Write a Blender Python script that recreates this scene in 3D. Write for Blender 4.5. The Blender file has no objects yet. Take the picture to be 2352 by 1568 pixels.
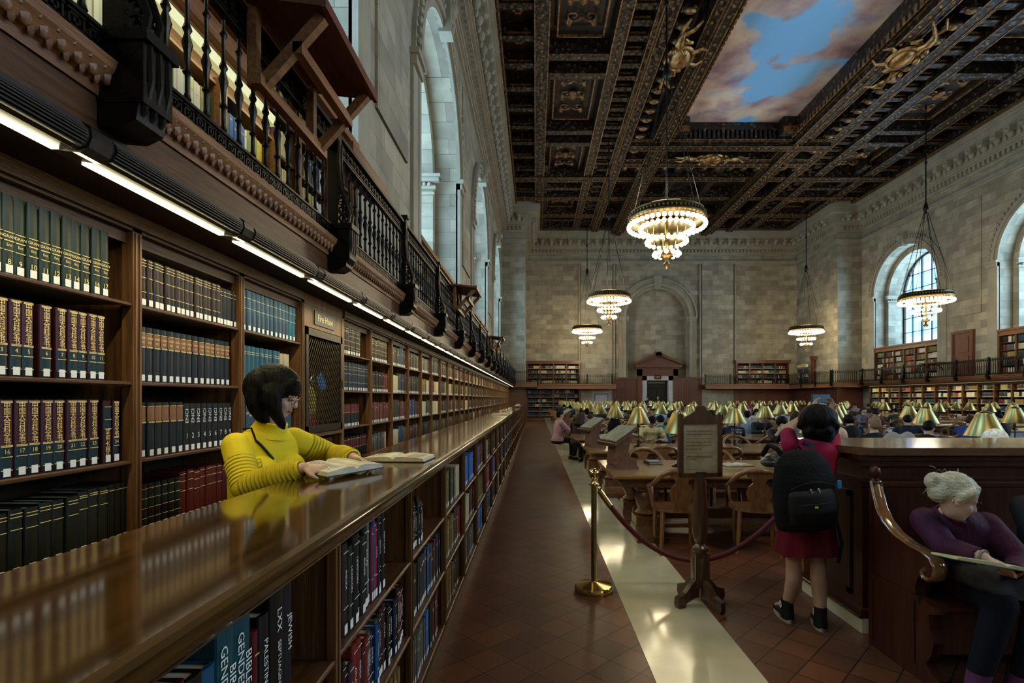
import bpy, bmesh, math, random
import numpy as np
from math import sin, cos, pi, radians, sqrt, atan2
from mathutils import Vector, Matrix
random.seed(7)
sc = bpy.context.scene
COL = sc.collection
# ---------------------------------------------------------------- camera
H = 1.6
cam_d = bpy.data.cameras.new('camera'); cam = bpy.data.objects.new('camera', cam_d); COL.objects.link(cam)
cam.location = (0, 0, H); cam.rotation_euler = (radians(90), 0, 0)
cam_d.sensor_width = 36; cam_d.lens = 36 * 1200 / 2352
cam_d.shift_x = -54 / 2352; cam_d.shift_y = 131 / 2352
cam_d.clip_end = 300; cam_d.clip_start = .05
sc.camera = cam
# ---------------------------------------------------------------- view + world
sc.view_settings.view_transform = 'Standard'; sc.view_settings.look = 'None'
sc.view_settings.gamma = 1; sc.view_settings.exposure = 0.0
sc.cycles.max_bounces = 7; sc.cycles.diffuse_bounces = 4; sc.cycles.glossy_bounces = 4
sc.cycles.transparent_max_bounces = 12; sc.cycles.sample_clamp_indirect = 6; sc.cycles.caustics_reflective = False
w = bpy.data.worlds.new('sky'); sc.world = w; w.use_nodes = True
nt = w.node_tree; bg = nt.nodes['Background']
bg.inputs[0].default_value = (.58, .82, 1.0, 1)
# overcast sky, brighter on the side of the right-hand windows
g_ = nt.nodes.new('ShaderNodeTexCoord'); sp_ = nt.nodes.new('ShaderNodeSeparateXYZ'); nt.links.new(g_.outputs['Generated'], sp_.inputs[0])
mr_ = nt.nodes.new('ShaderNodeMapRange'); nt.links.new(sp_.outputs[0], mr_.inputs[0]); mr_.inputs[1].default_value = -1; mr_.inputs[2].default_value = 1
mr_.inputs[3].default_value = 10; mr_.inputs[4].default_value = 23; nt.links.new(mr_.outputs[0], bg.inputs[1])
def portal(x, y, z, w_, h_, rot):
    l = bpy.data.lights.new('window_portal', 'AREA'); l.shape = 'RECTANGLE'; l.size = w_; l.size_y = h_
    l.cycles.is_portal = True
    o = bpy.data.objects.new('window_portal', l); COL.objects.link(o); o.location = (x, y, z); o.rotation_euler = rot
WIN_Y = [(-8.5, -2.6), (1.5, 7.4), (11.5, 17.4), (21.5, 27.4), (31.5, 37.4)]
for a, b in WIN_Y:
    portal(-4.6, (a+b)/2, 8.6, 6.6, 5.6, (0, radians(-90), 0))
    portal(26.3, (a+b)/2, 8.6, 6.6, 5.6, (0, radians(90), 0))
def area(name, loc, sx, sy, rot, energy, col, spread=pi):
    l = bpy.data.lights.new(name, 'AREA'); l.shape = 'RECTANGLE'; l.size = sx; l.size_y = sy
    l.energy = energy; l.color = col; l.spread = spread
    o = bpy.data.objects.new(name, l); COL.objects.link(o); o.location = loc; o.rotation_euler = rot
    return o
# ---------------------------------------------------------------- materials
MATS = {}
def mat(name, col, rough=.5, metal=0, bump=None, coat=0, emis=None, estr=0, var=None, spec=.5, alpha=None):
    """var = (scale, colour2, detail, stretch) noise mix ; bump = (scale, strength, stretch)"""
    m = bpy.data.materials.new(name); m.use_nodes = True; MATS[name] = m
    nt = m.node_tree; p = nt.nodes['Principled BSDF']
    p.inputs['Base Color'].default_value = (*col, 1); p.inputs['Roughness'].default_value = rough
    p.inputs['Metallic'].default_value = metal; p.inputs['Coat Weight'].default_value = coat
    p.inputs['Coat Roughness'].default_value = .08; p.inputs['Specular IOR Level'].default_value = spec
    if emis: p.inputs['Emission Color'].default_value = (*emis, 1); p.inputs['Emission Strength'].default_value = estr
    if estr and emis: m.cycles.emission_sampling = 'NONE'
    tc = None
    def coords(st):
        nonlocal tc
        tc = tc or nt.nodes.new('ShaderNodeTexCoord')
        mp = nt.nodes.new('ShaderNodeMapping'); mp.inputs['Scale'].default_value = st
        nt.links.new(tc.outputs['Object'], mp.inputs['Vector']); return mp.outputs[0]
    if var:
        s, c2, det, st = var
        n = nt.nodes.new('ShaderNodeTexNoise'); n.inputs['Scale'].default_value = s; n.inputs['Detail'].default_value = det
        nt.links.new(coords(st), n.inputs['Vector'])
        r = nt.nodes.new('ShaderNodeValToRGB'); r.color_ramp.elements[0].position = .35; r.color_ramp.elements[1].position = .68
        r.color_ramp.elements[0].color = (*col, 1); r.color_ramp.elements[1].color = (*c2, 1)
        nt.links.new(n.outputs[0], r.inputs[0]); nt.links.new(r.outputs[0], p.inputs['Base Color'])
    if bump:
        s, k, st = bump
        n = nt.nodes.new('ShaderNodeTexNoise'); n.inputs['Scale'].default_value = s; n.inputs['Detail'].default_value = 3
        nt.links.new(coords(st), n.inputs['Vector'])
        b = nt.nodes.new('ShaderNodeBump'); b.inputs['Strength'].default_value = k; b.inputs['Distance'].default_value = .02
        nt.links.new(n.outputs[0], b.inputs['Height']); nt.links.new(b.outputs[0], p.inputs['Normal'])
    return m
def rgb(h): # sRGB hex -> linear
    return tuple(((int(h[i:i+2], 16)/255 + .055)/1.055)**2.4 if int(h[i:i+2], 16) > 10 else int(h[i:i+2], 16)/255/12.92 for i in (0, 2, 4))
YS = (1, .08, 1)   # grain along y
wood = mat('wood_dark', (.05, .020, .008), .38, spec=.35, var=(9, (.11, .05, .02), 6, (6, .5, 6)), bump=(30, .12, (6, .5, 6)))
woodv = mat('wood_post', (.085, .038, .014), .42, spec=.35, var=(8, (.20, .095, .036), 7, (5, 5, .35)), bump=(40, .15, (5, 5, .4)))
woodf = mat('wood_fascia', (.16, .068, .028), .38, var=(7, (.30, .14, .06), 6, (6, .4, 6)), bump=(30, .15, (6, .5, 6)))
woodr = mat('wood_red', (.034, .008, .004), .32, spec=.35, var=(6, (.062, .016, .008), 5, (5, 5, .5)))
woodc = mat('wood_counter', (.038, .017, .004), .09, var=(5, (.085, .042, .010), 8, (8, .35, 8)), coat=.3)
woodt = mat('wood_table', (.24, .12, .04), .20, var=(5, (.32, .17, .07), 7, (.4, 6, 6)), coat=.4)
woodch = mat('wood_chair', (.17, .075, .03), .28, var=(9, (.27, .13, .055), 5, (4, 4, 1)), coat=.3)
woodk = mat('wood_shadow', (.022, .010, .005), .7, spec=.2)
iron = mat('black_iron', (.012, .011, .010), .35, .6, bump=(60, .1, (1, 1, 1)))
brass = mat('brass', (.36, .28, .10), .34, 1, var=(3, (.28, .22, .085), 4, (1, 1, 1)))
brassb = mat('brass_bright', (.72, .52, .18), .16, 1)
brassd = mat('bronze_dark', (.16, .11, .05), .4, 1)
bronze = mat('bronze_lamp', (.05, .035, .02), .35, .9)
gold = mat('gold_leaf', (.60, .36, .14), .38, .9, bump=(25, .6, (1, 1, 1)), var=(5, (.2, .09, .035), 4, (1, 1, 1)))
goldd = mat('gold_old', (.42, .23, .09), .42, .6, bump=(22, .7, (1, 1, 1)), var=(7, (.06, .028, .014), 5, (1, 1, 1)))
ceilm = mat('ceiling_wood', (.016, .008, .004), .42, bump=(9, .8, (1, 1, 1)), var=(3.5, (.045, .022, .010), 6, (1, 1, 1)))
def gilded_mat(name, dark, gilt, sc, thr):
    """dark carved wood with a worn gilded leaf pattern"""
    m = bpy.data.materials.new(name); m.use_nodes = True; nt = m.node_tree; L = nt.links; p = nt.nodes['Principled BSDF']
    tc = nt.nodes.new('ShaderNodeTexCoord'); v = nt.nodes.new('ShaderNodeTexVoronoi'); v.feature = 'SMOOTH_F1'; v.inputs['Scale'].default_value = sc; v.inputs['Smoothness'].default_value = .25
    n = nt.nodes.new('ShaderNodeTexNoise'); n.inputs['Scale'].default_value = sc*.8; n.inputs['Detail'].default_value = 5; L.new(tc.outputs['Object'], n.inputs['Vector']); L.new(tc.outputs['Object'], v.inputs['Vector'])
    a = nt.nodes.new('ShaderNodeMath'); a.operation = 'MULTIPLY_ADD'; L.new(n.outputs[0], a.inputs[0]); a.inputs[1].default_value = .9; L.new(v.outputs['Distance'], a.inputs[2])
    r = nt.nodes.new('ShaderNodeValToRGB'); L.new(a.outputs[0], r.inputs[0]); e = r.color_ramp.elements; e[0].position = thr; e[0].color = (*gilt, 1); e[1].position = thr+.10; e[1].color = (*dark, 1)
    L.new(r.outputs[0], p.inputs['Base Color']); p.inputs['Roughness'].default_value = .42
    b = nt.nodes.new('ShaderNodeBump'); b.invert = True; b.inputs['Strength'].default_value = 1; b.inputs['Distance'].default_value = .06; L.new(a.outputs[0], b.inputs['Height']); L.new(b.outputs[0], p.inputs['Normal'])
    return m
ceilm = gilded_mat('ceiling_gilded_wood', (.012, .006, .003), (.13, .07, .028), 4.5, .62)
ceild = mat('ceiling_panel', (.008, .005, .003), .6, bump=(6, .8, (1, 1, 1)), var=(4, (.045, .024, .012), 8, (1, 1, 1)))
paper = mat('paper', (.62, .58, .47), .7)
white = mat('label_white', (.75, .75, .72), .6)
ink = mat('ink', (.02, .02, .02), .7)
inkg = mat('ink_gold', (.85, .66, .26), .4, .1)
inkw = mat('ink_silver', (.75, .77, .72), .5)
marble = mat('marble_strip', (.50, .46, .31), .14, var=(2.5, (.62, .58, .42), 6, (1, 1, 1)), coat=.3)
marblew = mat('marble_white', (.60, .60, .60), .3, var=(2, (.45, .45, .47), 6, (1, 1, 1)))
velvet = mat('velvet_rope', (.10, .006, .010), .75, bump=(90, .4, (1, 1, 1)))
black = mat('black_cloth', (.005, .005, .006), .8, bump=(50, .3, (1, 1, 1)), spec=.15)
blackp = mat('black_plastic', (.02, .02, .022), .4)
grey = mat('fixture_grey', (.045, .045, .045), .35, .5)
silver = mat('silver_metal', (.55, .55, .56), .3, .9)
tubef = mat('tube_light_added', (1, .95, .7), .5, emis=(1.0, .85, .45), estr=.6)
tubem = mat('tube_light', (1, .95, .7), .5, emis=(1.0, .90, .55), estr=5)
yell = mat('gallery_light', (1, .95, .6), .5, emis=(.90, .92, .45), estr=.42)
bulbm = mat('bulb_glow', (1, .95, .8), .4, emis=(1.0, .88, .60), estr=9)
screenb = mat('screen_blue', (.05, .2, .4), .3, emis=(.12, .42, .75), estr=.55)

def stone_mat(name, c1, c2, mortar, bw=.95, bh=.42, rough=.75):
    m = bpy.data.materials.new(name); m.use_nodes = True; nt = m.node_tree; L = nt.links; p = nt.nodes['Principled BSDF']
    tc = nt.nodes.new('ShaderNodeTexCoord'); g = nt.nodes.new('ShaderNodeNewGeometry')
    sn = nt.nodes.new('ShaderNodeSeparateXYZ'); L.new(g.outputs['True Normal'], sn.inputs[0])
    ab = nt.nodes.new('ShaderNodeMath'); ab.operation = 'ABSOLUTE'; L.new(sn.outputs[0], ab.inputs[0])
    gt = nt.nodes.new('ShaderNodeMath'); gt.operation = 'GREATER_THAN'; L.new(ab.outputs[0], gt.inputs[0]); gt.inputs[1].default_value = .7
    so = nt.nodes.new('ShaderNodeSeparateXYZ'); L.new(tc.outputs['Object'], so.inputs[0])
    mx = nt.nodes.new('ShaderNodeMix'); mx.data_type = 'FLOAT'
    L.new(gt.outputs[0], mx.inputs['Factor']); L.new(so.outputs[0], mx.inputs[2]); L.new(so.outputs[1], mx.inputs[3])
    cb = nt.nodes.new('ShaderNodeCombineXYZ'); L.new(mx.outputs[0], cb.inputs[0]); L.new(so.outputs[2], cb.inputs[1])
    br = nt.nodes.new('ShaderNodeTexBrick'); L.new(cb.outputs[0], br.inputs['Vector'])
    br.inputs['Scale'].default_value = 1; br.inputs['Brick Width'].default_value = bw; br.inputs['Row Height'].default_value = bh
    br.inputs['Mortar Size'].default_value = .006; br.inputs['Mortar Smooth'].default_value = .2; br.offset = .5
    br.inputs['Color1'].default_value = (*c1, 1); br.inputs['Color2'].default_value = (*c2, 1); br.inputs['Mortar'].default_value = (*mortar, 1)
    n = nt.nodes.new('ShaderNodeTexNoise'); n.inputs['Scale'].default_value = 1.7; n.inputs['Detail'].default_value = 6
    L.new(tc.outputs['Object'], n.inputs['Vector'])
    mr = nt.nodes.new('ShaderNodeMapRange'); L.new(n.outputs[0], mr.inputs[0]); mr.inputs[1].default_value = .3; mr.inputs[2].default_value = .7
    mr.inputs[3].default_value = .75; mr.inputs[4].default_value = 1.12
    mm = nt.nodes.new('ShaderNodeMix'); mm.data_type = 'RGBA'; mm.blend_type = 'MULTIPLY'; mm.inputs['Factor'].default_value = 1
    L.new(br.outputs[0], mm.inputs[6]); L.new(mr.outputs[0], mm.inputs[7]); L.new(mm.outputs[2], p.inputs['Base Color'])
    b = nt.nodes.new('ShaderNodeBump'); b.inputs['Strength'].default_value = .5; b.inputs['Distance'].default_value = .01; b.invert = True
    L.new(br.outputs['Fac'], b.inputs['Height']); L.new(b.outputs[0], p.inputs['Normal']); p.inputs['Roughness'].default_value = rough
    return m
stone = stone_mat('stone_blocks', (.42, .375, .27), (.255, .225, .165), (.15, .13, .095))
stonep = mat('stone_plain', (.36, .325, .245), .75, var=(1.2, (.27, .245, .185), 6, (1, 1, 1)))

def tile_mat():
    m = bpy.data.materials.new('quarry_tiles'); m.use_nodes = True; nt = m.node_tree; L = nt.links; p = nt.nodes['Principled BSDF']
    tc = nt.nodes.new('ShaderNodeTexCoord'); mp = nt.nodes.new('ShaderNodeMapping'); mp.inputs['Rotation'].default_value = (0, 0, radians(45))
    L.new(tc.outputs['Object'], mp.inputs['Vector'])
    br = nt.nodes.new('ShaderNodeTexBrick'); L.new(mp.outputs[0], br.inputs['Vector']); br.offset = 0
    br.inputs['Scale'].default_value = 1; br.inputs['Brick Width'].default_value = .215; br.inputs['Row Height'].default_value = .215
    br.inputs['Mortar Size'].default_value = .005; br.inputs['Mortar Smooth'].default_value = .3
    br.inputs['Color1'].default_value = (.150, .052, .024, 1); br.inputs['Color2'].default_value = (.090, .033, .017, 1); br.inputs['Mortar'].default_value = (.018, .013, .010, 1)
    n = nt.nodes.new('ShaderNodeTexNoise'); n.inputs['Scale'].default_value = 2; n.inputs['Detail'].default_value = 4; L.new(tc.outputs['Object'], n.inputs['Vector'])
    mr = nt.nodes.new('ShaderNodeMapRange'); L.new(n.outputs[0], mr.inputs[0]); mr.inputs[3].default_value = .8; mr.inputs[4].default_value = 1.2
    mm = nt.nodes.new('ShaderNodeMix'); mm.data_type = 'RGBA'; mm.blend_type = 'MULTIPLY'; mm.inputs['Factor'].default_value = 1
    L.new(br.outputs[0], mm.inputs[6]); L.new(mr.outputs[0], mm.inputs[7]); L.new(mm.outputs[2], p.inputs['Base Color'])
    r2 = nt.nodes.new('ShaderNodeMapRange'); L.new(n.outputs[0], r2.inputs[0]); r2.inputs[3].default_value = .30; r2.inputs[4].default_value = .42; p.inputs['Specular IOR Level'].default_value = .38
    L.new(r2.outputs[0], p.inputs['Roughness'])
    n2 = nt.nodes.new('ShaderNodeTexNoise'); n2.inputs['Scale'].default_value = 3; L.new(tc.outputs['Object'], n2.inputs['Vector'])
    ad = nt.nodes.new('ShaderNodeMath'); ad.operation = 'MULTIPLY_ADD'; L.new(br.outputs['Fac'], ad.inputs[0]); ad.inputs[1].default_value = -.8; L.new(n2.outputs[0], ad.inputs[2])
    b = nt.nodes.new('ShaderNodeBump'); b.inputs['Strength'].default_value = .35; b.inputs['Distance'].default_value = .01
    L.new(ad.outputs[0], b.inputs['Height']); L.new(b.outputs[0], p.inputs['Normal'])
    return m
tilem = tile_mat()

def sky_mural_mat():
    m = bpy.data.materials.new('painted_sky'); m.use_nodes = True; nt = m.node_tree; L = nt.links; p = nt.nodes['Principled BSDF']
    tc = nt.nodes.new('ShaderNodeTexCoord')
    def noise(s, d, off=(0, 0, 0), dist=.6):
        mp = nt.nodes.new('ShaderNodeMapping'); mp.inputs['Location'].default_value = off; L.new(tc.outputs['Object'], mp.inputs['Vector'])
        n = nt.nodes.new('ShaderNodeTexNoise'); n.inputs['Scale'].default_value = s; n.inputs['Detail'].default_value = d; n.inputs['Distortion'].default_value = dist
        L.new(mp.outputs[0], n.inputs['Vector']); return n
    def ramp(src, els):
        r = nt.nodes.new('ShaderNodeValToRGB'); cr = r.color_ramp
        while len(cr.elements) > 1: cr.elements.remove(cr.elements[-1])
        cr.elements[0].position = els[0][0]; cr.elements[0].color = (*els[0][1], 1)
        for q, c in els[1:]:
            e = cr.elements.new(q); e.color = (*c, 1)
        L.new(src, r.inputs[0]); return r
    a = noise(.30, 5, (2.2, 5, 0), .35); b = noise(.62, 9, (7, 1, 0), .15); c = noise(1.3, 8, (3, 9, 0), .1)
    cl = ramp(b.outputs[0], [(.28, rgb('5a4542')), (.40, rgb('a8787c')), (.50, rgb('c8a89a')), (.58, rgb('f0c8a4')), (.70, rgb('ffecc4'))])
    cl2 = ramp(c.outputs[0], [(.35, rgb('b08890')), (.6, rgb('efe0d2'))])
    mx0 = nt.nodes.new('ShaderNodeMix'); mx0.data_type = 'RGBA'; mx0.inputs['Factor'].default_value = .3
    L.new(cl.outputs[0], mx0.inputs[6]); L.new(cl2.outputs[0], mx0.inputs[7])
    # a broad band of open blue sky runs down the middle of the painting
    sp = nt.nodes.new('ShaderNodeSeparateXYZ'); L.new(tc.outputs['Object'], sp.inputs[0])
    dx = nt.nodes.new('ShaderNodeMath'); dx.operation = 'ADD'; L.new(sp.outputs[0], dx.inputs[0]); dx.inputs[1].default_value = -11.0
    sq = nt.nodes.new('ShaderNodeMath'); sq.operation = 'ABSOLUTE'; L.new(dx.outputs[0], sq.inputs[0])
    fa = nt.nodes.new('ShaderNodeMath'); fa.operation = 'MULTIPLY_ADD'; L.new(sq.outputs[0], fa.inputs[0]); fa.inputs[1].default_value = .10; L.new(a.outputs[0], fa.inputs[2])
    k = ramp(fa.outputs[0], [(.56, (0, 0, 0)), (.60, (.75, .75, .75)), (.66, (1, 1, 1))])
    mx = nt.nodes.new('ShaderNodeMix'); mx.data_type = 'RGBA'; L.new(k.outputs[0], mx.inputs['Factor'])
    mx.inputs[6].default_value = (*rgb('8cc6f2'), 1); L.new(mx0.outputs[2], mx.inputs[7])
    L.new(mx.outputs[2], p.inputs['Base Color']); p.inputs['Roughness'].default_value = .9
    return m
mural = sky_mural_mat()

def attr_mat(name, rough=.55):
    m = bpy.data.materials.new(name); m.use_nodes = True; nt = m.node_tree; p = nt.nodes['Principled BSDF']
    a = nt.nodes.new('ShaderNodeAttribute'); a.attribute_name = 'Col'
    nt.links.new(a.outputs[0], p.inputs['Base Color']); p.inputs['Roughness'].default_value = rough
    return m
bookm = attr_mat('book_covers')
def glass_mat():
    m = bpy.data.materials.new('window_glass'); m.use_nodes = True; nt = m.node_tree; nt.nodes.remove(nt.nodes['Principled BSDF'])
    o = nt.nodes['Material Output']; t = nt.nodes.new('ShaderNodeBsdfTransparent'); t.inputs[0].default_value = (.86, .94, 1, 1)
    g = nt.nodes.new('ShaderNodeBsdfGlossy'); g.inputs['Roughness'].default_value = .05
    x = nt.nodes.new('ShaderNodeMixShader'); x.inputs[0].default_value = .08
    nt.links.new(t.outputs[0], x.inputs[1]); nt.links.new(g.outputs[0], x.inputs[2]); nt.links.new(x.outputs[0], o.inputs[0])
    return m
glass = glass_mat()
CM = {}
def cmat(c, rough=.6, metal=0, coat=0):
    if isinstance(c, str): c = rgb(c)
    k = (tuple(round(x, 3) for x in c), rough, metal, coat)
    if k not in CM: CM[k] = mat('colour_%d' % len(CM), c, rough, metal, coat=coat, spec=.3, var=(12, tuple(x*.72 for x in c), 5, (1, 1, 1)))
    return CM[k]

# ---------------------------------------------------------------- mesh helpers
class MB:
    def __init__(s): s.v = []; s.f = []; s.m = []; s.c = []; s.cur = 0; s.col = None
    def add(s, vs, fs, mi=None, M=None):
        o = len(s.v)
        if M is not None: vs = [tuple(M @ Vector(q)) for q in vs]
        s.v += [tuple(q) for q in vs]; s.f += [tuple(i+o for i in f) for f in fs]
        s.m += [s.cur if mi is None else mi]*len(fs); s.c += [s.col]*len(fs)
        return s
    def box(s, x0, x1, y0, y1, z0, z1, mi=None, M=None):
        return s.add([(x0,y0,z0),(x1,y0,z0),(x1,y1,z0),(x0,y1,z0),(x0,y0,z1),(x1,y0,z1),(x1,y1,z1),(x0,y1,z1)],
              [(0,3,2,1),(4,5,6,7),(0,1,5,4),(1,2,6,5),(2,3,7,6),(3,0,4,7)], mi, M)
    def cbox(s, c, sx, sy, sz, mi=None, M=None):
        x, y, z = c; return s.box(x-sx/2, x+sx/2, y-sy/2, y+sy/2, z-sz/2, z+sz/2, mi, M)
    def prism(s, pts, a, b, ax='y', mi=None, M=None):
        """2D polygon extruded along ax from a to b; pts = (x,z) for y, (y,z) for x, (x,y) for z"""
        def p3(q, t): return (q[0], t, q[1]) if ax == 'y' else ((t, q[0], q[1]) if ax == 'x' else (q[0], q[1], t))
        n = len(pts); vs = [p3(q, a) for q in pts] + [p3(q, b) for q in pts]
        fs = [(i, (i+1) % n, n+(i+1) % n, n+i) for i in range(n)] + [tuple(range(n))[::-1], tuple(range(n, 2*n))]
        return s.add(vs, fs, mi, M)
    def strip(s, A, B, mi=None, close=False):
        """quad strip between two equal polylines"""
        n = len(A); k = n if close else n-1
        return s.add(list(A)+list(B), [(i, (i+1) % n, n+(i+1) % n, n+i) for i in range(k)], mi)
    def lathe(s, prof, n=20, c=(0,0,0), mi=None, M=None, cap=True):
        vs = []; fs = []
        for r, z in prof: vs += [(c[0]+r*cos(2*pi*k/n), c[1]+r*sin(2*pi*k/n), c[2]+z) for k in range(n)]
        for j in range(len(prof)-1):
            for k in range(n):
                a = j*n+k; b = j*n+(k+1) % n; fs.append((a, b, b+n, a+n))
        if cap:
            fs.append(tuple(range(n))[::-1]); fs.append(tuple(range((len(prof)-1)*n, len(prof)*n)))
        return s.add(vs, fs, mi, M)
    def tube(s, path, r, n=8, mi=None, closed=False, M=None):
        P = [Vector(p) for p in path]; R = r if isinstance(r, (list, tuple)) else [r]*len(P)
        vs = []; fs = []; N = len(P); up = None
        for i, p in enumerate(P):
            if closed: t = (P[(i+1) % N]-P[i-1])
            else: t = (P[min(i+1, N-1)]-P[max(i-1, 0)])
            t.normalize()
            if up is None:
                up = Vector((0,0,1)) if abs(t.z) < .9 else Vector((1,0,0))
            a = t.cross(up); a.normalize(); b = a.cross(t); b.normalize(); up = b
            vs += [tuple(p + a*R[i]*cos(2*pi*k/n) + b*R[i]*sin(2*pi*k/n)) for k in range(n)]
        for i in range(N if closed else N-1):
            for k in range(n):
                j = (i+1) % N; fs.append((i*n+k, i*n+(k+1) % n, j*n+(k+1) % n, j*n+k))
        if not closed: fs += [tuple(range(n))[::-1], tuple(range((N-1)*n, N*n))]
        return s.add(vs, fs, mi, M)
    def ell(s, c, rx, ry, rz, n=12, m=8, mi=None, M=None, R=None):
        vs = [(0,0,-1)]; fs = []
        for j in range(1, m):
            t = -pi/2 + pi*j/m; vs += [(cos(t)*cos(2*pi*k/n), cos(t)*sin(2*pi*k/n), sin(t)) for k in range(n)]
        vs.append((0,0,1)); e = len(vs)-1
        for k in range(n): fs.append((0, 1+(k+1) % n, 1+k)); fs.append((e, 1+(m-2)*n+k, 1+(m-2)*n+(k+1) % n))
        for j in range(m-2):
            for k in range(n):
                a = 1+j*n+k; b = 1+j*n+(k+1) % n; fs.append((a, b, b+n, a+n))
        q = []
        for v in vs:
            u = Vector((v[0]*rx, v[1]*ry, v[2]*rz))
            if R is not None: u = R @ u
            q.append((c[0]+u.x, c[1]+u.y, c[2]+u.z))
        return s.add(q, fs, mi, M)
    def loft(s, secs, n=16, mi=None):
        """secs = (centre, side_dir, fwd_dir, a, b)"""
        vs = []; fs = []
        for c, sd, fd, a, b in secs:
            c = Vector(c); sd = Vector(sd).normalized(); fd = Vector(fd).normalized()
            vs += [tuple(c + sd*a*cos(2*pi*k/n) + fd*b*sin(2*pi*k/n)) for k in range(n)]
        for j in range(len(secs)-1):
            for k in range(n):
                a = j*n+k; b = j*n+(k+1) % n; fs.append((a, b, b+n, a+n))
        fs += [tuple(range(n))[::-1], tuple(range((len(secs)-1)*n, len(secs)*n))]
        return s.add(vs, fs, mi)
    def mesh(s, name, mats, smooth=False, ang=40):
        me = bpy.data.meshes.new(name); me.from_pydata(s.v, [], s.f)
        mats = mats if isinstance(mats, (list, tuple)) else [mats]
        for m in mats: me.materials.append(m)
        if len(mats) > 1: me.polygons.foreach_set('material_index', s.m)
        if any(c is not None for c in s.c):
            ca = me.color_attributes.new('Col', 'FLOAT_COLOR', 'CORNER')
            arr = np.zeros((len(me.loops), 4), dtype=np.float32); k = 0
            lens = [len(f) for f in s.f]
            cols = np.array([(*(c or (.1, .1, .1)), 1) for c in s.c], dtype=np.float32)
            arr = np.repeat(cols, lens, axis=0); ca.data.foreach_set('color', arr.ravel())
        if smooth:
            me.polygons.foreach_set('use_smooth', [True]*len(me.polygons))
            if ang < 180: me.set_sharp_from_angle(angle=radians(ang))
        me.update(); return me
    def build(s, name, mats, parent=None, smooth=False, ang=40):
        o = bpy.data.objects.new(name, s.mesh(name, mats, smooth, ang)); COL.objects.link(o)
        if parent is not None: o.parent = parent
        return o
def tag(o, label=None, cat=None, group=None, kind=None):
    if label: o['label'] = label
    if cat: o['category'] = cat
    if group: o['group'] = group
    if kind: o['kind'] = kind
    return o
def thing(name, label, cat, loc=(0,0,0), rz=0, group=None):
    o = bpy.data.objects.new(name, None); COL.objects.link(o); o.location = loc; o.rotation_euler = (0, 0, rz)
    o.empty_display_size = .1
    return tag(o, label, cat, group)
KIDS = {}
def kids(o):
    return [c for c in bpy.data.objects if c.parent == o]
def cache_tree(o):
    cs = [c for c in COL.objects if c.parent == o]
    return (o, [cache_tree(c) for c in cs])
def dup(tree, parent=None, loc=None, rz=None, label=None, group=None):
    o, cs = tree; c = o.copy(); COL.objects.link(c)
    if parent is not None: c.parent = parent
    if loc is not None: c.location = loc
    if rz is not None: c.rotation_euler = (0, 0, rz)
    if label: c['label'] = label
    if group: c['group'] = group
    for k in cs: dup(k, c)
    return c
ORD = ['first','second','third','fourth','fifth','sixth','seventh','eighth','ninth','tenth','eleventh','twelfth','thirteenth','fourteenth','fifteenth',
 'sixteenth','seventeenth','eighteenth','nineteenth','twentieth']
def orde(n): return ORD[n] if n < 20 else ('twenty-' + ORD[n-20] if n < 29 else ('thirtieth' if n == 29 else ('thirty-' + ORD[n-30] if n < 39 else 'fortieth')))
def PX(px, py, Y): return ((px-1230)*Y/1200, Y, H + (915-py)*Y/1200)

TXT = {}
def text_data(s, size, align='CENTER', lh=1.0, ext=0):
    k = (s, size, align, lh)
    if k not in TXT:
        cu = bpy.data.curves.new('text', 'FONT'); cu.body = s; cu.size = size; cu.align_x = align; cu.align_y = 'CENTER'
        cu.space_line = lh; cu.resolution_u = 2
        ob = bpy.data.objects.new('text', cu); COL.objects.link(ob)
        dg = bpy.context.evaluated_depsgraph_get(); me = bpy.data.meshes.new_from_object(ob.evaluated_get(dg))
        TXT[k] = ([tuple(v.co) for v in me.vertices], [tuple(p.vertices) for p in me.polygons])
        bpy.data.objects.remove(ob); bpy.data.curves.remove(cu); bpy.data.meshes.remove(me)
    return TXT[k]
def add_text(mb, s, size, M, align='CENTER', lh=1.0, mi=None):
    v, f = text_data(s, size, align, lh)
    if v: mb.add(v, f, mi, M)
def face_x(x, y, z, rot=0):   # text plane facing +X, text reading towards +Y, up +Z
    return Matrix.Translation((x, y, z)) @ Matrix(((0,0,1,0),(1,0,0,0),(0,1,0,0),(0,0,0,1))) @ Matrix.Rotation(rot, 4, 'Z')
def face_ny(x, y, z, rot=0):  # facing -Y
    return Matrix.Translation((x, y, z)) @ Matrix.Rotation(radians(90), 4, 'X') @ Matrix.Rotation(rot, 4, 'Z')
# ================================================================ STRUCTURE
XL, XR, YN, YE, ZC = -2.6, 24.3, -12.0, 45.0, 15.8
MIR = XL + XR          # x -> MIR - x mirrors the left side onto the right side
def struct(mb, name, mats, parent=None, smooth=False, kind='structure'):
    o = mb.build(name, mats, parent, smooth)
    if parent is None: tag(o, kind=kind)
    return o
def mirror(o, name=None, parent=None, label=None):
    c = o.copy(); COL.objects.link(c)
    if name: c.name = name
    if parent is None:
        c.location.x = MIR - o.location.x; c.scale.x = -o.scale.x
    else: c.parent = parent
    if label: c['label'] = label
    for k in [k for k in COL.objects if k.parent == o]: mirror(k, parent=c)
    return c
# floor
f = MB(); f.box(-5, 26.5, YN, YE+4, -.2, 0); struct(f, 'floor', tilem)
f = MB(); f.box(.68, 1.31, YN, YE-.6, -.05, .004); f.box(-1.1, 22.5, YE-4.6, YE-4.0, -.05, .004)
t1 = struct(f, 'trim_1', marble); t1['label'] = 'pale cream marble strip set into the red tiled floor along the aisle'
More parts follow.
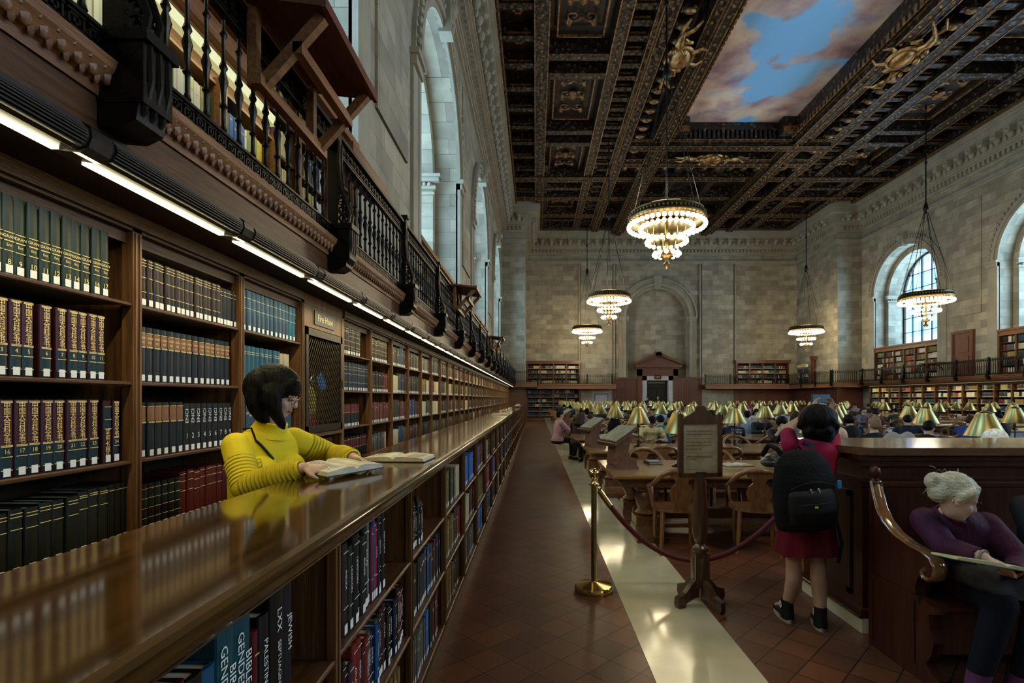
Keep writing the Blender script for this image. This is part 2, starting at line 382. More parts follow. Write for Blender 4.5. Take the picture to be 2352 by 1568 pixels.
# arch helper -------------------------------------------------------------
def arc(cy, r, zs, n=20): return [(cy - r*cos(pi*k/n), zs + r*sin(pi*k/n)) for k in range(n+1)]
ZSILL, ZSP = 5.2, 8.75
def opening_wall(mb, X0, X1, y0, y1, ya, yb, ztop, zbot, r, zs, n=20):
    """wall between y0..y1 with an arched opening ya..yb; X0 room face, X1 back"""
    cy = (ya+yb)/2; A = arc(cy, r, zs, n)
    for X in (X0, X1):
        mb.strip([(X, p, q) for p, q in A], [(X, p, ztop) for p, q in A])
        mb.strip([(X, y0, zbot), (X, y0, ztop)], [(X, cy-r, zbot), (X, cy-r, ztop)])
        mb.strip([(X, cy+r, zbot), (X, cy+r, ztop)], [(X, y1, zbot), (X, y1, ztop)])
    P = [(cy-r, zbot)] + A + [(cy+r, zbot)]
    mb.strip([(X0, p, q) for p, q in P], [(X1, p, q) for p, q in P])
wl = MB(); BY = [YN, -.55, 9.45, 19.45, 29.45, 45.4]
for i, (a, b) in enumerate(WIN_Y):
    opening_wall(wl, XL, -3.35, BY[i], BY[i+1], a, b, 16.6, 0, 2.95, ZSP)
    opening_wall(wl, -3.35, -4.7, BY[i], BY[i+1], a, b, 16.6, 0, 2.62, ZSP)
    wl.box(-4.7, -4.2, a-.2, b+.2, 0, ZSILL); wl.box(-4.3, XL-.004, a-.05, b+.05, 0, 2.796)
wl.box(-4.6, -.8, 38.9, 46, 0, 16.6)                       # corner block beside the end wall
for y in (9.45, 19.45, 29.45): # shallow raised panel on each pier
    wl.box(XL-.05, XL+.05, y-1.0, y+1.0, 6.3, 12.6)
wall_left = struct(wl, 'wall_left', stone)
wall_right = mirror(wall_left, 'wall_right')
we = MB()
def opening_wall_y(mb, Y0, Y1, x0, x1, cx, r, ztop, zs, zbot=0, n=22):
    A = arc(cx, r, zs, n)
    for Y in (Y0, Y1):
        mb.strip([(p, Y, q) for p, q in A], [(p, Y, ztop) for p, q in A])
        mb.strip([(x0, Y, zbot), (x0, Y, ztop)], [(cx-r, Y, zbot), (cx-r, Y, ztop)])
        mb.strip([(cx+r, Y, zbot), (cx+r, Y, ztop)], [(x1, Y, zbot), (x1, Y, ztop)])
    P = [(cx-r, zbot)] + A + [(cx+r, zbot)]
    mb.strip([(p, Y0, q) for p, q in P], [(p, Y1, q) for p, q in P])
CX = 10.45
opening_wall_y(we, YE, YE+.45, -1, 22.6, CX, 2.55, 16.6, 8.5)
we.box(-1, 22.6, YE+.45, YE+.8, 3.6, 16.6); we.box(-1, CX-1.1, YE+.4, YE+.8, 0, 3.7); we.box(CX+1.1, 22.6, YE+.4, YE+.8, 0, 3.7)
for x0, x1 in ((3.9, 6.6), (14.3, 17.0)): we.box(x0, x1, YE-.14, YE+.1, 0, 13.3)
struct(we, 'wall_far', stone)
wn = MB(); wn.box(-4.7, 26.4, YN-.4, YN, 0, 16.6); struct(wn, 'wall_near', stone)

# cornice + string courses ---------------------------------------------------
cor = MB(); orn = MB()
def seg_box(mb, p, q, nrm, d0, d1, z0, z1):
    (x0, y0), (x1, y1) = p, q
    xs = [x0+nrm[0]*d0, x0+nrm[0]*d1, x1+nrm[0]*d0, x1+nrm[0]*d1]; ys = [y0+nrm[1]*d0, y0+nrm[1]*d1, y1+nrm[1]*d0, y1+nrm[1]*d1]
    mb.box(min(xs), max(xs), min(ys), max(ys), z0, z1)
def cornice(p, q, nrm, ext0=0, ext1=0, e=0):
    L = math.dist(p, q); t = ((q[0]-p[0])/L, (q[1]-p[1])/L)
    def pe(d): return (p[0]-t[0]*d*ext0, p[1]-t[1]*d*ext0), (q[0]+t[0]*d*ext1, q[1]+t[1]*d*ext1)
    for d, z0, z1 in ((.10, 13.15, 13.3), (.18, 13.3, 13.42), (.12, 13.95, 14.1), (.2, 14.1, 14.35), (.32, 14.35, 14.45), (.42, 14.45, 14.55),
                      (.5, 14.55, 15.15), (.95, 15.15, 15.45), (1.05, 15.45, 15.6), (1.15, 15.6, 16.3)):
        a, b = pe(d); seg_box(cor, a, b, nrm, -.1, d+e, z0+e, z1+e)
    s = .3
    while s < L:                                            # dentils
        c = (p[0]+t[0]*s, p[1]+t[1]*s); seg_box(cor, c, (c[0]+t[0]*.16, c[1]+t[1]*.16), nrm, .2, .34, 14.1, 14.33); s += .3
    s = .4
    while s < L - .2:                                       # leaf consoles under the corona
        c = (p[0]+t[0]*s, p[1]+t[1]*s)
        seg_box(cor, c, (c[0]+t[0]*.34, c[1]+t[1]*.34), nrm, .5, .88, 14.9, 15.15)
        o = (c[0]+t[0]*.17+nrm[0]*.62, c[1]+t[1]*.17+nrm[1]*.62)
        orn.ell((o[0], o[1], 14.8), .17, .17, .2, 8, 5)
        orn.ell((o[0]+nrm[0]*.2, o[1]+nrm[1]*.2, 14.95), .15, .15, .12, 8, 5)
        orn.ell((o[0]+t[0]*.37-nrm[0]*.05, o[1]+t[1]*.37-nrm[1]*.05, 14.75), .1, .1, .16, 6, 4)
        s += .78
cornice((XL, YN), (XL, 38.9), (1, 0), 0, 0)
cornice((XL, 38.9), (-.8, 38.9), (0, -1), 0, 1, .003)
cornice((-.8, 38.9), (-.8, YE), (1, 0), 0, 0, .006)
cornice((-.8, YE), (10.85, YE), (0, -1), 0, 0, .009)
o = struct(cor, 'trim_2', stonep); o['label'] = 'carved stone cornice under the ceiling, left half'
orn.build('leaf_consoles', stonep, o, True)
o2 = mirror(o, 'trim_3'); o2['label'] = 'carved stone cornice under the ceiling, right half'

# arch mouldings -------------------------------------------------------------
def ring_x(mb, X0, X1, cy, r0, r1, zs, zb, n=28):
    A = [(cy-r0, zb)] + arc(cy, r0, zs, n) + [(cy+r0, zb)]; B = [(cy-r1, zb)] + arc(cy, r1, zs, n) + [(cy+r1, zb)]
    mb.strip([(X0, p, q) for p, q in A], [(X0, p, q) for p, q in B]); mb.strip([(X0, p, q) for p, q in B], [(X1, p, q) for p, q in B])
    mb.strip([(X0, p, q) for p, q in A], [(X1, p, q) for p, q in A])
tr = MB(); tro = MB()
for a, b in WIN_Y:
    cy = (a+b)/2
    ring_x(tr, XL+.09, XL-.05, cy, 2.95, 3.15, ZSP, 2.85); ring_x(tr, XL+.17, XL-.05, cy, 3.12, 3.3, ZSP, 8.9); ring_x(tr, XL+.1, XL-.05, cy, 3.3, 3.55, ZSP, 8.9)
    for k in range(40):
        t = pi*(k+.5)/40; tro.ell((XL+.14, cy-3.42*cos(t), ZSP+3.42*sin(t)), .07, .09, .09, 6, 4)
    for s in (-1, 1):    # capital on the inner pilaster and the outer jamb
        y = cy + s*2.62
        for d, z0, z1 in ((.05, 8.25, 8.32), (.1, 8.42, 8.52), (.22, 8.62, 8.75), (.28, 8.75, 8.84)):
            tr.box(-4.6, -3.35+d, min(y, y-s*d), max(y, y-s*d), z0, z1)
        for k in range(7): tro.ell((-3.38, y, 8.57), .1, .1, .06, 6, 4); tro.ell((-3.45-.16*k, y-s*.1, 8.56), .08, .1, .07, 6, 4)
        ya = cy + s*2.95; yb = cy + s*3.62
        tr.box(XL-.05, XL+.14, min(ya, yb), max(ya, yb), 8.55, 8.75); tr.box(XL-.05, XL+.2, min(ya, yb)-.04, max(ya, yb)+.04, 8.75, 8.88)
        tr.box(XL-.05, XL+.07, min(ya, yb)+.02, max(ya, yb)-.05, 2.85, 8.55)
    tr.prism([(cy-.22, ZSP+2.85), (cy+.22, ZSP+2.85), (cy+.34, ZSP+3.75), (cy-.34, ZSP+3.75)], XL-.05, XL+.3, 'x')
    tro.ell((XL+.3, cy, ZSP+3.55), .16, .2, .2, 8, 6); tro.ell((XL+.26, cy, ZSP+3.05), .12, .14, .16, 8, 6)
o = struct(tr, 'trim_4', stonep); tro.build('carved_beads', stonep, o, True)
o['label'] = 'stone arch mouldings around the windows of the left wall'
o2 = mirror(o, 'trim_5'); o2['label'] = 'stone arch mouldings around the windows of the right wall'
tr = MB()
def ring_y(mb, Y0, Y1, cx, r0, r1, zs, zb, n=30):
    A = [(cx-r0, zb)] + arc(cx, r0, zs, n) + [(cx+r0, zb)]; B = [(cx-r1, zb)] + arc(cx, r1, zs, n) + [(cx+r1, zb)]
    mb.strip([(p, Y0, q) for p, q in A], [(p, Y0, q) for p, q in B]); mb.strip([(p, Y0, q) for p, q in B], [(p, Y1, q) for p, q in B])
    mb.strip([(p, Y0, q) for p, q in A], [(p, Y1, q) for p, q in A])
ring_y(tr, YE-.12, YE+.05, CX, 2.5, 2.72, 8.5, 3.4); ring_y(tr, YE-.40, YE+.05, CX, 2.72, 2.95, 8.5, 3.4); ring_y(tr, YE-.22, YE+.05, CX, 2.95, 3.3, 8.5, 3.4); ring_y(tr, YE-.34, YE+.05, CX, 3.3, 3.42, 8.5, 8.5)
for s in (-1, 1):
    x = CX+s*2.9; tr.box(x-.4, x+.4, YE-.32, YE, 8.25, 8.45); tr.box(x-.46, x+.46, YE-.38, YE, 8.45, 8.6)
tr.prism([(CX-.25, 10.95), (CX+.25, 10.95), (CX+.38, 12.1), (CX-.38, 12.1)], YE-.42, YE, 'y')
for x in (3.75, 6.75, 14.15, 17.15): tr.box(x-.06, x+.06, YE-.18, YE, 3.4, 13.1)
o = struct(tr, 'trim_6', stonep); o['label'] = 'stone arch moulding on the far wall above the doorway'

# windows ----------------------------------------------------------------------
fr = MB(); pn = MB(); cy = 0; r = 2.62; z0 = ZSILL
A = arc(0, r, ZSP, 24)
ring_x(fr, .06, -.06, 0, r-.12, r, ZSP, z0)
for k in range(-2, 3):
    y = k*.88; zt = ZSP + sqrt(max(r*r-y*y, 0))-.05; w_ = .05 if k in (-1, 1) else .025
    fr.box(-.05, .05, y-w_, y+w_, z0, zt)
z = z0 + .03
while z < ZSP + r - .3:
    hw = r if z < ZSP else sqrt(max(r*r-(z-ZSP)**2, 0)); fr.box(-.04, .04, -hw, hw, z-.022, z+.022); z += .98
P = [(-r, z0)] + A + [(r, z0)]; pn.prism(P, -.01, .01, 'x')
fm = fr.mesh('window', iron); pm = pn.mesh('pane', glass)
n = 1
for X, sgn in ((-4.45, 1), (MIR+4.45, -1)):
    for i, (a, b) in enumerate(WIN_Y):
        if i == 0 and False: continue
        o = bpy.data.objects.new('window_%d' % n, fm); COL.objects.link(o); o.location = (X, (a+b)/2, 0); tag(o, kind='structure')
        p = bpy.data.objects.new('pane', pm); COL.objects.link(p); p.parent = o; n += 1
# pale office tower beyond the right windows
tb = MB(); tb.box(44, 58, 22, 66, -6, 60); tg = MB()
for k in range(22):
    tg.box(43.9, 44.05, 22+k*2, 22.12+k*2, -6, 60)
for k in range(16): tg.box(43.86, 44.05, 22, 66, -4+k*4, -3.2+k*4)
ow = tb.build('office_building', cmat((.16, .38, .72), .4)); tag(ow, 'pale blue office building seen through the arched window on the right', 'building')
tg.build('facade_grid', cmat((.5, .65, .8), .5), ow)

# ceiling ------------------------------------------------------------------------
ce = MB(); ce.box(-5, 26.6, YN-.5, YE+1, 16.45, 16.7)
ceiling = struct(ce, 'ceiling', ceild)
bm = MB(); gl = MB(); rel = MB()
def warp(x): return x if x <= 10.5 else 10.5 + (x-10.5)*1.0
LS = [(-1.5, -1.32, 15.7), (-.05, .55, 15.72), (3.05, 3.6, 15.72), (4.45, 4.7, 15.75), (4.7, 5.2, 15.6), (6.3, 6.75, 15.45), (6.75, 7.15, 15.3), (7.15, 7.4, 15.55)]
def mx_(x): return 21.7 - (x)      # ceiling's own mirror: right side bands
Y1 = 28.0
def beam(x0, x1, y0, y1, z, gold_edge=True):
    bm.box(x0, x1, y0, y1, z, 16.5)
    if gold_edge:
        for a in ((x0, x0+.05), (x1-.05, x1)): gl.box(a[0], a[1], y0, y1, z-.03, z+.02)
def beads(p0, p1, z, sp=.34, r=.055):
    L = math.dist(p0, p1); n = int(L/sp)
    for k in range(n):
        t = (k+.5)/n; rel.ell((p0[0]+(p1[0]-p0[0])*t, p0[1]+(p1[1]-p0[1])*t, z), r, r, r*.8, 6, 4)
def spiral(cx, cy, s, dirx, z, turns=1.4, mb=None, n=14):
    pts = []; 
    for k in range(n+1):
        t = k/n; a = t*turns*2*pi; rr = s*(1-t*.85); pts.append((cx+dirx*(s-rr*cos(a))*.6, cy+rr*sin(a)*.6, z))
    (mb or rel).tube(pts, [.05*(1-k/n*.5) for k in range(n+1)], 4)
for side in (0, 1):
    F = (lambda x: x) if side == 0 else (lambda x: 22.95 - (x+1.5)*(22.95-13.7)/8.9)
    for x0, x1, z in LS:
        a, b = sorted((F(x0), F(x1))); beam(a, b, YN, YE, z); 
        if x1-x0 > .3: beads(((a+b)/2, 6), ((a+b)/2, YE-1), z, .5, .07)
    # small coffers with cross bars in the outer and the inner band
    y = 2.0
    while y < YE:
        for xa, xb in ((-1.32, -.05), (3.6, 4.45)):
            a, b = sorted((F(xa), F(xb)))
            pit = 1.7 if xa < 0 else .9
            for q in range(1 if xa < 0 else 2):
                yy = y + q*.85
                bm.box(a, b, yy-.16, yy+.16, 15.85, 16.5); gl.box(a+.12, b-.12, yy-.2, yy-.16, 15.95, 16.0); gl.box(a+.12, b-.12, yy+.16, yy+.2, 15.95, 16.0)
                cx_, cy_ = (a+b)/2, yy + (.85 if xa < 0 else .42); rr = .2 if xa < 0 else .12
                if yy > 8:
                    for k in range(6): rel.ell((cx_+rr*.75*cos(k*pi/3), cy_+rr*.75*sin(k*pi/3), 16.36), rr*.5, rr*.5, .06, 6, 4)
                    rel.ell((cx_, cy_, 16.33), rr*.4, rr*.4, .09, 6, 4)
        y += 1.7
    # long carved panels in the wide band
    y = 3.5
    while y < YE - 2:
        a, b = sorted((F(.55), F(3.05))); m = (a+b)/2
        for yy in (y-.35, y+.95):
            bm.box(a, b, yy-.22, yy+.22, 15.8, 16.5); beads((a+.1, yy), (b-.1, yy), 15.8, .3, .06)
        gl.box(a+.3, b-.3, y+1.45, y+1.5, 16.1, 16.2); gl.box(a+.3, b-.3, y+5.05, y+5.1, 16.1, 16.2)
        gl.box(a+.3, a+.36, y+1.45, y+5.1, 16.1, 16.2); gl.box(b-.36, b-.3, y+1.45, y+5.1, 16.1, 16.2)
        if y > 6:
            for s in (-1, 1):
                for q in range(3):
                    spiral(m, y+2.0+q*1.1, .55, s, 16.3, 1.3); rel.ell((m+s*.5, y+2.35+q*1.1, 16.3), .14, .22, .07, 6, 4)
            rel.ell((m, y+.3, 16.3), .4, .22, .1, 8, 5); rel.ell((m, y+3.2, 16.28), .22, .4, .12, 8, 5)
        y += 6.2
    # console row hanging inside the deep beam
    y = 4
    while y < 30:
        a, b = sorted((F(5.25), F(5.85)))
        bm.box(a, b, y-.14, y+.14, 15.55, 16.2); rel.ell(((a+b)/2, y, 15.52), .24, .13, .12, 8, 5); y += .82
# cross beams at the far end
for y0, y1, z in ((28, 28.25, 15.5), (28.25, 28.8, 15.25), (28.8, 29.2, 15.45), (30.4, 30.8, 15.55), (30.8, 31.3, 15.45), (33.2, 33.8, 15.65), (36.6, 37.1, 15.7), (40.0, 40.6, 15.7), (43.3, 44.9, 15.7)):
    x0, x1 = (5.2, 16.0) if y0 < 31 else (-1.4, 22.9)
    bm.box(x0, x1, y0, y1, z, 16.5); gl.box(x0, x1, y0, y0+.05, z-.03, z+.03); gl.box(x0, x1, y1-.05, y1, z-.03, z+.03); beads((x0, (y0+y1)/2), (x1, (y0+y1)/2), z, .4, .06)
x = 5.4
while x < 16: bm.box(x-.14, x+.14, 31.35, 31.95, 15.5, 16.2); rel.ell((x, 31.4, 15.5), .13, .2, .14, 8, 5); x += .8
for x in (0.6, 3.6, 6.6, 9.0, 11.6, 14.4, 17.4, 20.4): bm.box(x-.2, x+.2, 32, 44, 15.85, 16.5)
x = 7.4
while x < 13.7: rel.box(x, x+.1, 28.0, 28.06, 15.55, 16.0); x += .25
for k in range(80):    # leaf and bead rows round the painted panel
    y = 4 + k*.3; gl.box(7.38, 7.44, y, y+.16, 15.5, 15.75); gl.box(13.66, 13.72, y, y+.16, 15.5, 15.75)
for x in (7.4, 13.0): bm.box(x, x+.7, 27.4, 28, 15.6, 16.45); gl.box(x, x+.7, 27.38, 27.42, 15.6, 15.9)
bm.build('coffer_beam', ceilm, ceiling); gl.build('gilded_edge', goldd, ceiling); rel.build('carved_relief', goldd, ceiling, True)
mu = MB(); mu.box(7.4, 13.7, 8, 28, 16.40, 16.46); o = mu.build('ceiling_painting', mural)
tag(o, 'large painted panel of blue sky and pink clouds in the middle of the ceiling', 'painting')
def cartouche(x, y, z, rz, label):
    g = MB()
    g.ell((0, 0, 0), .55, .42, .28, 16, 10); g.tube([(.62*cos(a*pi/9), .5*sin(a*pi/9), .02) for a in range(18)], .08, 6, closed=True)
    for s in (-1, 1):
        pts = [(s*(.6+.45*t+.12*sin(t*6)), .25*cos(t*5), .05) for t in [k/10 for k in range(11)]]
        g.tube(pts, [.11-.006*k for k in range(11)], 6)
        g.loft([((s*.75, .15, -.1), (0,1,0), (0,0,1), .1, .1), ((s*1.0, .3, -.15), (0,1,0), (0,0,1), .17, .13), ((s*1.3, .3, -.1), (0,1,0), (0,0,1), .14, .12), ((s*1.5, .22, 0), (0,1,0), (0,0,1), .06, .06)], 10)   # reclining figure
        g.ell((s*.72, .42, -.2), .11, .1, .12, 10, 8)
        g.tube([(s*1.4, .25, -.05), (s*1.75, -.05, -.12), (s*2.0, -.3, .05)], [.09, .07, .04], 8); g.tube([(s*1.4, .3, 0), (s*1.8, .35, -.1), (s*2.1, .15, .05)], [.09, .07, .04], 8)
        g.tube([(s*.85, .3, -.15), (s*.65, .05, -.3), (s*.35, .1, -.32)], [.06, .05, .035], 8)
        g.tube([(s*.3, -.4, 0), (s*.5, -.75, .05), (s*.3, -1.0, .1)], [.09, .07, .03], 6)
    g.ell((0, .55, -.1), .2, .14, .16, 10, 8)
    o = g.build('gilded_cartouche', gold, None, True); o.location = (x, y, z); o.rotation_euler = (0, 0, rz); tag(o, label, 'ceiling ornament')
cartouche(5.75, 20.8, 15.15, pi/2, 'gilded shield and carved figures on the ceiling left of the painted sky')
cartouche(14.6, 20.8, 15.15, -pi/2, 'bright gilded shield with carved figures right of the painted sky')
cartouche(10.0, 29.6, 15.15, pi, 'gilded shield between two reclining figures at the foot of the painted sky')
# ================================================================ SHELVING
BX = -1.9; BW = .882; B0 = 1.596           # shelf face plane, bay width, first post
SHZ = [2.05, 1.68, 1.31, .94, .50]
def bay_meshes():
    post = MB(); post.box(-.04, .012, BW-.028, BW+.028, 0, 2.40); post.box(-.36, -.04, BW-.012, BW+.012, 0, 2.4)
    post.box(.012, .018, BW-.018, BW-.008, .1, 2.38); post.box(.012, .018, BW+.008, BW+.018, .1, 2.38)
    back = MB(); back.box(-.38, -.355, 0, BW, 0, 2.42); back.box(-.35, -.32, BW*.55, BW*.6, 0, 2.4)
    shelf = MB(); shelf.prism([(-.355, -.011), (-.006, -.011), (.0, -.019), (.008, -.014), (.008, -.004), (.0, 0), (-.355, 0)], .03, BW-.03, 'y')
    top = MB(); top.box(-.36, .012, 0, BW, 2.385, 2.46); top.box(-.3, -.02, .03, BW-.03, 2.33, 2.385); top.box(-.04, .03, 0, BW, 2.40, 2.46)
    plinth = MB(); plinth.box(-.34, -.0, 0, BW, 0, .12)
    return post.mesh('post', woodv), back.mesh('back', woodk), shelf.mesh('shelf', wood), top.mesh('top_rail', wood), plinth.mesh('plinth', wood)
BM_ = bay_meshes()
def bay(i, side):
    t = thing('wall_bookcase', '%s bookcase bay from the camera along the %s wall' % (orde(i), side), 'bookcase', (BX, B0+BW*(i-1), 0), 0, 'bookcase bays of the %s wall' % side)
    for me, nm, z in [(BM_[0], 'post', 0), (BM_[1], 'back_panel', 0), (BM_[3], 'top_rail', 0), (BM_[4], 'plinth', 0)] + [(BM_[2], 'shelf', z) for z in SHZ]:
        c = bpy.data.objects.new(nm, me); COL.objects.link(c); c.parent = t; c.location = (0, 0, z)
    return t
NB = 40
bays = [bay(i, 'left') for i in range(14) if i != 4]
allb = MB()
for nm, z, me in [('p', 0, BM_[0]), ('b', 0, BM_[1]), ('t', 0, BM_[3])] + [('s', z, BM_[2]) for z in SHZ]:
    allb.cur = {'p': 0, 'b': 2, 't': 1, 's': 1}[nm]
    allb.add([(v.co.x, v.co.y, v.co.z+z) for v in me.vertices], [tuple(p.vertices) for p in me.polygons])
farbay = allb.mesh('wall_bookcase', [woodv, wood, woodk])
for i in range(14, NB+1):
    o = bpy.data.objects.new('wall_bookcase', farbay); COL.objects.link(o); o.location = (BX, B0+BW*(i-1), 0)
    tag(o, '%s bookcase bay from the camera along the left wall' % orde(min(i, 39)) if i < 40 else 'farthest bookcase bay along the left wall', 'bookcase', 'bookcase bays of the left wall')
RB = 16
for i in range(RB, 40):
    o = bpy.data.objects.new('wall_bookcase', farbay); COL.objects.link(o); o.location = (MIR-BX, 36.9-(i-RB+1)*1.0, 0); o.scale = (-1, 1/BW*1.0, 1)
    tag(o, '%s bookcase bay of the right wall counted from its far end' % orde(i-RB), 'bookcase', 'bookcase bays of the right wall')

# ---------------------------------------------------------------- gallery (left), mirrored to the right
GX = -1.55; GZ = 2.80; GT = 3.66; YG = 37.5
def gallery():
    t = thing('gallery_balcony', 'long wooden balcony with moulded brown fascia above the left bookcases', 'balcony', (0, 0, 0))
    s = MB(); s.box(XL, GX-.02, -6, YG+.0, 2.56, 2.80); s.box(XL, BX+.03, -6, YG, 2.46, 2.56); s.build('floor_slab', wood, t)
    f = MB(); prof = [(-1.80, 2.50), (-1.66, 2.50), (-1.645, 2.53), (-1.63, 2.535), (-1.62, 2.58), (-1.605, 2.59), (-1.59, 2.66), (-1.575, 2.665), (-1.57, 2.69), (-1.56, 2.68), (-1.555, 2.715), (-1.53, 2.73), (-1.50, 2.77), (-1.49, 2.80), (-1.80, 2.80)]
    f.prism(prof, -6, YG, 'y'); f.build('fascia', woodf, t)
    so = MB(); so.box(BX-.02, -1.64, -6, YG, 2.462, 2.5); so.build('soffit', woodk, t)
    c = MB(); y = 1.2
    while y < 20:
        c.ell((-1.530, y, 2.746), .020, .022, .034, 6, 4); c.ell((-1.54, y+.03, 2.73), .016, .014, .028, 5, 4); c.ell((-1.515, y+.03, 2.768), .014, .018, .014, 5, 4); y += .06
    c.build('carved_leaf_band', woodf, t, True)
    return t
gal = gallery(); 
g2 = mirror(gal, 'gallery_balcony'); g2['label'] = 'long wooden balcony with brown fascia above the right bookcases'
PSP = 2.07; P0 = 1.94 - 2.07
def key_unit(mb, y, z, s, X, d=.018):
    """one greek key of width s*1.2, height s"""
    t = s*.13
    segs = [((0,0),(1.2,0)), ((0,1),(1.2,1)), ((.15,.2),(.15,.8)), ((.15,.8),(.75,.8)), ((.75,.8),(.75,.4)), ((.75,.4),(.45,.4)), ((.45,.4),(.45,.6)), ((.15,.2),(1.0,.2)), ((1.0,.2),(1.0,.8))]
    for (a, b), (c, e) in segs:
        mb.box(X-d/2, X+d/2, y+min(a, c)*s-t/2, y+max(a, c)*s+t/2, z+min(b, e)*s-t/2, z+max(b, e)*s+t/2)
def railing(name, label, near, y_lo, y_hi):
    t = thing(name, label, 'railing')
    tr_ = MB(); tr_.box(GX-.035, GX+.035, y_lo, y_hi, GT-.03, GT); tr_.box(GX-.02, GX+.02, y_lo, y_hi, GT-.16, GT-.145); tr_.box(GX-.018, GX+.018, y_lo, y_hi, GZ+.105, GZ+.118); tr_.box(GX-.03, GX+.03, y_lo, y_hi, GZ, GZ+.02)
    tr_.build('top_rail', iron, t)
    k = MB(); y = y_lo
    lim = 16 if near else y_lo
    while y < min(y_hi, lim):
        key_unit(k, y, GZ+.030, .068, GX); key_unit(k, y, GT-.135, .095, GX) if int(y/.0816) % 1 == 0 else None; y += .0816
    if y < y_hi:
        while y < y_hi:
            k.box(GX-.01, GX+.01, y, y+.10, GZ+.03, GZ+.10); k.box(GX-.01, GX+.01, y, y+.10, GT-.135, GT-.04); y += .14
    k.build('key_frieze', iron, t)
    bp = [(.008, 0), (.016, .01), (.009, .03), (.009, .09), (.018, .10), (.009, .115), (.013, .17), (.021, .20), (.010, .235), (.019, .25), (.010, .27), (.008, .36), (.017, .375), (.008, .39), (.008, .43), (.015, .435), (.007, .448)]
    sc_ = (GT-.16-GZ-.118)/.448
    b = MB(); b.lathe([(r*1.1, z*sc_) for r, z in bp], 8 if near else 5); bm_ = b.mesh('baluster', iron, True)
    far = MB(); n = 0
    y = y_lo + .07
    ys = []
    while y < y_hi:
        ph = ((y-P0) % PSP)
        if .1 < ph < PSP-.1: ys.append(y)
        y += .135
    vis = [q for q in ys if q > 1.2][:100]
    for q in vis:
        o = bpy.data.objects.new('baluster', bm_); COL.objects.link(o); o.parent = t; o.location = (GX, q, GZ+.118)
    for q in ys:
        if q in vis: continue
        far.box(GX-.012, GX+.012, q-.012, q+.012, GZ+.11, GT-.15)
    tag(far.build('balusters', iron, t), kind='stuff')
    # posts with hanging scroll consoles
    pm = MB(); pm.box(GX-.03, GX+.05, -.035, .035, GZ-.02, GT+.03); pm.box(GX-.05, GX+.07, -.05, .05, GT+.03, GT+.06)
    pm.box(GX-.02, GX+.15, -.075, .075, 2.66, 2.90); pm.box(GX-.02, GX+.17, -.085, .085, 2.88, 2.92)
    pm.prism([(GX-.02, 2.66), (GX+.13, 2.66), (GX+.12, 2.60), (GX+.06, 2.57), (GX-.02, 2.575)], -.07, .07, 'y')
    for s in (-.045, 0, .045): pm.tube([(GX+.15, s, 2.88), (GX+.155, s, 2.75), (GX+.13, s, 2.64), (GX+.07, s, 2.585)], .012, 6)
    S = [(GX+.12, 2.92), (GX+.135, 3.0), (GX+.10, 3.1), (GX+.06, 3.22), (GX+.045, 3.4), (GX+.05, 3.56)]
    for s in (-.03, .03): pm.tube([(a, s, b) for a, b in S], .014, 6)
    for z, r in ((2.97, .035), (3.03, .03), (3.1, .026), (3.18, .022), (3.25, .018)):
        for s in (-.03, .03): pm.tube([(GX+.09-(z-2.97)*.15+r*cos(a*pi/4), s, z+r*sin(a*pi/4)) for a in range(8)], .007, 5, closed=True)
    me = pm.mesh('post_bracket', iron, True, 35)
    y = P0
    while y < y_hi:
        if y > y_lo - .2:
            o = bpy.data.objects.new('scroll_bracket_post', me); COL.objects.link(o); o.parent = t; o.location = (0, y, 0)
        y += PSP
    return t
rl = railing('gallery_railing', 'black wrought iron railing with turned balusters on the left balcony', True, -2.2, YG)
rr_ = railing('gallery_railing', 'dark iron railing along the right balcony', False, 10.0, YG)
rr_.location.x = MIR; rr_.scale.x = -1
# jogs round the corner blocks and across the far wall
def small_rail(parent, p, q, z0=GZ, z1=GT, zoff=-.05):
    z0 += zoff; z1 += zoff
    L = math.dist(p, q); t = Vector((q[0]-p[0], q[1]-p[1], 0))/L; M = Matrix.Translation((p[0], p[1], 0)) @ Matrix.Rotation(atan2(t.y, t.x), 4, 'Z')
    m = MB(); m.box(0, L, -.03, .03, z1-.03, z1, M=M); m.box(0, L, -.02, .02, z1-.19, z1-.17, M=M); m.box(0, L, -.02, .02, z0, z0+.03, M=M); m.box(0, L, -.02, .02, z0+.15, z0+.17, M=M)
    m.build('rail', iron, parent)
    b = MB(); s = .1
    while s < L: b.box(s-.012, s+.012, -.012, .012, z0+.15, z1-.18, M=M); b.box(s-.05, s+.03, -.008, .008, z0+.05, z0+.12, M=M); b.box(s-.05, s+.03, -.008, .008, z1-.15, z1-.06, M=M); s += .15
    tag(b.build('balusters', iron, parent), kind='stuff')
    s = 0
    while s < L+.1:
        pb = MB(); pb.box(s-.04, s+.04, -.05, .05, z0-.25, z1+.05, M=M); pb.build('post', iron, parent); s += 2.1
for nm, pts, lab in (('gallery_railing', [(-1.5, 37.5), (.1, 37.5)], 'iron railing facing the room where the left balcony turns at the corner block'),
                     ('gallery_railing', [(.15, 37.5), (.15, 44.0), (6.8, 44.0)], 'iron railing of the far balcony left of the doorway'),
                     ('gallery_railing', [(14.3, 44.0), (21.3, 44.0), (21.3, 37.5), (23.2, 37.5)], 'iron railing of the far balcony right of the doorway')):
    t = thing(nm, lab, 'railing')
    for a, b in zip(pts, pts[1:]): small_rail(t, a, b)
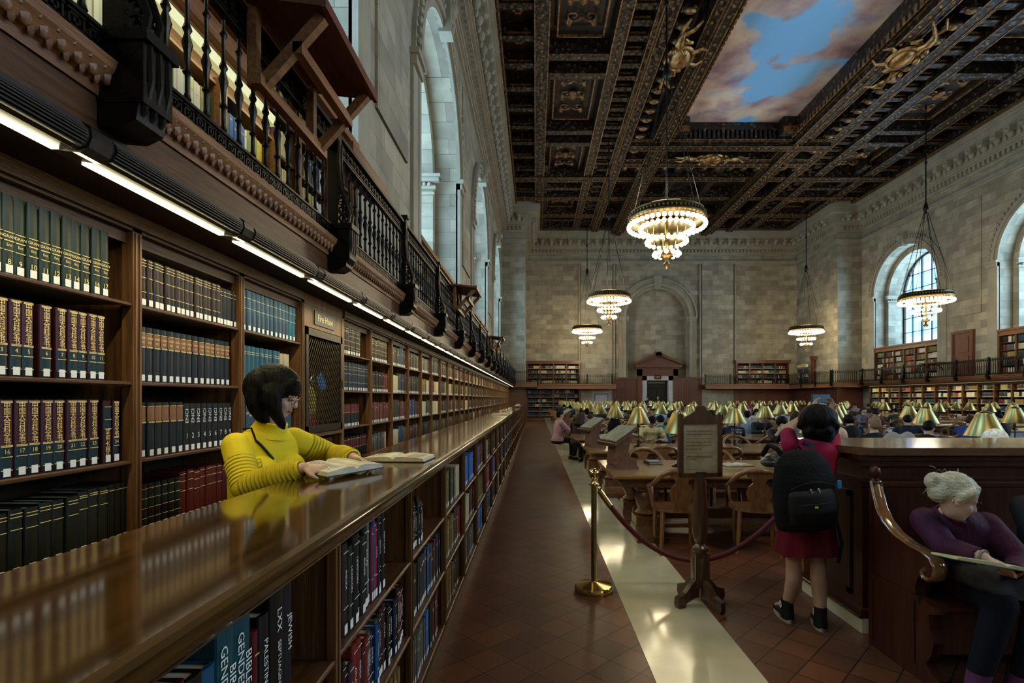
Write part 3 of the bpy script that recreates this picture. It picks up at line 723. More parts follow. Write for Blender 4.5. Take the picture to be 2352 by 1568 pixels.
for (x0, x1), pts, lab in (((-.8, 6.8), [(-2.5, .1, 37.45, 38.9), (-.8, .1, 38.9, 45)], 'wooden balcony across the far wall left of the doorway'), ((14.3, 22.3), [(21.35, 24.2, 37.45, 38.9), (21.35, 22.3, 38.9, 45)], 'wooden balcony across the far wall right of the doorway')):
    t = thing('gallery_balcony', lab, 'balcony'); m = MB(); m.box(x0, x1, 44.0, 45, 2.5, 2.8); m.build('floor_slab', wood, t)
    m2 = MB(); m2.box(x0, x1, 43.9, 44.05, 2.42, 2.82); m2.box(x0, x1, 43.85, 44.05, 2.72, 2.8); m2.build('fascia', woodf, t)
    for a, b, c, d in pts:
        m3 = MB(); m3.box(a, b, c, d, 2.42, 2.79); m3.build('fascia', woodf, t)

# ---------------------------------------------------------------- gallery light fittings under the fascia
def fitting_meshes():
    h = MB(); X = -1.60
    prof = [(X-.07, 2.47), (X+.02, 2.455), (X+.05, 2.47), (X+.065, 2.50), (X+.06, 2.53), (X+.03, 2.548), (X-.07, 2.548)]
    h.prism(prof, .045, .90, 'y')
    for k in range(9):
        a = k/8; z = 2.462+a*.08; x = X+.03+.04*sin(pi*(.15+.7*a)); h.box(x-.004, x+.006, .06, .88, z-.0025, z+.0025)
    def coll(a, b): c = MB(); c.prism([(X-.075, 2.46), (X+.03, 2.447), (X+.06, 2.465), (X+.073, 2.50), (X+.068, 2.535), (X+.03, 2.552), (X-.075, 2.552)], a, b, 'y'); return c.mesh('end_collar', cmat((.075,.07,.065), .3, .7))
    c = MB(); c.prism([(X-.075, 2.46), (X+.03, 2.447), (X+.06, 2.465), (X+.073, 2.50), (X+.068, 2.535), (X+.03, 2.552), (X-.075, 2.552)], 0, .045, 'y'); c.prism([(X-.075, 2.46), (X+.03, 2.447), (X+.06, 2.465), (X+.073, 2.50), (X+.068, 2.535), (X+.03, 2.552), (X-.075, 2.552)], .90, .945, 'y')
    c.box(X-.05, X+.01, .02, .1, 2.43, 2.46)
    tb = MB(); tb.box(X-.055, X-.028, .06, .885, 2.452, 2.466)
    return h.mesh('housing', grey), coll(0, .045), tb.mesh('light_tube', tubem), coll(.90, .945)
FM = fitting_meshes()
for i in range(39):
    y = .9 + .945*i
    t = thing('shelf_light', ('%s ribbed grey strip light from the camera, under the left balcony' % orde(i)) , 'light fitting', (0, y, 0), 0, 'strip lights under the left balcony')
    for nm, me in zip(('housing', 'end_collar', 'light_tube', 'end_collar'), FM):
        o = bpy.data.objects.new(nm, me); COL.objects.link(o); o.parent = t
for y0, y1, e in ((.3, 5, 32), (5, 14, 60), (14, 36, 130)):
    area('strip_light', (-1.63, (y0+y1)/2, 2.44), .05, y1-y0, (0, radians(-18), 0), e, (1.0, .84, .45))
area('strip_light', (MIR+1.63, 24, 2.44), .06, 26, (0, radians(18), 0), 190, (1.0, .84, .45))  # added light for the right-hand shelves, no fitting visible there
# unseen glowing strip, added to go with the area light above
o = MB(); o.box(23.50, 23.53, 12, 36.8, 2.45, 2.46); tag(o.build('shelf_light', tubef), 'added long strip light under the right balcony', 'light fitting')

# ---------------------------------------------------------------- gallery bookcases with upper lights (in the window recesses)
def upper_case(y0, y1, label):
    t = thing('gallery_bookcase', label, 'bookcase')
    m = MB(); m.box(-3.15, -2.6, y0, y1, 4.92, 5.16); m.box(-3.15, -2.5, y0-.05, y1+.05, 5.10, 5.2); m.box(-3.15, -2.53, y0, y1, 4.86, 4.92); m.build('cornice', woodf, t)
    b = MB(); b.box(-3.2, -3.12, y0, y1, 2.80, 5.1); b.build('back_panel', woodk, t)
    n = max(2, round((y1-y0)/.98)); wd = (y1-y0)/n
    for k in range(n+1):
        p = MB(); y = y0 + k*wd; p.box(-3.12, -2.6, y-.03, y+.03, 2.80, 4.92); p.box(-2.6, -2.57, y-.045, y+.045, 2.80, 4.92); p.build('post', woodv, t)
    for z in (2.92, 3.32, 3.72, 4.10, 4.5):
        s = MB(); s.box(-3.12, -2.61, y0, y1, z-.03, z); s.build('shelf', wood, t)
    return t
for i, (a, b) in enumerate(WIN_Y[1:]):
    o = upper_case(a+.02 if i else 4.86, b-.02, '%s gallery bookcase from the camera, set under a window of the left wall' % ORD[i])
    if i: 
        o2 = mirror(o, 'gallery_bookcase'); o2['label'] = 'gallery bookcase under the %s window of the right wall, counted from the far end' % ['', 'third', 'second', 'first'][i]
# near gallery: the case stands forward of the wall and carries a strip light
t = thing('gallery_light', 'greenish yellow lit strip fixed across the nearest gallery bookcase', 'light fitting'); m = MB(); m.box(-2.42, -2.36, 1.0, 4.75, 4.07, 4.155); m.build("diffuser", yell, t)
m = MB(); m.box(-2.52, -2.42, 1.0, 4.75, 3.98, 4.26); m.build('housing', woodf, t)
t = thing('gallery_bookcase', 'tall gallery bookcase nearest the camera, full of books behind the railing', 'bookcase')
m = MB(); 
for z0, z1, x in ((4.26, 4.34, -2.36), (4.34, 4.46, -2.40), (4.46, 4.52, -2.34), (4.52, 4.8, -2.42), (4.8, 4.9, -2.3), (4.9, 5.02, -2.24)): m.box(-2.7, x, .6, 4.8, z0, z1)
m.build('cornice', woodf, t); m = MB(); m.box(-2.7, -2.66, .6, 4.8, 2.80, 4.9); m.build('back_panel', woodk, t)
for k in range(6): m = MB(); y = .62+k*.83; m.box(-2.66, -2.37, y-.035, y+.035, 2.80, 4.0); m.box(-2.40, -2.35, y-.045, y+.045, 2.80, 3.98); m.build('post', woodf, t)
for z in (2.9, 3.24, 3.60, 3.96): m = MB(); m.box(-2.66, -2.38, .6, 4.8, z-.022, z); m.build('shelf', woodf, t)
area('gallery_glow', (-2.27, 2.9, 4.02), .05, 3.7, (0, radians(25), 0), 4.5, (.95, .9, .5))
# writing shelves hung out over the railing
def shelf_desk(y0, L, label):
    t = thing('railing_desk', label, 'desk', (0, y0, 0)); xo, xi = -1.10, -1.52; z = 3.63
    b = MB(); b.prism([(xi, z+.05), (xo, z), (xo, z+.035), (xi, z+.085)], 0, L, 'y'); b.prism([(xo-.005, z-.012), (xo+.02, z-.012), (xo+.02, z+.045), (xo-.005, z+.045)], -.01, L+.01, 'y'); b.build('desk_board', woodr2, t)
    for y in (.05, L-.10):
        s = MB(); a = Vector((xo-.03, y, z-.01)); c = Vector((xi+.08, y, z-.36)); d = (c-a); n = Vector((-d.z, 0, d.x)).normalized()*.028
        q = [a+n, a-n, c-n, c+n]; s.prism([(v.x, v.z) for v in q], y, y+.05, 'y'); s.prism([(xi, z-.38), (xi+.05, z-.38), (xi+.05, z+.05), (xi, z+.05)], y, y+.05, 'y'); s.build('strut', woodf, t)
    s = MB(); s.box(xi+.05, xi+.10, 0, L, z-.40, z-.345); s.box(xi+.24, xi+.29, .05, L-.05, z-.21, z-.15); s.build('cross_bar', woodf, t)
woodr2 = mat('desk_wood', (.10, .032, .018), .35, var=(6, (.16, .055, .03), 5, (5, .5, 5)))
shelf_desk(2.70, .86, 'dark red wooden writing shelf jutting over the railing nearest the camera')
shelf_desk(9.6, .9, 'second dark wooden writing shelf jutting over the left railing')
shelf_desk(17.5, .9, 'third dark wooden writing shelf jutting over the left railing, far along')
t = thing('railing_desk', 'tilted brown reading board standing above the left railing', 'desk'); m = MB(); m.prism([(GX-.02, GT+.0), (GX-.02, GT+.16), (GX-.05, GT+.16), (GX-.2, GT)], 4.5, 5.55, 'y'); m.build('desk_board', woodr2, t)
t = thing('railing_desk', 'small dark writing shelf on the right balcony railing', 'desk'); m = MB(); m.box(22.65, 23.2, 29.6, 30.9, 3.62, 3.68); m.build('desk_board', woodr2, t); m = MB(); m.prism([(22.75, 3.62), (22.85, 3.62), (23.2, 3.2), (23.2, 3.3)], 29.7, 29.8); m.prism([(22.75, 3.62), (22.85, 3.62), (23.2, 3.2), (23.2, 3.3)], 30.7, 30.8); m.build('strut', woodr2, t)
# door on the right gallery, between windows
dr = MB(); dr.box(MIR+2.5, MIR+2.68, 29.0, 30.25, 2.80, 5.35); dr.prism([(29.0-.1, 2.80), (28.85, 5.45), (30.4, 5.45), (30.35, 2.80), (30.25, 2.80), (30.25, 5.3), (29.0, 5.3), (29.0, 2.80)], MIR+2.44, MIR+2.6, 'x')
dr.box(MIR+2.47, MIR+2.52, 29.2, 30.05, 4.2, 5.1); dr.box(MIR+2.47, MIR+2.52, 29.2, 30.05, 3.0, 4.0); o = dr.build('door_1', woodr2); tag(o, kind='structure')
h = MB(); h.ell((MIR+2.43, 30.1, 3.9), .04, .04, .05); h.build('door_handle', brass, o, True)

# ---------------------------------------------------------------- counter
CX0, CX1, CZ = -1.11, -.55, 1.24
ct = thing('bookshelf_counter', 'long low bookcase counter with a glossy brown wooden top', 'counter')
YC0, YC1 = -1.2, 30.0
m = MB(); m.prism([(CX0, CZ-.04), (CX0-.005, CZ-.015), (CX0+.01, CZ), (CX1-.03, CZ), (CX1-.012, CZ-.004), (CX1-.006, CZ-.014), (CX1-.010, CZ-.020), (CX1, CZ-.026), (CX1+.004, CZ-.040), (CX1-.008, CZ-.052), (CX1-.022, CZ-.056), (CX1-.026, CZ-.070), (CX1-.038, CZ-.076), (CX0+.02, CZ-.076)], YC0, YC1, 'y')
m.build('countertop', woodc, ct)
SX = -.595; CP = [-.30+.93*k for k in range(33)]
for k, y in enumerate(CP):
    m = MB(); m.box(CX0+.02, SX, y-.012, y+.012, 0, CZ-.07); m.box(SX-.02, SX+.006, y-.02, y+.02, 0.05, CZ-.07); m.box(SX+.006, SX+.011, y-.004, y+.004, .1, CZ-.08); m.build('divider', woodv, ct)
    if k < 32:
        for z in (.83, .48, .13):
            m = MB(); m.prism([(CX0+.05, z-.016), (SX-.004, z-.016), (SX, z-.02), (SX+.006, z-.012), (SX+.006, z-.004), (SX, z), (CX0+.05, z)], y+.015, y+.915, 'y')
            m.build('shelf', wood, ct)
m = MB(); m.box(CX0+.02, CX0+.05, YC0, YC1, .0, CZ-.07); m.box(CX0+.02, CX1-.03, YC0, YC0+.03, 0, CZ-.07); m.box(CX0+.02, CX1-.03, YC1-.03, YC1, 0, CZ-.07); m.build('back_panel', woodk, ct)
m = MB(); m.box(CX0+.05, SX+.012, YC0+.03, YC1-.03, .0, .11); m.build('plinth', wood, ct)

# ---------------------------------------------------------------- fire hose cabinet in bay 4
y0 = B0+BW*3; t = thing('fire_hose_cabinet', 'wooden fire hose cabinet with a dark wire mesh door between the left bookcases', 'cabinet', (BX, y0, 0))
m = MB(); m.box(-.36, .012, -.03, .03, 0, 2.4); m.box(-.36, .012, BW-.03, BW+.03, 0, 2.4); m.box(-.38, -.35, 0, BW, 0, 2.4); m.box(-.36, .012, 0, BW, 2.385, 2.46); m.build('body', woodv, t)
m = MB(); m.box(-.02, .008, .03, BW-.03, 2.20, 2.385); m.build('header_panel', woodv, t)
for z in (1.27, .9): m = MB(); m.box(-.36, .015, .03, BW-.03, z, z+.03); m.build('shelf', woodv, t)
d = MB(); 
for a in ((.04, .085, 1.31, 2.19), (BW-.085, BW-.04, 1.31, 2.19), (.04, BW-.04, 1.31, 1.37), (.04, BW-.04, 2.13, 2.19)): d.box(-.005, .022, a[0], a[1], a[2], a[3])
dd = d.build('door', cmat((.05, .042, .03), .35, .5), t)
g = MB(); n = 0
for s in (1, -1):
    k = -1.0
    while k < 1.9:
        # diagonal wires clipped to the door opening
        pts = []
        for u in [i/40 for i in range(41)]:
            yy = .085 + u*(BW-.17); zz = 1.37 + (u*(BW-.17)*1.5*s) + k*(1 if s > 0 else 1)
            if 1.37 <= zz <= 2.13: pts.append((yy, zz))
        if len(pts) > 1: g.tube([(.004*s, *pts[0]), (.004*s, *pts[-1])], .0035, 4)
        k += .062
g.build('wire_mesh', cmat((.035, .028, .016), .4, .6), dd)
h = MB(); h.box(.02, .04, BW-.075, BW-.055, 1.7, 1.78); h.build('handle', brass, dd)
s = MB(); s.box(.008, .016, .22, .66, 2.235, 2.355); sg = s.build('name_plate', blackp, t)
s = MB(); add_text(s, 'Fire Hose', .085, face_x(.019, .44, 2.295)); s.build('lettering', inkg, sg)
# things inside the cabinet
t = thing('fire_hose', 'folded pale canvas fire hose hanging behind the mesh door', 'hose', (BX-.16, y0+.2, 0)); m = MB()
for k in range(5): m.tube([(0, -.06+.035*k, 1.95-.02*k), (.02, -.065+.035*k, 1.6), (0, -.05+.035*k, 1.36)], .02, 6)
m.tube([(0, .02, 1.36), (.05, .14, 1.33), (.03, .2, 1.5), (.02, .12, 1.9), (0, .02, 2.0)], .022, 6); m.build('hose_fold', cmat('8a7a5a'), t, True)
t = thing('fire_extinguisher', 'red cylinder with yellow label and blue tag inside the mesh cabinet', 'extinguisher', (BX-.16, y0+.47, 1.30))
m = MB(); m.lathe([(.07, 0), (.075, .02), (.075, .16), (.073, .17)], 16); m.build('cylinder_body', cmat('9a1410', .3), t, True)
m = MB(); m.lathe([(.0765, .17), (.0765, .34)], 16); m.lathe([(.075, .34), (.05, .40), (.02, .43)], 16); m.build('yellow_label', cmat('b8a33a', .4), t, True)
m = MB(); m.box(-.03, .03, -.02, .09, .43, .47); m.tube([(0, .03, .45), (.02, .09, .52), (.03, .02, .56)], .012, 6); m.build('valve_handle', silver, t)
m = MB(); m.add([(.10, -.05, .48), (.11, .03, .54), (.13, .10, .42), (.12, .02, .36), (.105, -.05, .48-.003), (.115, .03, .537), (.135, .10, .417), (.125, .02, .357)], [(0, 1, 2, 3), (4, 7, 6, 5), (0, 3, 7, 4), (1, 5, 6, 2), (0, 4, 5, 1), (3, 2, 6, 7)]); m.build('blue_tag', cmat('2f8fe0', .5), t)

# ---------------------------------------------------------------- far wall woodwork
pw = thing('wall_panelling', 'dark brown wood panelling along the foot of the far wall', 'panelling')
def panels(x0, x1, z1, Y):
    m = MB(); m.box(x0, x1, Y-.08, Y+.05, 0, z1); m.box(x0, x1, Y-.16, Y+.05, z1-.14, z1); m.box(x0, x1, Y-.12, Y+.05, 0, .2)
    n = max(1, round((x1-x0)/1.1)); w_ = (x1-x0)/n
    for k in range(n):
        a = x0 + k*w_; m.box(a-.05, a+.05, Y-.12, Y, 0, z1-.1); 
        for q in ((.35, z1*.42), (z1*.48, z1-.4)):
            m.box(a+.2, a+w_-.2, Y-.11, Y, q[0], q[0]+.05); m.box(a+.2, a+w_-.2, Y-.11, Y, q[1]-.05, q[1]); m.box(a+.2, a+.25, Y-.11, Y, q[0], q[1]); m.box(a+w_-.25, a+w_-.2, Y-.11, Y, q[0], q[1])
    m.build('panel_section', woodr2, pw)
panels(6.8, 9.1, 3.35, YE); panels(11.8, 14.3, 3.35, YE); panels(14.3, 22.3, 2.5, YE); panels(3.9, 4.8, 2.5, YE); panels(6.5, 6.8, 2.5, YE)
m = MB(); m.box(22.2, 22.35, 38.8, 45, 0, 2.5); m.box(22.3, 24.2, 38.7, 38.9, 0, 2.5); m.box(-.85, -.75, 38.8, 45, 0, 2.5); m.box(-2.5, -.8, 38.7, 38.85, 0, 2.5)
for y in (40, 41.5, 43): m.box(22.15, 22.3, y, y+.12, 0, 2.45)
m.build('side_panel', woodr2, pw)
# centre doorway
t = thing('doorway_surround', 'wooden door surround with a triangular pediment and white marble frame in the far wall', 'doorway')
m = MB(); m.box(8.75, 9.15, YE-.25, YE+.1, 0, 4.25); m.box(11.8, 12.2, YE-.25, YE+.1, 0, 4.25); m.box(8.75, 12.2, YE-.25, YE+.1, 3.55, 4.25); m.box(8.5, 12.45, YE-.55, YE+.1, 4.25, 4.5); m.box(8.6, 12.35, YE-.35, YE+.1, 4.12, 4.25)
m.build('wooden_frame', woodr2, t)
m = MB(); m.prism([(8.5, 4.5), (12.45, 4.5), (10.475, 5.35)], YE-.3, YE+.1); 
for s in (0, 1):
    f_ = (lambda x: x) if s == 0 else (lambda x: 20.95-x)
    m.prism([(f_(8.4), 4.48), (f_(8.55), 4.7), (f_(10.475), 5.58), (f_(10.475), 5.3)], YE-.6, YE+.1)
m.box(10.2, 10.75, YE-.6, YE, 5.25, 5.6); m.build('pediment', woodr2, t)
m = MB(); m.box(9.15, 9.55, YE-.2, YE+.3, 0, 3.55); m.box(11.4, 11.8, YE-.2, YE+.3, 0, 3.55); m.box(9.15, 11.8, YE-.2, YE+.3, 3.15, 3.55); m.build('marble_frame', marblew, t)
m = MB(); m.box(10.2, 10.75, YE-.3, YE-.18, 3.28, 3.6); p_ = m.build('number_plaque', cmat('3a1712'), t); m = MB(); add_text(m, 'EXIT', .2, face_ny(10.475, YE-.31, 3.44)); m.build('lettering', inkg, p_)
d = MB(); d.box(9.55, 11.4, YE+.3, YE+.36, 0, 3.15); d.box(9.6, 10.45, YE+.26, YE+.3, .1, 2.45); d.box(10.5, 11.35, YE+.26, YE+.3, .1, 2.45); d.box(9.6, 11.35, YE+.22, YE+.3, 2.5, 2.6)
o = d.build('door_2', cmat((.014, .012, .010), .4)); tag(o, kind='structure'); m = MB(); m.box(9.7, 11.2, YE+.18, YE+.24, 2.92, 3.06); m.build('lit_sign', cmat('8a8055'), o)
m = MB(); m.box(10.38, 10.42, YE+.2, YE+.28, 1.0, 1.4); m.box(10.54, 10.58, YE+.2, YE+.28, 1.0, 1.4); m.build('door_handle', brass, o)
# white side door
d = MB(); d.box(4.85, 6.45, YE-.15, YE, 0, 2.22); o = d.build('door_3', cmat('b9aeb6', .4)); tag(o, kind='structure'); m = MB(); m.box(5.15, 6.15, YE-.17, YE-.15, 0, 1.95); m.build('door_panel', cmat('c9c4cc', .4), o)
m = MB(); m.box(5.05, 5.15, YE-.2, YE-.1, 0, 2.0); m.box(6.15, 6.25, YE-.2, YE-.1, 0, 2.0); m.box(5.05, 6.25, YE-.2, YE-.1, 1.95, 2.05); m.build('door_frame', cmat('8d838c', .4), o)
# far bookcases
def far_case(x0, x1, z0, z1, Y, rows, label, rot=False):
    t = thing('far_bookcase', label, 'bookcase', (x0, Y, 0), pi/2 if rot else 0)
    L = x1-x0
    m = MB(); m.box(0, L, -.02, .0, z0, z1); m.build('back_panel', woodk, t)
    m = MB(); m.box(-.1, L+.1, -.5, 0, z1, z1+.12); m.box(-.15, L+.15, -.55, 0, z1+.12, z1+.28); m.build('cornice', woodr2, t)
    n = max(2, round(L/1.05)); w_ = L/n
    for k in range(n+1): m = MB(); m.box(k*w_-.05, k*w_+.05, -.4, 0, z0, z1); m.build('post', woodr2, t)
    for z in rows: m = MB(); m.box(0, L, -.38, 0, z-.03, z); m.build('shelf', woodv, t)
    return t
FR_UP = [2.9, 3.35, 3.75, 4.15]; FR_LO = [.1, .5, .9, 1.3, 1.7, 2.05]
far_case(-.7, 3.75, 2.8, 4.55, YE, FR_UP, 'far wall bookcase on the balcony left of the doorway')
far_case(-.7, 3.75, 0, 2.4, YE-.05, FR_LO, 'far wall bookcase at floor level in the left corner')
far_case(17.2, 21.6, 2.8, 4.6, YE, FR_UP, 'far wall bookcase on the balcony right of the doorway')
far_case(0, 1.8, 2.8, 4.7, 45.0, FR_UP, 'narrow bookcase on the balcony in the right far corner').location = (22.28, 42.2, 0)
bpy.data.objects[-1] if False else None
# ================================================================ BOOKS
def cylpage(mb, w, h, d):
    pass
BK = {}
NUMW = ['zero','one','two','three','four','five','six','seven','eight','nine','ten','eleven','twelve','thirteen','fourteen','fifteen','sixteen','seventeen','eighteen','nineteen','twenty','twenty-one','twenty-two','twenty-three','twenty-four','twenty-five','twenty-six']
def book_parts(w, h, d, base, band=None, bands=(), gold=(), text=None, sticker=True, sk=0):
    """book standing upright, spine towards +X, w along Y; returns list of (name, mesh)"""
    r = .006 if w > .02 else .003
    sp = [(0.0, -w/2+r*.4), (.0+r*.5, -w/4), (r*.7, 0), (r*.5, w/4), (0.0, w/2-r*.4)]
    c = MB()
    # cover: spine slab and two boards
    P = [(-d, -w/2), (-.004, -w/2), (.0, -w/2+.002)] + sp[1:4] + [(.0, w/2-.002), (-.004, w/2), (-d, w/2), (-d, w/2-.003), (-.008, w/2-.003), (-.008, -w/2+.003), (-d, -w/2+.003)]
    c.prism(P, 0, h, 'z', 0)
    mats = [cmat(base, .45)]
    if band:                        # second colour block from z fractions
        for (z0, z1, colr) in band:
            mats.append(cmat(colr, .45)); P2 = [(x+.0007, y) for x, y in [(.0, -w/2+.0015)] + sp[1:4] + [(.0, w/2-.0015)]]
            vs = [(x, y, h*z0) for x, y in P2] + [(x, y, h*z1) for x, y in P2]; n = len(P2)
            c.add(vs, [(i, i+1, n+i+1, n+i) for i in range(n-1)], len(mats)-1)
    out = [('cover', c.mesh('cover', mats))]
    p = MB(); p.box(-d+.006, -.008, -w/2+.003, w/2-.003, .004, h-.006); out.append(('page_block', p.mesh('page_block', paper)))
    g = MB(); k = 0
    for z in gold: g.box(r*.7+.0004, r*.7+.0012, -w*.42, w*.42, h*z-.0012, h*z+.0012)
    if text:
        for (s, z, size, rot, lh) in text: add_text(g, s, size, face_x(r*.7+.0016, 0, h*z, rot), 'CENTER', lh)
    if g.v: out.append(('spine_lettering', g.mesh('spine_lettering', inkw if sk == 1 else inkg)))
    if sticker:
        s = MB(); sw = min(w*.8, .026); s.box(r*.7+.0005, r*.7+.0015, -sw/2, sw/2, .006, .036); s.box(r*.7+.0015, r*.7+.0017, -sw*.3, sw*.2, .014, .016) ; s.box(r*.7+.0015, r*.7+.0017, -sw*.3, sw*.3, .024, .026)
        out.append(('call_label', s.mesh('call_label', white)))
    return out
def shorten(l):
    for a, b in ((' of the bookcase right of the hose cabinet', ' right of hose cabinet'), (' of the second bookcase right of the hose cabinet', ', second bay past hose cabinet'), ('slightly ', ''), (' of the counter end nearest the camera', ' of nearest counter end'), (' with gold Chinese title', ' with Chinese title'), (' the nearest left bookcase', ' nearest left bookcase')):
        if len(l.split()) > 15: l = l.replace(a, b)
    w_ = l.split(); return ' '.join(w_[:16])
def place_book(name, key, parts_fn, loc, label, group, tilt=0, lean=0, rz=0):
    if key not in BK: BK[key] = parts_fn()
    ps = BK[key]
    o = bpy.data.objects.new(name, ps[0][1]); COL.objects.link(o); o.location = loc
    o.rotation_euler = (lean, tilt, rz)
    tag(o, shorten(label), 'book', group)
    for nm, me in ps[1:]:
        c = bpy.data.objects.new(nm, me); COL.objects.link(c); c.parent = o
    return o
def row(y0, z, X, specs, where, face='the left wall'):
    """specs: list of (count, w, key, fn(i)->parts kwargs, gap, desc, start)"""
    y = y0; k = 0
    for sp in specs:
        if sp[0] == 'gap': y += sp[1]; continue
        n, w_, h, d, fn, desc = sp[:6]; jit = sp[6] if len(sp) > 6 else 0; lean = sp[7] if len(sp) > 7 else 0
        for i in range(n):
            kw = fn(i); hh = h*(1+jit*random.uniform(-1, 1)) if jit else h; hh = round(hh, 3)
            key = (round(w_, 3), hh, d, str(kw))
            lb = desc.replace('#', NUMW[int(kw['num'])] if 'num' in kw else '') if '#' in desc else '%s %s' % (ORD[i], desc) if n > 1 else desc
            kw2 = {a: b for a, b in kw.items() if a != 'num'}
            place_book('book', key, (lambda kw2=kw2, hh=hh: book_parts(w_-.0012, hh, d, **kw2)), (X - random.uniform(0, .006), y+w_/2, z+.0008 + abs(sin(lean))*w_/2), '%s, %s' % (lb, where), 'books on %s' % where, 0, lean)
            y += w_ + (random.choice((0, 0, 0, .006)) if jit >= 0 else 0)
    return y
HZ = '中\n国\n大\n百\n科\n全\n书'
def chin(i0):
    def f(i):
        n = str(i0+i)
        return dict(base='3c1420', band=((.0, .40, '0d2a33'), (.0, .10, '2b1016')), gold=(.10, .40, .415, .27, .965, .98), text=((HZ, .69, .027, 0, .82), (n, .335, .022, 0, 1)), num=n)
    return f
def gran(i0):
    def f(i):
        n = str(i0+i)
        return dict(base='14291c', gold=(.30, .42, .425, .53), text=(('GRAN', .475, .016, 0, 1), ('Enc', .37, .015, 0, 1), (n, .16, .028, 0, 1)), num=n)
    return f
F = lambda **k: (lambda i: dict(**k))
L0 = B0 - BW
def b_y(i): return B0 + BW*(i-1) + .035
XB = BX - .015
top = 'top shelf of the nearest left bookcase'
row(b_y(1)+.11, SHZ[0], XB, [(13, .045, .29, .2, gran(5), 'dark green volume numbered # with gold lettering')], top)
row(b_y(1)+.0, SHZ[1], XB, [(2, .055, .30, .2, F(base='10261c', gold=(.5, .58, .35, .42), text=(('GRAN', .54, .02, 0, 1), ('A-2', .385, .02, 0, 1), ('20', .2, .03, 0, 1))), 'wide dark green volume left of the maroon set'), (3, .052, .285, .2, chin(1), 'maroon volume numbered # with gold Chinese title'), ('gap', .006), (2, .046, .285, .2, chin(4), 'maroon volume numbered # with gold Chinese title'), ('gap', .02), (1, .05, .285, .2, chin(6), 'maroon volume numbered # with gold Chinese title'), ('gap', .012), (5, .046, .285, .2, chin(7), 'maroon volume numbered # with gold Chinese title')], 'second shelf of the nearest left bookcase')
row(b_y(1)+.02, SHZ[2], XB, [(12, .0515, .285, .2, chin(12), 'maroon volume numbered # with gold Chinese title'), ('gap', .02), (1, .045, .28, .2, F(base='2f1118', band=((.55, .9, '0d2a33'),), gold=(.55, .7, .9), text=(('中国大百科', .32, .026, pi/2, 1),)), 'maroon volume standing upside down'), ('gap', .012), (1, .035, .28, .2, chin(24), 'last maroon Chinese volume numbered #')], 'third shelf of the nearest left bookcase')
row(b_y(1)+.02, SHZ[3], XB, [(1, .06, .25, .2, F(base='27401c', gold=(.9, .6, .57, .54)), 'mid green book'), (8, .056, .25, .2, F(base='1b1d16', gold=(.93, .88, .7)), 'olive black book', .02), (3, .05, .27, .2, F(base='20231a', gold=(.93, .9, .72)), 'tall olive black book', .02), (3, .04, .27, .2, F(base='16180f', gold=(.9,)), 'narrow black book', .01)], 'fourth shelf of the nearest left bookcase')
w2 = 'shelf of the second left bookcase'
row(b_y(2)+.02, SHZ[0], XB, [(16, .038, .235, .19, F(base='2b1a12', band=((.0, .35, '1c130d'),), gold=(.96, .9, .84, .6, .3)), 'brown volume with gold bands'), (5, .034, .225, .19, F(base='1b1a18', gold=(.9, .8)), 'thin black volume with gold bands')], 'top ' + w2)
row(b_y(2)+.01, SHZ[1], XB, [(15, .049, .27, .2, F(base='0e1a22', band=((.66, .88, '8a6347'),), gold=(.63, .645, .89), text=(('GRAN', .8, .013, 0, 1), ('ENC', .72, .013, 0, 1))), 'navy volume with tan title block')], 'second ' + w2)
def enci(i):
    n = str(i+1); return dict(base='101216', text=(('ENCI', .74, .036, pi/2, 1), (n, .32, .04, 0, 1)), gold=(), num=n, band=((0, .14, '3a1a12'),), sk=1)
row(b_y(2)+.01, SHZ[2], XB, [(6, .052, .27, .2, F(base='0e1a22', band=((.66, .92, '8a6347'),), gold=(.63, .645, .93)), 'navy volume with tan title block'), ('gap', .004), (9, .05, .262, .2, enci, 'black volume numbered # with large vertical lettering')], 'third ' + w2)
row(b_y(2)+.02, SHZ[3], XB, [(6, .045, .24, .2, F(base='0c0e0e', gold=(.9, .7, .5, .3, .15), band=((.55, .86, '15211d'),)), 'black volume with gold grid'), (7, .052, .262, .2, F(base='5a1d14', gold=(.95, .8, .6)), 'worn red brown volume', .02), (2, .04, .25, .2, F(base='4a1812', gold=(.9,)), 'narrow red brown volume', .01)], 'fourth ' + w2)
w3 = 'shelf of the third left bookcase'
row(b_y(3)+.01, SHZ[0], XB, [(11, .058, .27, .2, F(base='0f4a63', band=((.0, .45, '0b3850'),), gold=(.8, .55)), 'teal blue volume'), (2, .056, .265, .2, F(base='1a5c76', gold=(.8, .55)), 'slightly leaning teal blue volume at the right end', .01, -.04)], 'top ' + w3)
row(b_y(3)+.01, SHZ[1], XB, [(9, .056, .27, .2, F(base='0f5068', gold=(.85, .8)), 'teal blue volume'), (3, .05, .26, .2, F(base='b9a88a', gold=(.6,)), 'cream volume')], 'second ' + w3)
if 0: row(b_y(3)+.01, SHZ[2], XB, [(12, .05, .26, .2, F(base='1b2b30', gold=(.85, .8)), 'slate volume')], 'third ' + w3)
row(b_y(4)+.03, .98, XB, [(5, .12, .26, .2, F(base='4a0f14', gold=(.3, .7)), 'wide dark red volume below the fire hose cabinet', .02)], 'low shelf of the hose cabinet')
w5 = 'shelf of the bookcase right of the hose cabinet'
row(b_y(5)+.02, SHZ[0], XB, [(4, .045, .28, .2, F(base='16140f', gold=(.93, .85, .8, .5, .3)), 'black volume with white gold bands', .01), (7, .045, .275, .2, F(base='1c1a12', gold=(.93, .85, .7, .5, .3, .2)), 'leaning black and gold volume', .01, -.10)], 'top ' + w5)
row(b_y(5)+.01, SHZ[1], XB, [(14, .054, .29, .2, F(base='0f2638', gold=(.85, .75, .6, .3)), 'navy blue volume with silver lines', .01)], 'second ' + w5)
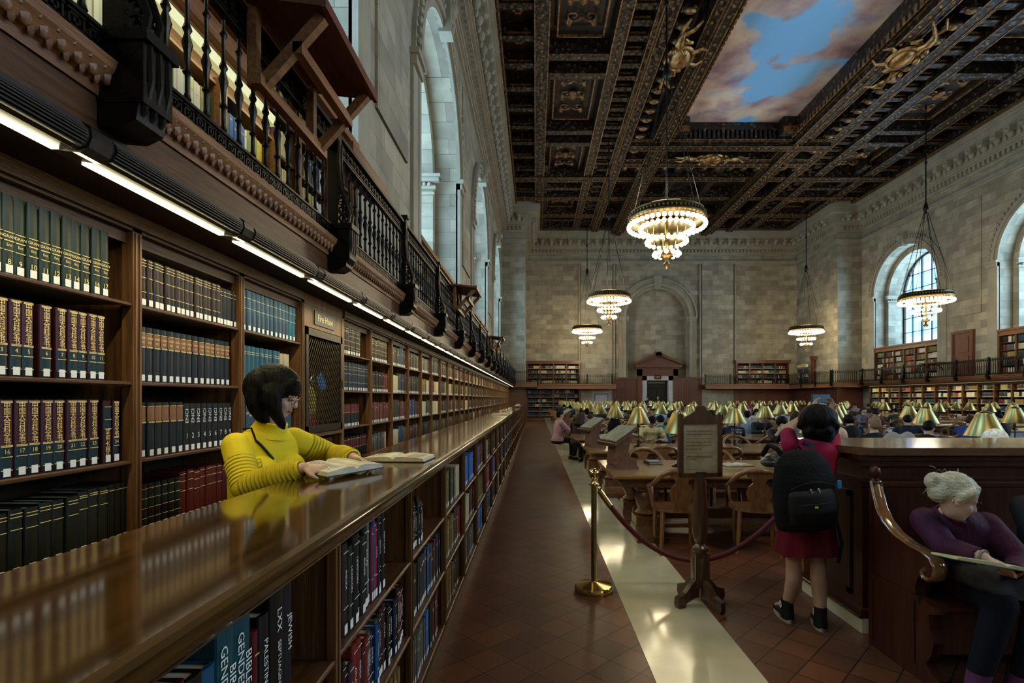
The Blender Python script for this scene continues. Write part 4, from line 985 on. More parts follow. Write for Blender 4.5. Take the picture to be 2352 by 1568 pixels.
row(b_y(5)+.02, SHZ[2], XB, [(10, .048, .235, .2, F(base='0b0f16', band=((.62, .96, '6a1c1c'),), gold=(.62,)), 'black volume with red top')], 'third ' + w5)
row(b_y(5)+.02, SHZ[3], XB, [(13, .055, .265, .2, F(base='0c1420', band=((.55, .92, '571a1e'),), gold=(.55, .9)), 'navy volume with maroon title block')], 'fourth ' + w5)
w6 = 'shelf of the second bookcase right of the hose cabinet'
row(b_y(6)+.02, SHZ[0], XB, [(13, .05, .26, .2, F(base='2a2212', gold=(.93, .85, .75, .5, .35)), 'dark gold-banded volume', .03)], 'top ' + w6)
row(b_y(6)+.02, SHZ[1], XB, [(11, .05, .24, .2, F(base='1c1216', gold=(.85, .3)), 'black plum volume', .03), (3, .052, .23, .2, F(base='6a1d16', gold=(.85,)), 'red volume', .02)], 'second ' + w6)
if 0: row(b_y(6)+.02, SHZ[2], XB, [(14, .055, .245, .2, F(base='571c1a', gold=(.75, .7)), 'brick red volume', .0)], 'third ' + w6)
if 0: row(b_y(6)+.02, SHZ[3], XB, [(13, .048, .26, .2, F(base='2a1214', gold=(.85, .6)), 'dark maroon volume', .01)], 'fourth ' + w6)
# ---- counter books, aisle side
XS = SX - .02
c0 = 'upper shelf of the counter end nearest the camera'
BT = 'BIBLE AND\nGENDER STUDIES'
def T(s, z=.5, sz=.03, rot=-pi/2, lh=1): return ((s, z, sz, rot, lh),)
row(.66, .83, XS, [(1, .035, .21, .24, F(base='1b1613', gold=(.8,)), 'short black book'), (1, .06, .23, .26, F(base='14120f', gold=(.9,), sk=1), 'thick black book with gilt edge'), (1, .05, .215, .24, F(base='1c3f66', sk=1, text=T('ENCYC', .6)), 'short blue book'),
  (2, .05, .28, .26, F(base='3b1420', text=T('BIBLE', .45, .036), sk=0), 'tall maroon book titled BIBLE'), (1, .05, .27, .24, F(base='0c0b0c', sk=1, text=(('TOORN', .82, .014, 0, 1), ('NO', .75, .014, 0, 1), ('HORST', .68, .014, 0, 1), ('DICT', .35, .05, -pi/2, 1))), 'black book lettered DICT'), (1, .045, .262, .24, F(base='14486a', sk=1, text=T('DE CENTRAL', .4, .018)), 'bright blue book'),
  (2, .062, .325, .27, F(base='0f4450', sk=1, text=T(BT, .48, .032, -pi/2, .9)), 'tall teal book titled BIBLE AND GENDER STUDIES'), (1, .022, .26, .24, F(base='5a1414', gold=(.8,)), 'thin red book'), (1, .045, .28, .24, F(base='101012', sk=1, text=T('PALESTINE', .6, .024)), 'black book with silver lettering'),
  (1, .07, .325, .30, F(base='0a0a0a', sk=1, text=(('LXX', .75, .03, -pi/2, 1), ('SEPTUAGINTA', .4, .02, -pi/2, 1))), 'very tall black book'), (1, .04, .315, .3, F(base='15161c', sk=1, text=T('JEWISH', .6, .028)), 'tall dark book with a grey head label')], c0)
c1 = 'upper shelf of the second counter bay'
cols = [('14324f', .27, .045), ('2a1a18', .30, .05), ('1b2a24', .28, .035), ('0f0f10', .305, .06), ('9fb3ad', .30, .022), ('171717', .28, .05), ('0f1c16', .31, .055), ('6f9ea6', .30, .018), ('7a1f26', .285, .02), ('2b3f7a', .315, .022), ('a01f2c', .29, .025), ('1a1a20', .31, .03), ('5a3b86', .325, .028), ('121212', .31, .04)]
desc = ['mid blue', 'dark brown', 'bottle green', 'thick black', 'pale grey green', 'plain black', 'black green', 'pale teal', 'dark red', 'royal blue', 'bright red', 'ink black', 'purple', 'last black']
def mixed(y, z, cols, desc, where):
    for (c, h, w_), ds in zip(cols, desc):
        key = ('m', c, h, w_); tx = T(random.choice(['HISTORY', 'ATLAS', 'LEXICON', 'INDEX', 'ESSAYS']), .6, min(.022, w_*.6)) if w_ > .024 else None
        place_book('book', key, (lambda c=c, h=h, w_=w_, tx=tx: book_parts(w_-.001, h, .25, c, gold=(.9, .3), text=tx, sk=1)), (XS-random.uniform(0, .015), y+w_/2, z+.0008), '%s book, %s' % (ds, where), 'books on %s' % where)
        y += w_ + .001
    return y
mixed(.665+.93+.04-.01, .83, cols, desc, c1)
def rnd_series(n, pal, hs, wmin=.022, wmax=.05):
    cs = []; ds = []
    for i in range(n):
        nm, c = random.choice(pal); h = random.uniform(*hs); cs.append((c, round(h, 2), round(random.uniform(wmin, wmax), 3))); ds.append('%s %s %s' % (orde(i), 'tall' if h > sum(hs)/2 else 'short', nm))
    return cs, ds
PAL = [('black', '0e0d0d'), ('navy', '13223a'), ('maroon', '42141a'), ('dark brown', '23160f'), ('grey', '4b4a48'), ('blue', '1d4a80'), ('red', '74201f'), ('dark green', '16261b'), ('plum', '35202b')]
PB = [('blue', '1c448a'), ('bright blue', '2b62b0'), ('navy', '162544'), ('black', '101014')]
PR = [('red', '8e2430'), ('maroon', '4a161c'), ('black', '140f10'), ('rose', '8d3a40')]
for (y, z, n, pal, hs, wh) in ((1.66, .48, 22, PAL, (.22, .29), 'middle shelf of the second counter bay'), 
                       (2.60, .83, 9, PAL, (.2, .3), 'upper shelf of the third counter bay')):
    cs, ds = rnd_series(n, pal, hs)
    while sum(c[2]+.001 for c in cs) > .86: cs.pop(); ds.pop()
    mixed(y, z, cs, ds, wh)
# ---- all remaining books: too many to count one by one
sb = MB()
STY = [('16140f', .25), ('14222e', .27), ('3a1618', .25), ('2b1c12', .25), ('1c2a1e', .26), ('571c1a', .25), ('8a7b4a', .26), ('1b3a55', .27), ('0e0f12', .27), ('4a4a46', .24), ('b9ad8c', .24), ('23333a', .26), ('6b5a2c', .25)]
BRIGHT = STY + [('cfc7b0', .24), ('c9b87a', .25), ('d8d4c8', .23), ('9b3a30', .24), ('8f7d3a', .25), ('d8d0bb', .26), ('3f6f66', .25), ('c8bfa0', .22)]
def stuff_row(X, y0, y1, z, sgn=1, sty=STY, hmax=.31, fill=.88, ax='x', dd=.16, lab=True, sc_=1):
    y = y0 + .02; end = y0 + (y1-y0)*random.uniform(fill, 1)
    c, h = random.choice(sty); w_ = random.uniform(.035, .06); left = random.randint(3, 12)
    while y + w_ < end - .01:
        if left <= 0:
            c, h = random.choice(sty); w_ = random.uniform(.025, .06); left = random.choice((1, 2, 3, 6, 12)); 
        hh = min(h*sc_*random.uniform(.97, 1.03), hmax); sb.col = tuple(v*random.uniform(.85, 1.15) for v in rgb(c)); x = X - random.uniform(0, .01)*sgn
        if ax == 'x':
            sb.box(min(x, x-dd*sgn), max(x, x-dd*sgn), y, y+w_-.003, z, z+hh)
            if lab: sb.col = (.62, .62, .58); q = x+.001*sgn; sb.add([(q, y+w_*.15, z+.006), (q, y+w_*.8, z+.006), (q, y+w_*.8, z+.036), (q, y+w_*.15, z+.036)], [(0, 1, 2, 3)])
            if random.random() < .6: sb.col = (.42, .33, .16); q = x+.001*sgn; g_ = random.uniform(.6, .85); sb.add([(q, y+w_*.1, z+hh*g_), (q, y+w_*.85, z+hh*g_), (q, y+w_*.85, z+hh*(g_+.05)), (q, y+w_*.1, z+hh*(g_+.05))], [(0, 1, 2, 3)])
        else:
            sb.box(y, y+w_-.003, X, X+dd, z, z+hh)
            if lab: sb.col = (.6, .6, .56); sb.add([(y+w_*.15, X-.001, z+.006), (y+w_*.8, X-.001, z+.006), (y+w_*.8, X-.001, z+.036), (y+w_*.15, X-.001, z+.036)], [(0, 1, 2, 3)])
        y += w_; left -= 1
stuff_row(XB, b_y(3), b_y(4)-.06, SHZ[2]); stuff_row(XB, b_y(6), b_y(7)-.06, SHZ[2], sty=[('571c1a', .245)]); stuff_row(XB, b_y(6), b_y(7)-.06, SHZ[3])
for i in range(7, NB+1):
    for z in SHZ[:4]: stuff_row(XB, B0+BW*(i-1)+.03, B0+BW*i-.03, z, sty=STY)
for k in range(1, 32):
    y = CP[k]
    for z in (.83, .48, .13):
        if (k, z) in ((1, .83), (2, .83), (2, .48), (3, .83)): continue
        stuff_row(XS, y+.02, y+.91, z, hmax=.29, sty=STY+[('8e2430', .25), ('2b62b0', .25), ('42141a', .26), ('1c448a', .26)])
for i in range(RB, 40):
    y = 36.9-(i-RB+1)
    for z in SHZ: stuff_row(MIR-XB, y+.05, y+.95, z, -1, BRIGHT, lab=True, fill=.7)
for i, (a, b) in enumerate(WIN_Y[1:]):
    for z in (2.92, 3.32, 3.72, 4.10, 4.5):
        stuff_row(-2.66, a+.1 if i else 4.95, b-.1, z, 1, BRIGHT, hmax=.34, fill=.97, lab=False, sc_=1.2)
        if i: stuff_row(MIR+2.66, a+.1, b-.1, z, -1, BRIGHT, hmax=.34, fill=.97, lab=False, sc_=1.2)
NEARB = [('1d4f8a', .26), ('d0b23a', .25), ('2a5a3a', .25), ('cfc8a8', .26), ('163a2a', .27), ('e0dcc8', .24), ('8a8a50', .26), ('8f1f30', .22), ('2a62a0', .26), ('b8b49a', .26)]
for z in (2.9, 3.24, 3.60): stuff_row(-2.42, .7, 4.72, z, 1, NEARB, hmax=.3, fill=.97, lab=True, dd=.2)
for z in FR_UP: stuff_row(YE-.36, -.65, 3.7, z, ax='y', hmax=.33, sty=BRIGHT, dd=.3, fill=.95); stuff_row(YE-.36, 17.3, 21.5, z, ax='y', hmax=.33, sty=BRIGHT, dd=.3, fill=.95); stuff_row(22.28-.36, 42.3, 43.9, z, -1, BRIGHT, hmax=.33, lab=False)
for z in FR_LO: stuff_row(YE-.42, -.65, 3.7, z, ax='y', hmax=.3, sty=STY, dd=.3, fill=.9)
tag(sb.build('books', bookm), 'rows of further books filling the distant shelves all round the room', 'books', kind='stuff')
# ================================================================ TABLES
TX0, TL, TD, TH = .85, 8.45, 1.42, .76
def table_tree():
    t = thing('reading_table', 'x', 'table')
    m = MB(); m.prism([(0, TH-.045), (-.012, TH-.03), (-.012, TH-.012), (0, TH), (TD, TH), (TD+.012, TH-.012), (TD+.012, TH-.03), (TD, TH-.045)], 0, TL, 'x')
    m.build('tabletop', woodt, t)
    m = MB(); m.box(.08, TL-.08, .06, TD-.06, TH-.075, TH-.045); m.box(.12, TL-.12, .10, TD-.10, TH-.15, TH-.07); m.build('apron', woodch2, t)
    for k in range(4):
        x = .42 + k*(TL-.84)/3
        for y in (.28, TD-.28):
            p = MB()
            p.box(x-.13, x+.13, y-.13, y+.13, TH-.2, TH-.12); p.lathe([(.09, .26), (.13, .30), (.09, .34), (.12, .42), (.135, .50), (.10, .56), (.12, .60)], 12, (x, y, 0)); p.box(x-.14, x+.14, y-.14, y+.14, .16, .27); p.prism([(y-.24, .0), (y-.25, .07), (y-.17, .12), (y-.14, .17), (y+.14, .17), (y+.17, .12), (y+.25, .07), (y+.24, 0)], x-.15, x+.15, 'x')
            p.build('carved_leg', woodch2, t, True)
    m = MB(); m.box(.35, TL-.35, TD/2-.06, TD/2+.06, .14, .26); m.build('stretcher', woodch2, t)
    m = MB(); m.box(.5, TL-.5, .28, .36, .12, .16); m.box(.5, TL-.5, TD-.36, TD-.28, .12, .16); m.build('foot_rail', woodch2, t)
    return t
woodch2 = mat('table_base_wood', (.10, .045, .02), .35, var=(7, (.17, .085, .04), 5, (3, 3, 3)), coat=.2)
tt = table_tree(); TT = cache_tree(tt)
TY = [5.72 + 2.63*k for k in range(13)]
TN = ['nearest', 'second', 'third', 'fourth', 'fifth', 'sixth', 'seventh', 'eighth', 'ninth', 'tenth', 'eleventh', 'twelfth', 'farthest']
for k, y in enumerate(TY):
    o = tt if k == 0 else dup(TT, loc=(TX0, y, 0)); o.location = (TX0, y, 0); o['label'] = '%s long oak reading table from the camera in the left block' % TN[k]; o['group'] = 'reading tables'
RX0 = 12.3
for k, y in enumerate(TY):
    if k < 3: continue
    o = dup(TT, loc=(RX0, y, 0)); o['label'] = '%s long oak reading table in the right block' % TN[k]; o['group'] = 'reading tables'
# ---------------------------------------------------------------- lamps
def lamp_tree():
    t = thing('table_lamp', 'x', 'lamp')
    m = MB(); m.lathe([(.078, .675), (.085, .665), (.085, .66), (.195, .42), (.198, .415), (.192, .415), (.08, .655), (.02, .66)], 28, cap=False); m.lathe([(.012, .70), (.05, .685), (.078, .675)], 28, cap=True); s = m.build('lamp_shade', brass, t, True, 60)
    m = MB(); m.lathe([(.009, .66), (.012, .72), (.0, .74)], 10, cap=False); m.build('finial', brass, t, True)
    m = MB(); m.lathe([(.09, 0), (.095, .012), (.06, .03), (.03, .045), (.022, .09), (.03, .12), (.014, .15), (.010, .17), (.010, .62), (.016, .66)], 12); m.build('stem', bronze, t, True)
    m = MB(); m.ell((0, 0, .50), .03, .03, .05, 8, 6); m.build('bulb', cmat('d8cfa8', .4), t, True)
    return t
lt = lamp_tree(); LT = cache_tree(lt)
nl = 0
LPX = [1.78, 3.45, 5.12, 6.72, 8.35]; RPX = [13.1, 14.7, 16.3, 17.9, 19.5]
LPN = ['first', 'second', 'third', 'fourth', 'fifth']
for blk, xs in (('left', LPX), ('right', RPX)):
    for k, y in enumerate(TY):
        if blk == 'right' and k < 3: continue
        for j, x in enumerate(xs):
            yy = y + .72 + random.uniform(-.05, .05)
            if k == 0 and j == 2: yy = 5.95
            if abs((x+.2)/yy) > 1.0: continue
            if k == 1 and j == 3: yy = 9.0
            o = lt if nl == 0 else dup(LT); o.location = (x, yy, TH+.001); nl += 1
            o['label'] = 'brass-shaded lamp, %s along the %s table of the %s block' % (LPN[j], TN[k], blk); o['group'] = 'brass reading lamps'
# ---------------------------------------------------------------- chairs (front towards +y)
def chair_tree():
    t = thing('wooden_armchair', 'x', 'chair')
    m = MB(); P = [(-.20, .22), (.20, .22), (.245, .12), (.25, -.05), (.20, -.19), (.08, -.24), (-.08, -.24), (-.20, -.19), (-.25, -.05), (-.245, .12)]
    m.prism(P, .43, .455, 'z'); m.prism([(x*.93, y*.93) for x, y in P], .455, .462, 'z'); m.build('seat', woodch, t)
    m = MB(); H_ = [(-.27, .14, .64), (-.285, .05, .665), (-.28, -.08, .69), (-.25, -.18, .74), (-.19, -.25, .82), (-.10, -.285, .86), (0, -.295, .87), (.10, -.285, .86), (.19, -.25, .82), (.25, -.18, .74), (.28, -.08, .69), (.285, .05, .665), (.27, .14, .64)]
    m.tube(H_, [.02, .022, .022, .024, .026, .028, .028, .028, .026, .024, .022, .022, .02], 8); m.ell((-.27, .15, .63), .026, .03, .03, 8, 6); m.ell((.27, .15, .63), .026, .03, .03, 8, 6)
    for s in (-1, 1): m.tube([(s*.23, .12, .45), (s*.25, .14, .54), (s*.272, .13, .64)], [.018, .013, .018], 8)
    m.build('arm_hoop', woodch, t, True, 50)
    m = MB(); pr = [(.455, .085), (.52, .075), (.58, .11), (.64, .125), (.70, .10), (.74, .06), (.78, .075), (.82, .13), (.85, .16)]
    L_ = []; R_ = []; L2 = []; R2 = []
    for z, w_ in pr:
        y = -.225 - (z-.455)*.16; L_.append((-w_, y, z)); R_.append((w_, y, z)); L2.append((-w_, y-.016, z)); R2.append((w_, y-.016, z))
    m.strip(L_, R_); m.strip(L2, R2); m.strip(L_, L2); m.strip(R_, R2); m.build('back_splat', woodch, t)
    for s in (-1, 1):
        m = MB(); m.tube([(s*.19, .17, .435), (s*.195, .185, .2), (s*.19, .19, 0)], [.026, .022, .015], 8); m.build('leg', woodch, t, True)
        m = MB(); m.tube([(s*.17, -.17, .435), (s*.19, -.22, .2), (s*.21, -.28, 0)], [.026, .022, .015], 8); m.build('leg', woodch, t, True)
        m = MB(); m.tube([(s*.25, -.12, .45), (s*.27, -.14, .58), (s*.275, -.10, .69)], [.016, .012, .014], 6); m.build('arm_support', woodch, t, True)
    return t
ch = chair_tree(); CT = cache_tree(ch); nc = 0
CHX = [1.95 + .98*k for k in range(8)]
def put_chair(x, y, rz, lb):
    global nc
    o = ch if nc == 0 else dup(CT); nc += 1; o.location = (x, y, 0); o.rotation_euler = (0, 0, rz); o['label'] = lb; o['group'] = 'wooden reading chairs'
CHPOS = []
for k in range(9):
    for j, x in enumerate(CHX):
        for side in (0, 1):
            if k == 0 and side == 0: xx = [1.50, 2.34, 3.4, 4.4, 5.4, 99, 99, 99][j]
            else: xx = x + random.uniform(-.06, .06) - (.35 if k == 0 else 0)
            y = TY[k] - .12 if side == 0 else TY[k] + TD + .14
            if xx > 90 or xx/y > .95: continue
            if k > 4 and j > 6 and side: continue
            if k > 6 and j % 2: continue
            put_chair(xx, y + (random.uniform(-.05, .1)), (0 if side == 0 else pi) + random.uniform(-.12, .12) + (-.25 if k == 0 and side == 0 and j == 1 else 0),
                      'wooden armchair, %s along the %s side of the %s left table' % (ORD[j], 'near' if side == 0 else 'far', TN[k]))
for k in range(3, 8):
    for j in range(6):
        x = 12.9 + 1.2*j; y = TY[k] - .12
        if x/y > .95: continue
        put_chair(x, y, random.uniform(-.1, .1), 'wooden armchair, %s along the near side of the %s right table' % (ORD[j], TN[k]))
# ---------------------------------------------------------------- book stands with open books
def open_book(name, w, h, th, label, M, page=paper, cover='3a2a1c', lines=True, group=None):
    t = thing(name, label, 'book', (0, 0, 0), 0, group); t.matrix_world = M
    c = MB(); c.box(-w/2-.005, w/2+.005, -h/2-.005, h/2+.005, -.004, .0)
    c.build('cover', cmat(cover, .5), t)
    for s in (-1, 1):
        p = MB(); prof = [(0, .0), (.002, th*.55), (w*.06, th*1.15), (w*.16, th*1.25), (w*.30, th*1.05), (w*.44, th*.85), (w*.49, th*.75), (w*.5, .0)]
        p.prism([(s*x, z) for x, z in prof], -h/2, h/2, 'y'); q = p.build('page_block', page, t)
        if lines:
            l = MB()
            for r in range(int(h/.016)-2):
                yy = h/2-.03-r*.016
                for a, b in ((.20, .30), (.315, .43)):
                    za = th*1.27-(a-.16)/.14*th*.2 if a < .3 else th*1.05-(a-.3)/.14*th*.2; zb = th*1.25-(b-.16)/.14*th*.2 if b <= .3 else th*1.05-(b-.3)/.14*th*.2
                    l.add([(s*w*a, yy, za+.0006), (s*w*b*random.uniform(.9, 1), yy, zb+.0006), (s*w*b, yy-.004, zb+.0006), (s*w*a, yy-.004, za+.0006)], [(0, 1, 2, 3)])
            l.build('printed_lines', cmat('8d866f', .7), q)
    return t
def book_stand(x, y, label, blab):
    t = thing('book_stand', label, 'stand', (x, y, TH), radians(18))
    m = MB(); m.box(-.10, .20, -.13, .13, 0, .035); m.box(-.09, .19, -.12, .12, .035, .06); m.build('foot', woodch2, t)
    m = MB(); m.prism([(-.11, .06), (.19, .06), (.20, .12), (.12, .14), (.08, .20), (.10, .30), (.17, .40), (.04, .43), (-.06, .36), (-.09, .25), (-.10, .15)], -.10, .10, 'y'); m.build('scroll_pedestal', woodch2, t)
    tilt = radians(-32)
    b = MB(); M = Matrix.Translation((0, 0, .40)) @ Matrix.Rotation(tilt, 4, 'Y'); b.box(-.19, .17, -.22, .22, -.012, .012, M=M); b.box(-.21, -.19, -.21, .21, -.012, .035, M=M); b.build('sloping_board', woodch2, t)
    Mb = Matrix.Translation((x, y, TH+.40)) @ Matrix.Rotation(radians(18), 4, 'Z') @ Matrix.Rotation(tilt, 4, 'Y') @ Matrix.Translation((0, 0, .020)) @ Matrix.Rotation(-pi/2, 4, 'Z')
    open_book('open_book', .42, .31, .018, blab, Mb, page=cmat('9c9a86', .7))
book_stand(1.00, 6.3, 'carved wooden book stand on the left end of the nearest reading table', 'large open reference book on the nearest sloping book stand')
book_stand(.98, 9.0, 'carved wooden book stand on the left end of the second reading table', 'pale open reference book on the book stand of the second table')
book_stand(.98, 16.8, 'small distant book stand at the left end of the fifth reading table', 'white open book on the distant book stand')
for (px, y, k, lab) in ((1500, 6.75, 0, 'small dark closed book with a pale cover on the nearest reading table'), (1790, 6.9, 0, 'blue and white closed book beside the black bag on the nearest table')):
    t = thing('closed_book', lab, 'book', ((px-1230)*y/1200, y, TH+.001), .1)
    m = MB(); m.box(-.09, .09, -.12, .12, 0, .004); m.box(-.09, .09, -.12, .12, .030, .034); m.box(-.09, -.086, -.12, .12, 0, .034); m.build('cover', cmat('20242a' if k == 0 and px == 1500 else '3b5a8f'), t); m = MB(); m.box(-.085, .085, -.115, .115, .004, .030); m.build('page_block', paper, t); m = MB(); m.box(-.07, .08, -.10, .11, .034, .0355); m.build('cover_panel', cmat('8f9096'), t)
open_book('open_book', .34, .22, .018, 'open book lying on the nearest table behind the sign', Matrix.Translation((2.52, 6.55, TH+.005)) @ Matrix.Rotation(.15, 4, 'Z'))
# ================================================================ ROPE, SIGN
t = thing('rope_stanchion', 'polished brass stanchion post with ball top at the end of the red rope', 'stanchion', (.487, 4.36, 0))
m = MB(); m.lathe([(.158, 0), (.16, .012), (.16, .035), (.15, .05), (.09, .062), (.03, .075), (.026, .085)], 40); m.build('base', brassb, t, True)
m = MB(); m.lathe([(.0235, .07), (.0235, .875)], 24); m.build('post', cmat((.30, .24, .10), .35, 1), t, True)
m = MB(); m.lathe([(.026, .875), (.042, .88), (.044, .888), (.026, .895), (.02, .91), (.018, .93), (.028, .94)], 24); m.ell((0, 0, .975), .043, .043, .045, 20, 14); m.tube([(.03, 0, .86), (.05, 0, .845), (.045, 0, .82)], .007, 8); m.build('ball_top', brassb, t, True)
t = thing('rope_stanchion', 'second brass stanchion hidden behind the backpack at the rope end', 'stanchion', (2.37, 4.62, 0))
m = MB(); m.lathe([(.12, 0), (.12, .03), (.03, .06)], 30); m.build('base', brassb, t, True); m = MB(); m.lathe([(.0235, .06), (.0235, .9), (.04, .9), (.03, .95), (0, .98)], 20, cap=False); m.build('post', brassb, t, True)
t = thing('velvet_rope', 'dark red velvet rope sagging between the stanchion posts', 'rope')
A, B = Vector((.535, 4.37, .83)), Vector((2.33, 4.60, .80)); pts = []
for k in range(41):
    u = k/40; p = A.lerp(B, u); p.z -= .60*(1-(2*u-1)**2)*(1-.12*(2*u-1)); pts.append(tuple(p))
m = MB(); m.tube(pts, .021, 12); m.build('rope', velvet, t, True)
for a, b in ((pts[0], pts[2]), (pts[-1], pts[-3])):
    m = MB(); m.tube([a, b], .0245, 12); m.tube([(a[0], a[1], a[2]+.03), a], .010, 8); m.build('end_cap', brassb, t, True)
# sign
t = thing('notice_stand', 'dark wooden notice stand with a framed paper sign in front of the rope', 'sign', (1.285, 4.08, 0), radians(6))
woodsg = mat('sign_wood', (.05, .022, .012), .3, var=(7, (.09, .045, .022), 5, (5, 5, .6)), coat=.3)
m = MB(); m.lathe([(.052, .16), (.06, .2), (.06, .36), (.045, .38), (.05, .40), (.062, .42), (.062, .44), (.04, .455), (.032, .47), (.045, .49), (.056, .54), (.062, .60), (.055, .75), (.042, .95), (.036, 1.02), (.05, 1.03)], 20); m.box(-.055, .055, -.055, .055, .14, .40); m.build('turned_post', woodsg, t, True, 40)
for k in range(4):
    a = radians(20+90*k); M = Matrix.Rotation(a, 4, 'Z'); m = MB(); m.prism([(.03, .22), (.10, .17), (.16, .11), (.235, .085), (.24, 0.03), (.225, .0), (.17, .0), (.15, .035), (.07, .06), (.03, .06)], -.022, .022, 'y', M=M); m.build('foot', woodsg, t)
m = MB(); m.box(-.175, -.14, -.018, .018, 1.0, 1.47); m.box(.14, .175, -.018, .018, 1.0, 1.47); m.box(-.175, .175, -.018, .018, .985, 1.02); m.box(-.14, .14, -.018, .018, 1.40, 1.44)
m.prism([(-.14, 1.42), (-.12, 1.46), (-.07, 1.49), (-.05, 1.50), (-.045, 1.525), (-.02, 1.545), (.02, 1.545), (.045, 1.525), (.05, 1.50), (.07, 1.49), (.12, 1.46), (.14, 1.42)], -.015, .015, 'y'); m.ell((-.158, 0, 1.475), .02, .018, .02); m.ell((.158, 0, 1.475), .02, .018, .02); m.box(-.14, .14, .004, .012, 1.0, 1.42); m.build('frame', woodsg, t)
m = MB(); m.box(-.14, .14, -.012, -.006, 1.02, 1.40); pg = m.build('notice_sheet', cmat((.42, .38, .29), .6), t)
m = MB(); Yt = -.0135
add_text(m, 'Non-flash photography is\nwelcome within this area.', .0205, face_ny(-.115, Yt, 1.335), 'LEFT', 1.25)
add_text(m, 'All areas beyond this point\nare reserved for research\nand quiet study.', .0195, face_ny(-.115, Yt, 1.235), 'LEFT', 1.35)
for z in (1.288, 1.178): m.box(-.115, .115, Yt-.0003, Yt, z, z+.0015)
for k, w_ in enumerate((.22, .21, .08)): m.box(-.115, -.115+w_, Yt-.0003, Yt, 1.15-k*.012, 1.153-k*.012)
m.box(-.115, -.02, Yt-.0003, Yt, 1.05, 1.052); m.build('printed_text', cmat('4a4030', .8), pg)

# ================================================================ PARTITION AND BENCH
t = thing('wooden_partition', 'long dark red wooden partition with a polished flat top behind the bench', 'partition')
PXa, PYa, PYb = 2.24, 3.58, 4.36
m = MB(); m.box(PXa-.015, 9, PYa-.02, PYb, .0, .10); m.build('marble_plinth', marble, t)
m = MB(); m.box(PXa, 9, PYa, PYb, .10, 1.22)
for z0, z1, d in ((.10, .16, .02), (1.0, 1.03, .02), (1.03, 1.06, .035), (1.14, 1.18, .03), (1.18, 1.22, .05)): m.box(PXa-d, 9, PYa-d, PYb, z0, z1)
m.box(PXa-.015, PXa, PYa+.12, PYa+.16, .22, .95); m.box(PXa-.015, PXa, PYb-.16, PYb-.12, .22, .95); m.box(PXa-.015, PXa, PYa+.12, PYb-.12, .22, .26); m.box(PXa-.015, PXa, PYa+.12, PYb-.12, .91, .95)
m.build('panelled_body', woodr, t)
m = MB(); m.prism([(PXa-.10, PYa+.12), (PXa+.02, PYa-.09), (9, PYa-.09), (9, PYb+.04), (PXa-.10, PYb+.04)], 1.22, 1.27, 'z'); m.build('top_ledge', mat('ledge_wood', (.10, .045, .025), .14, coat=.5, var=(5, (.15, .075, .04), 5, (.5, 5, 5))), t)
m = MB(); m.tube([(PXa-.03, PYb, .115), (PXa-.03, PYa-.03, .115)], .012, 8); m.build('kick_rail', cmat((.25, .2, .15), .25, 1), t)
t = thing('wooden_bench', 'dark red wooden pew bench with a scrolled arm rest against the partition', 'bench')
BX0, BYb = 2.18, 3.42
side = [(BYb, .0), (BYb, 1.06), (BYb-.05, 1.06), (BYb-.06, .98), (BYb-.09, .90), (BYb-.15, .82), (BYb-.25, .765), (BYb-.38, .735), (BYb-.47, .725), (BYb-.535, .70), (BYb-.555, .66), (BYb-.545, .62), (BYb-.50, .60), (BYb-.47, .61), (BYb-.44, .58), (BYb-.42, .52), (BYb-.43, .47), (BYb-.56, .455), (BYb-.57, .42), (BYb-.52, .40), (BYb-.53, .32), (BYb-.56, .26), (BYb-.54, .18), (BYb-.50, .12), (BYb-.55, .08), (BYb-.60, .07), (BYb-.60, .0)]
m = MB(); m.prism(side, BX0, BX0+.055, 'x'); m.box(BX0-.008, BX0, BYb-.46, BYb-.02, .44, .475); m.box(BX0-.006, BX0, BYb-.42, BYb-.38, .08, .44); m.box(BX0-.006, BX0, BYb-.05, BYb-.02, .05, 1.0); m.build('bench_end', woodr, t)
m = MB(); rp = [(BYb-.03, 1.065), (BYb-.055, .985), (BYb-.09, .905), (BYb-.15, .83), (BYb-.25, .775), (BYb-.38, .745), (BYb-.47, .737), (BYb-.54, .715), (BYb-.572, .67), (BYb-.562, .62), (BYb-.52, .59), (BYb-.48, .60), (BYb-.475, .63), (BYb-.50, .65)]
m.loft([((BX0+.027, y, z), (1, 0, 0), (0, (rp[min(i+1, len(rp)-1)][1]-rp[max(i-1, 0)][1]), -(rp[min(i+1, len(rp)-1)][0]-rp[max(i-1, 0)][0])), .042, .016) for i, (y, z) in enumerate(rp)], 14)
m.build('scrolled_arm_rail', mat('arm_wood', (.16, .065, .022), .12, coat=.8, var=(6, (.24, .11, .04), 5, (3, 3, 3))), t, True, 60)
m = MB(); m.lathe([(.022, 1.05), (.030, 1.07), (.018, 1.085), (.034, 1.10), (.038, 1.125), (.03, 1.15), (.0, 1.165)], 16, (BX0+.027, BYb-.02, 0), cap=False); m.build('finial', woodr, t, True)
m = MB(); m.box(BX0+.055, 9, BYb-.56, BYb-.02, .42, .455); m.tube([(BX0+.055, BYb-.56, .437), (9, BYb-.56, .437)], .018, 8); m.build('seat', woodr, t)
m = MB(); m.box(BX0+.055, 9, BYb-.02, BYb, .1, 1.04); m.box(BX0+.055, 9, BYb-.035, BYb+.01, 1.03, 1.055); m.build('back', woodr, t)
m = MB(); m.box(BX0+.055, 9, BYb-.40, BYb-.36, .12, .40); m.build('apron', woodr, t)

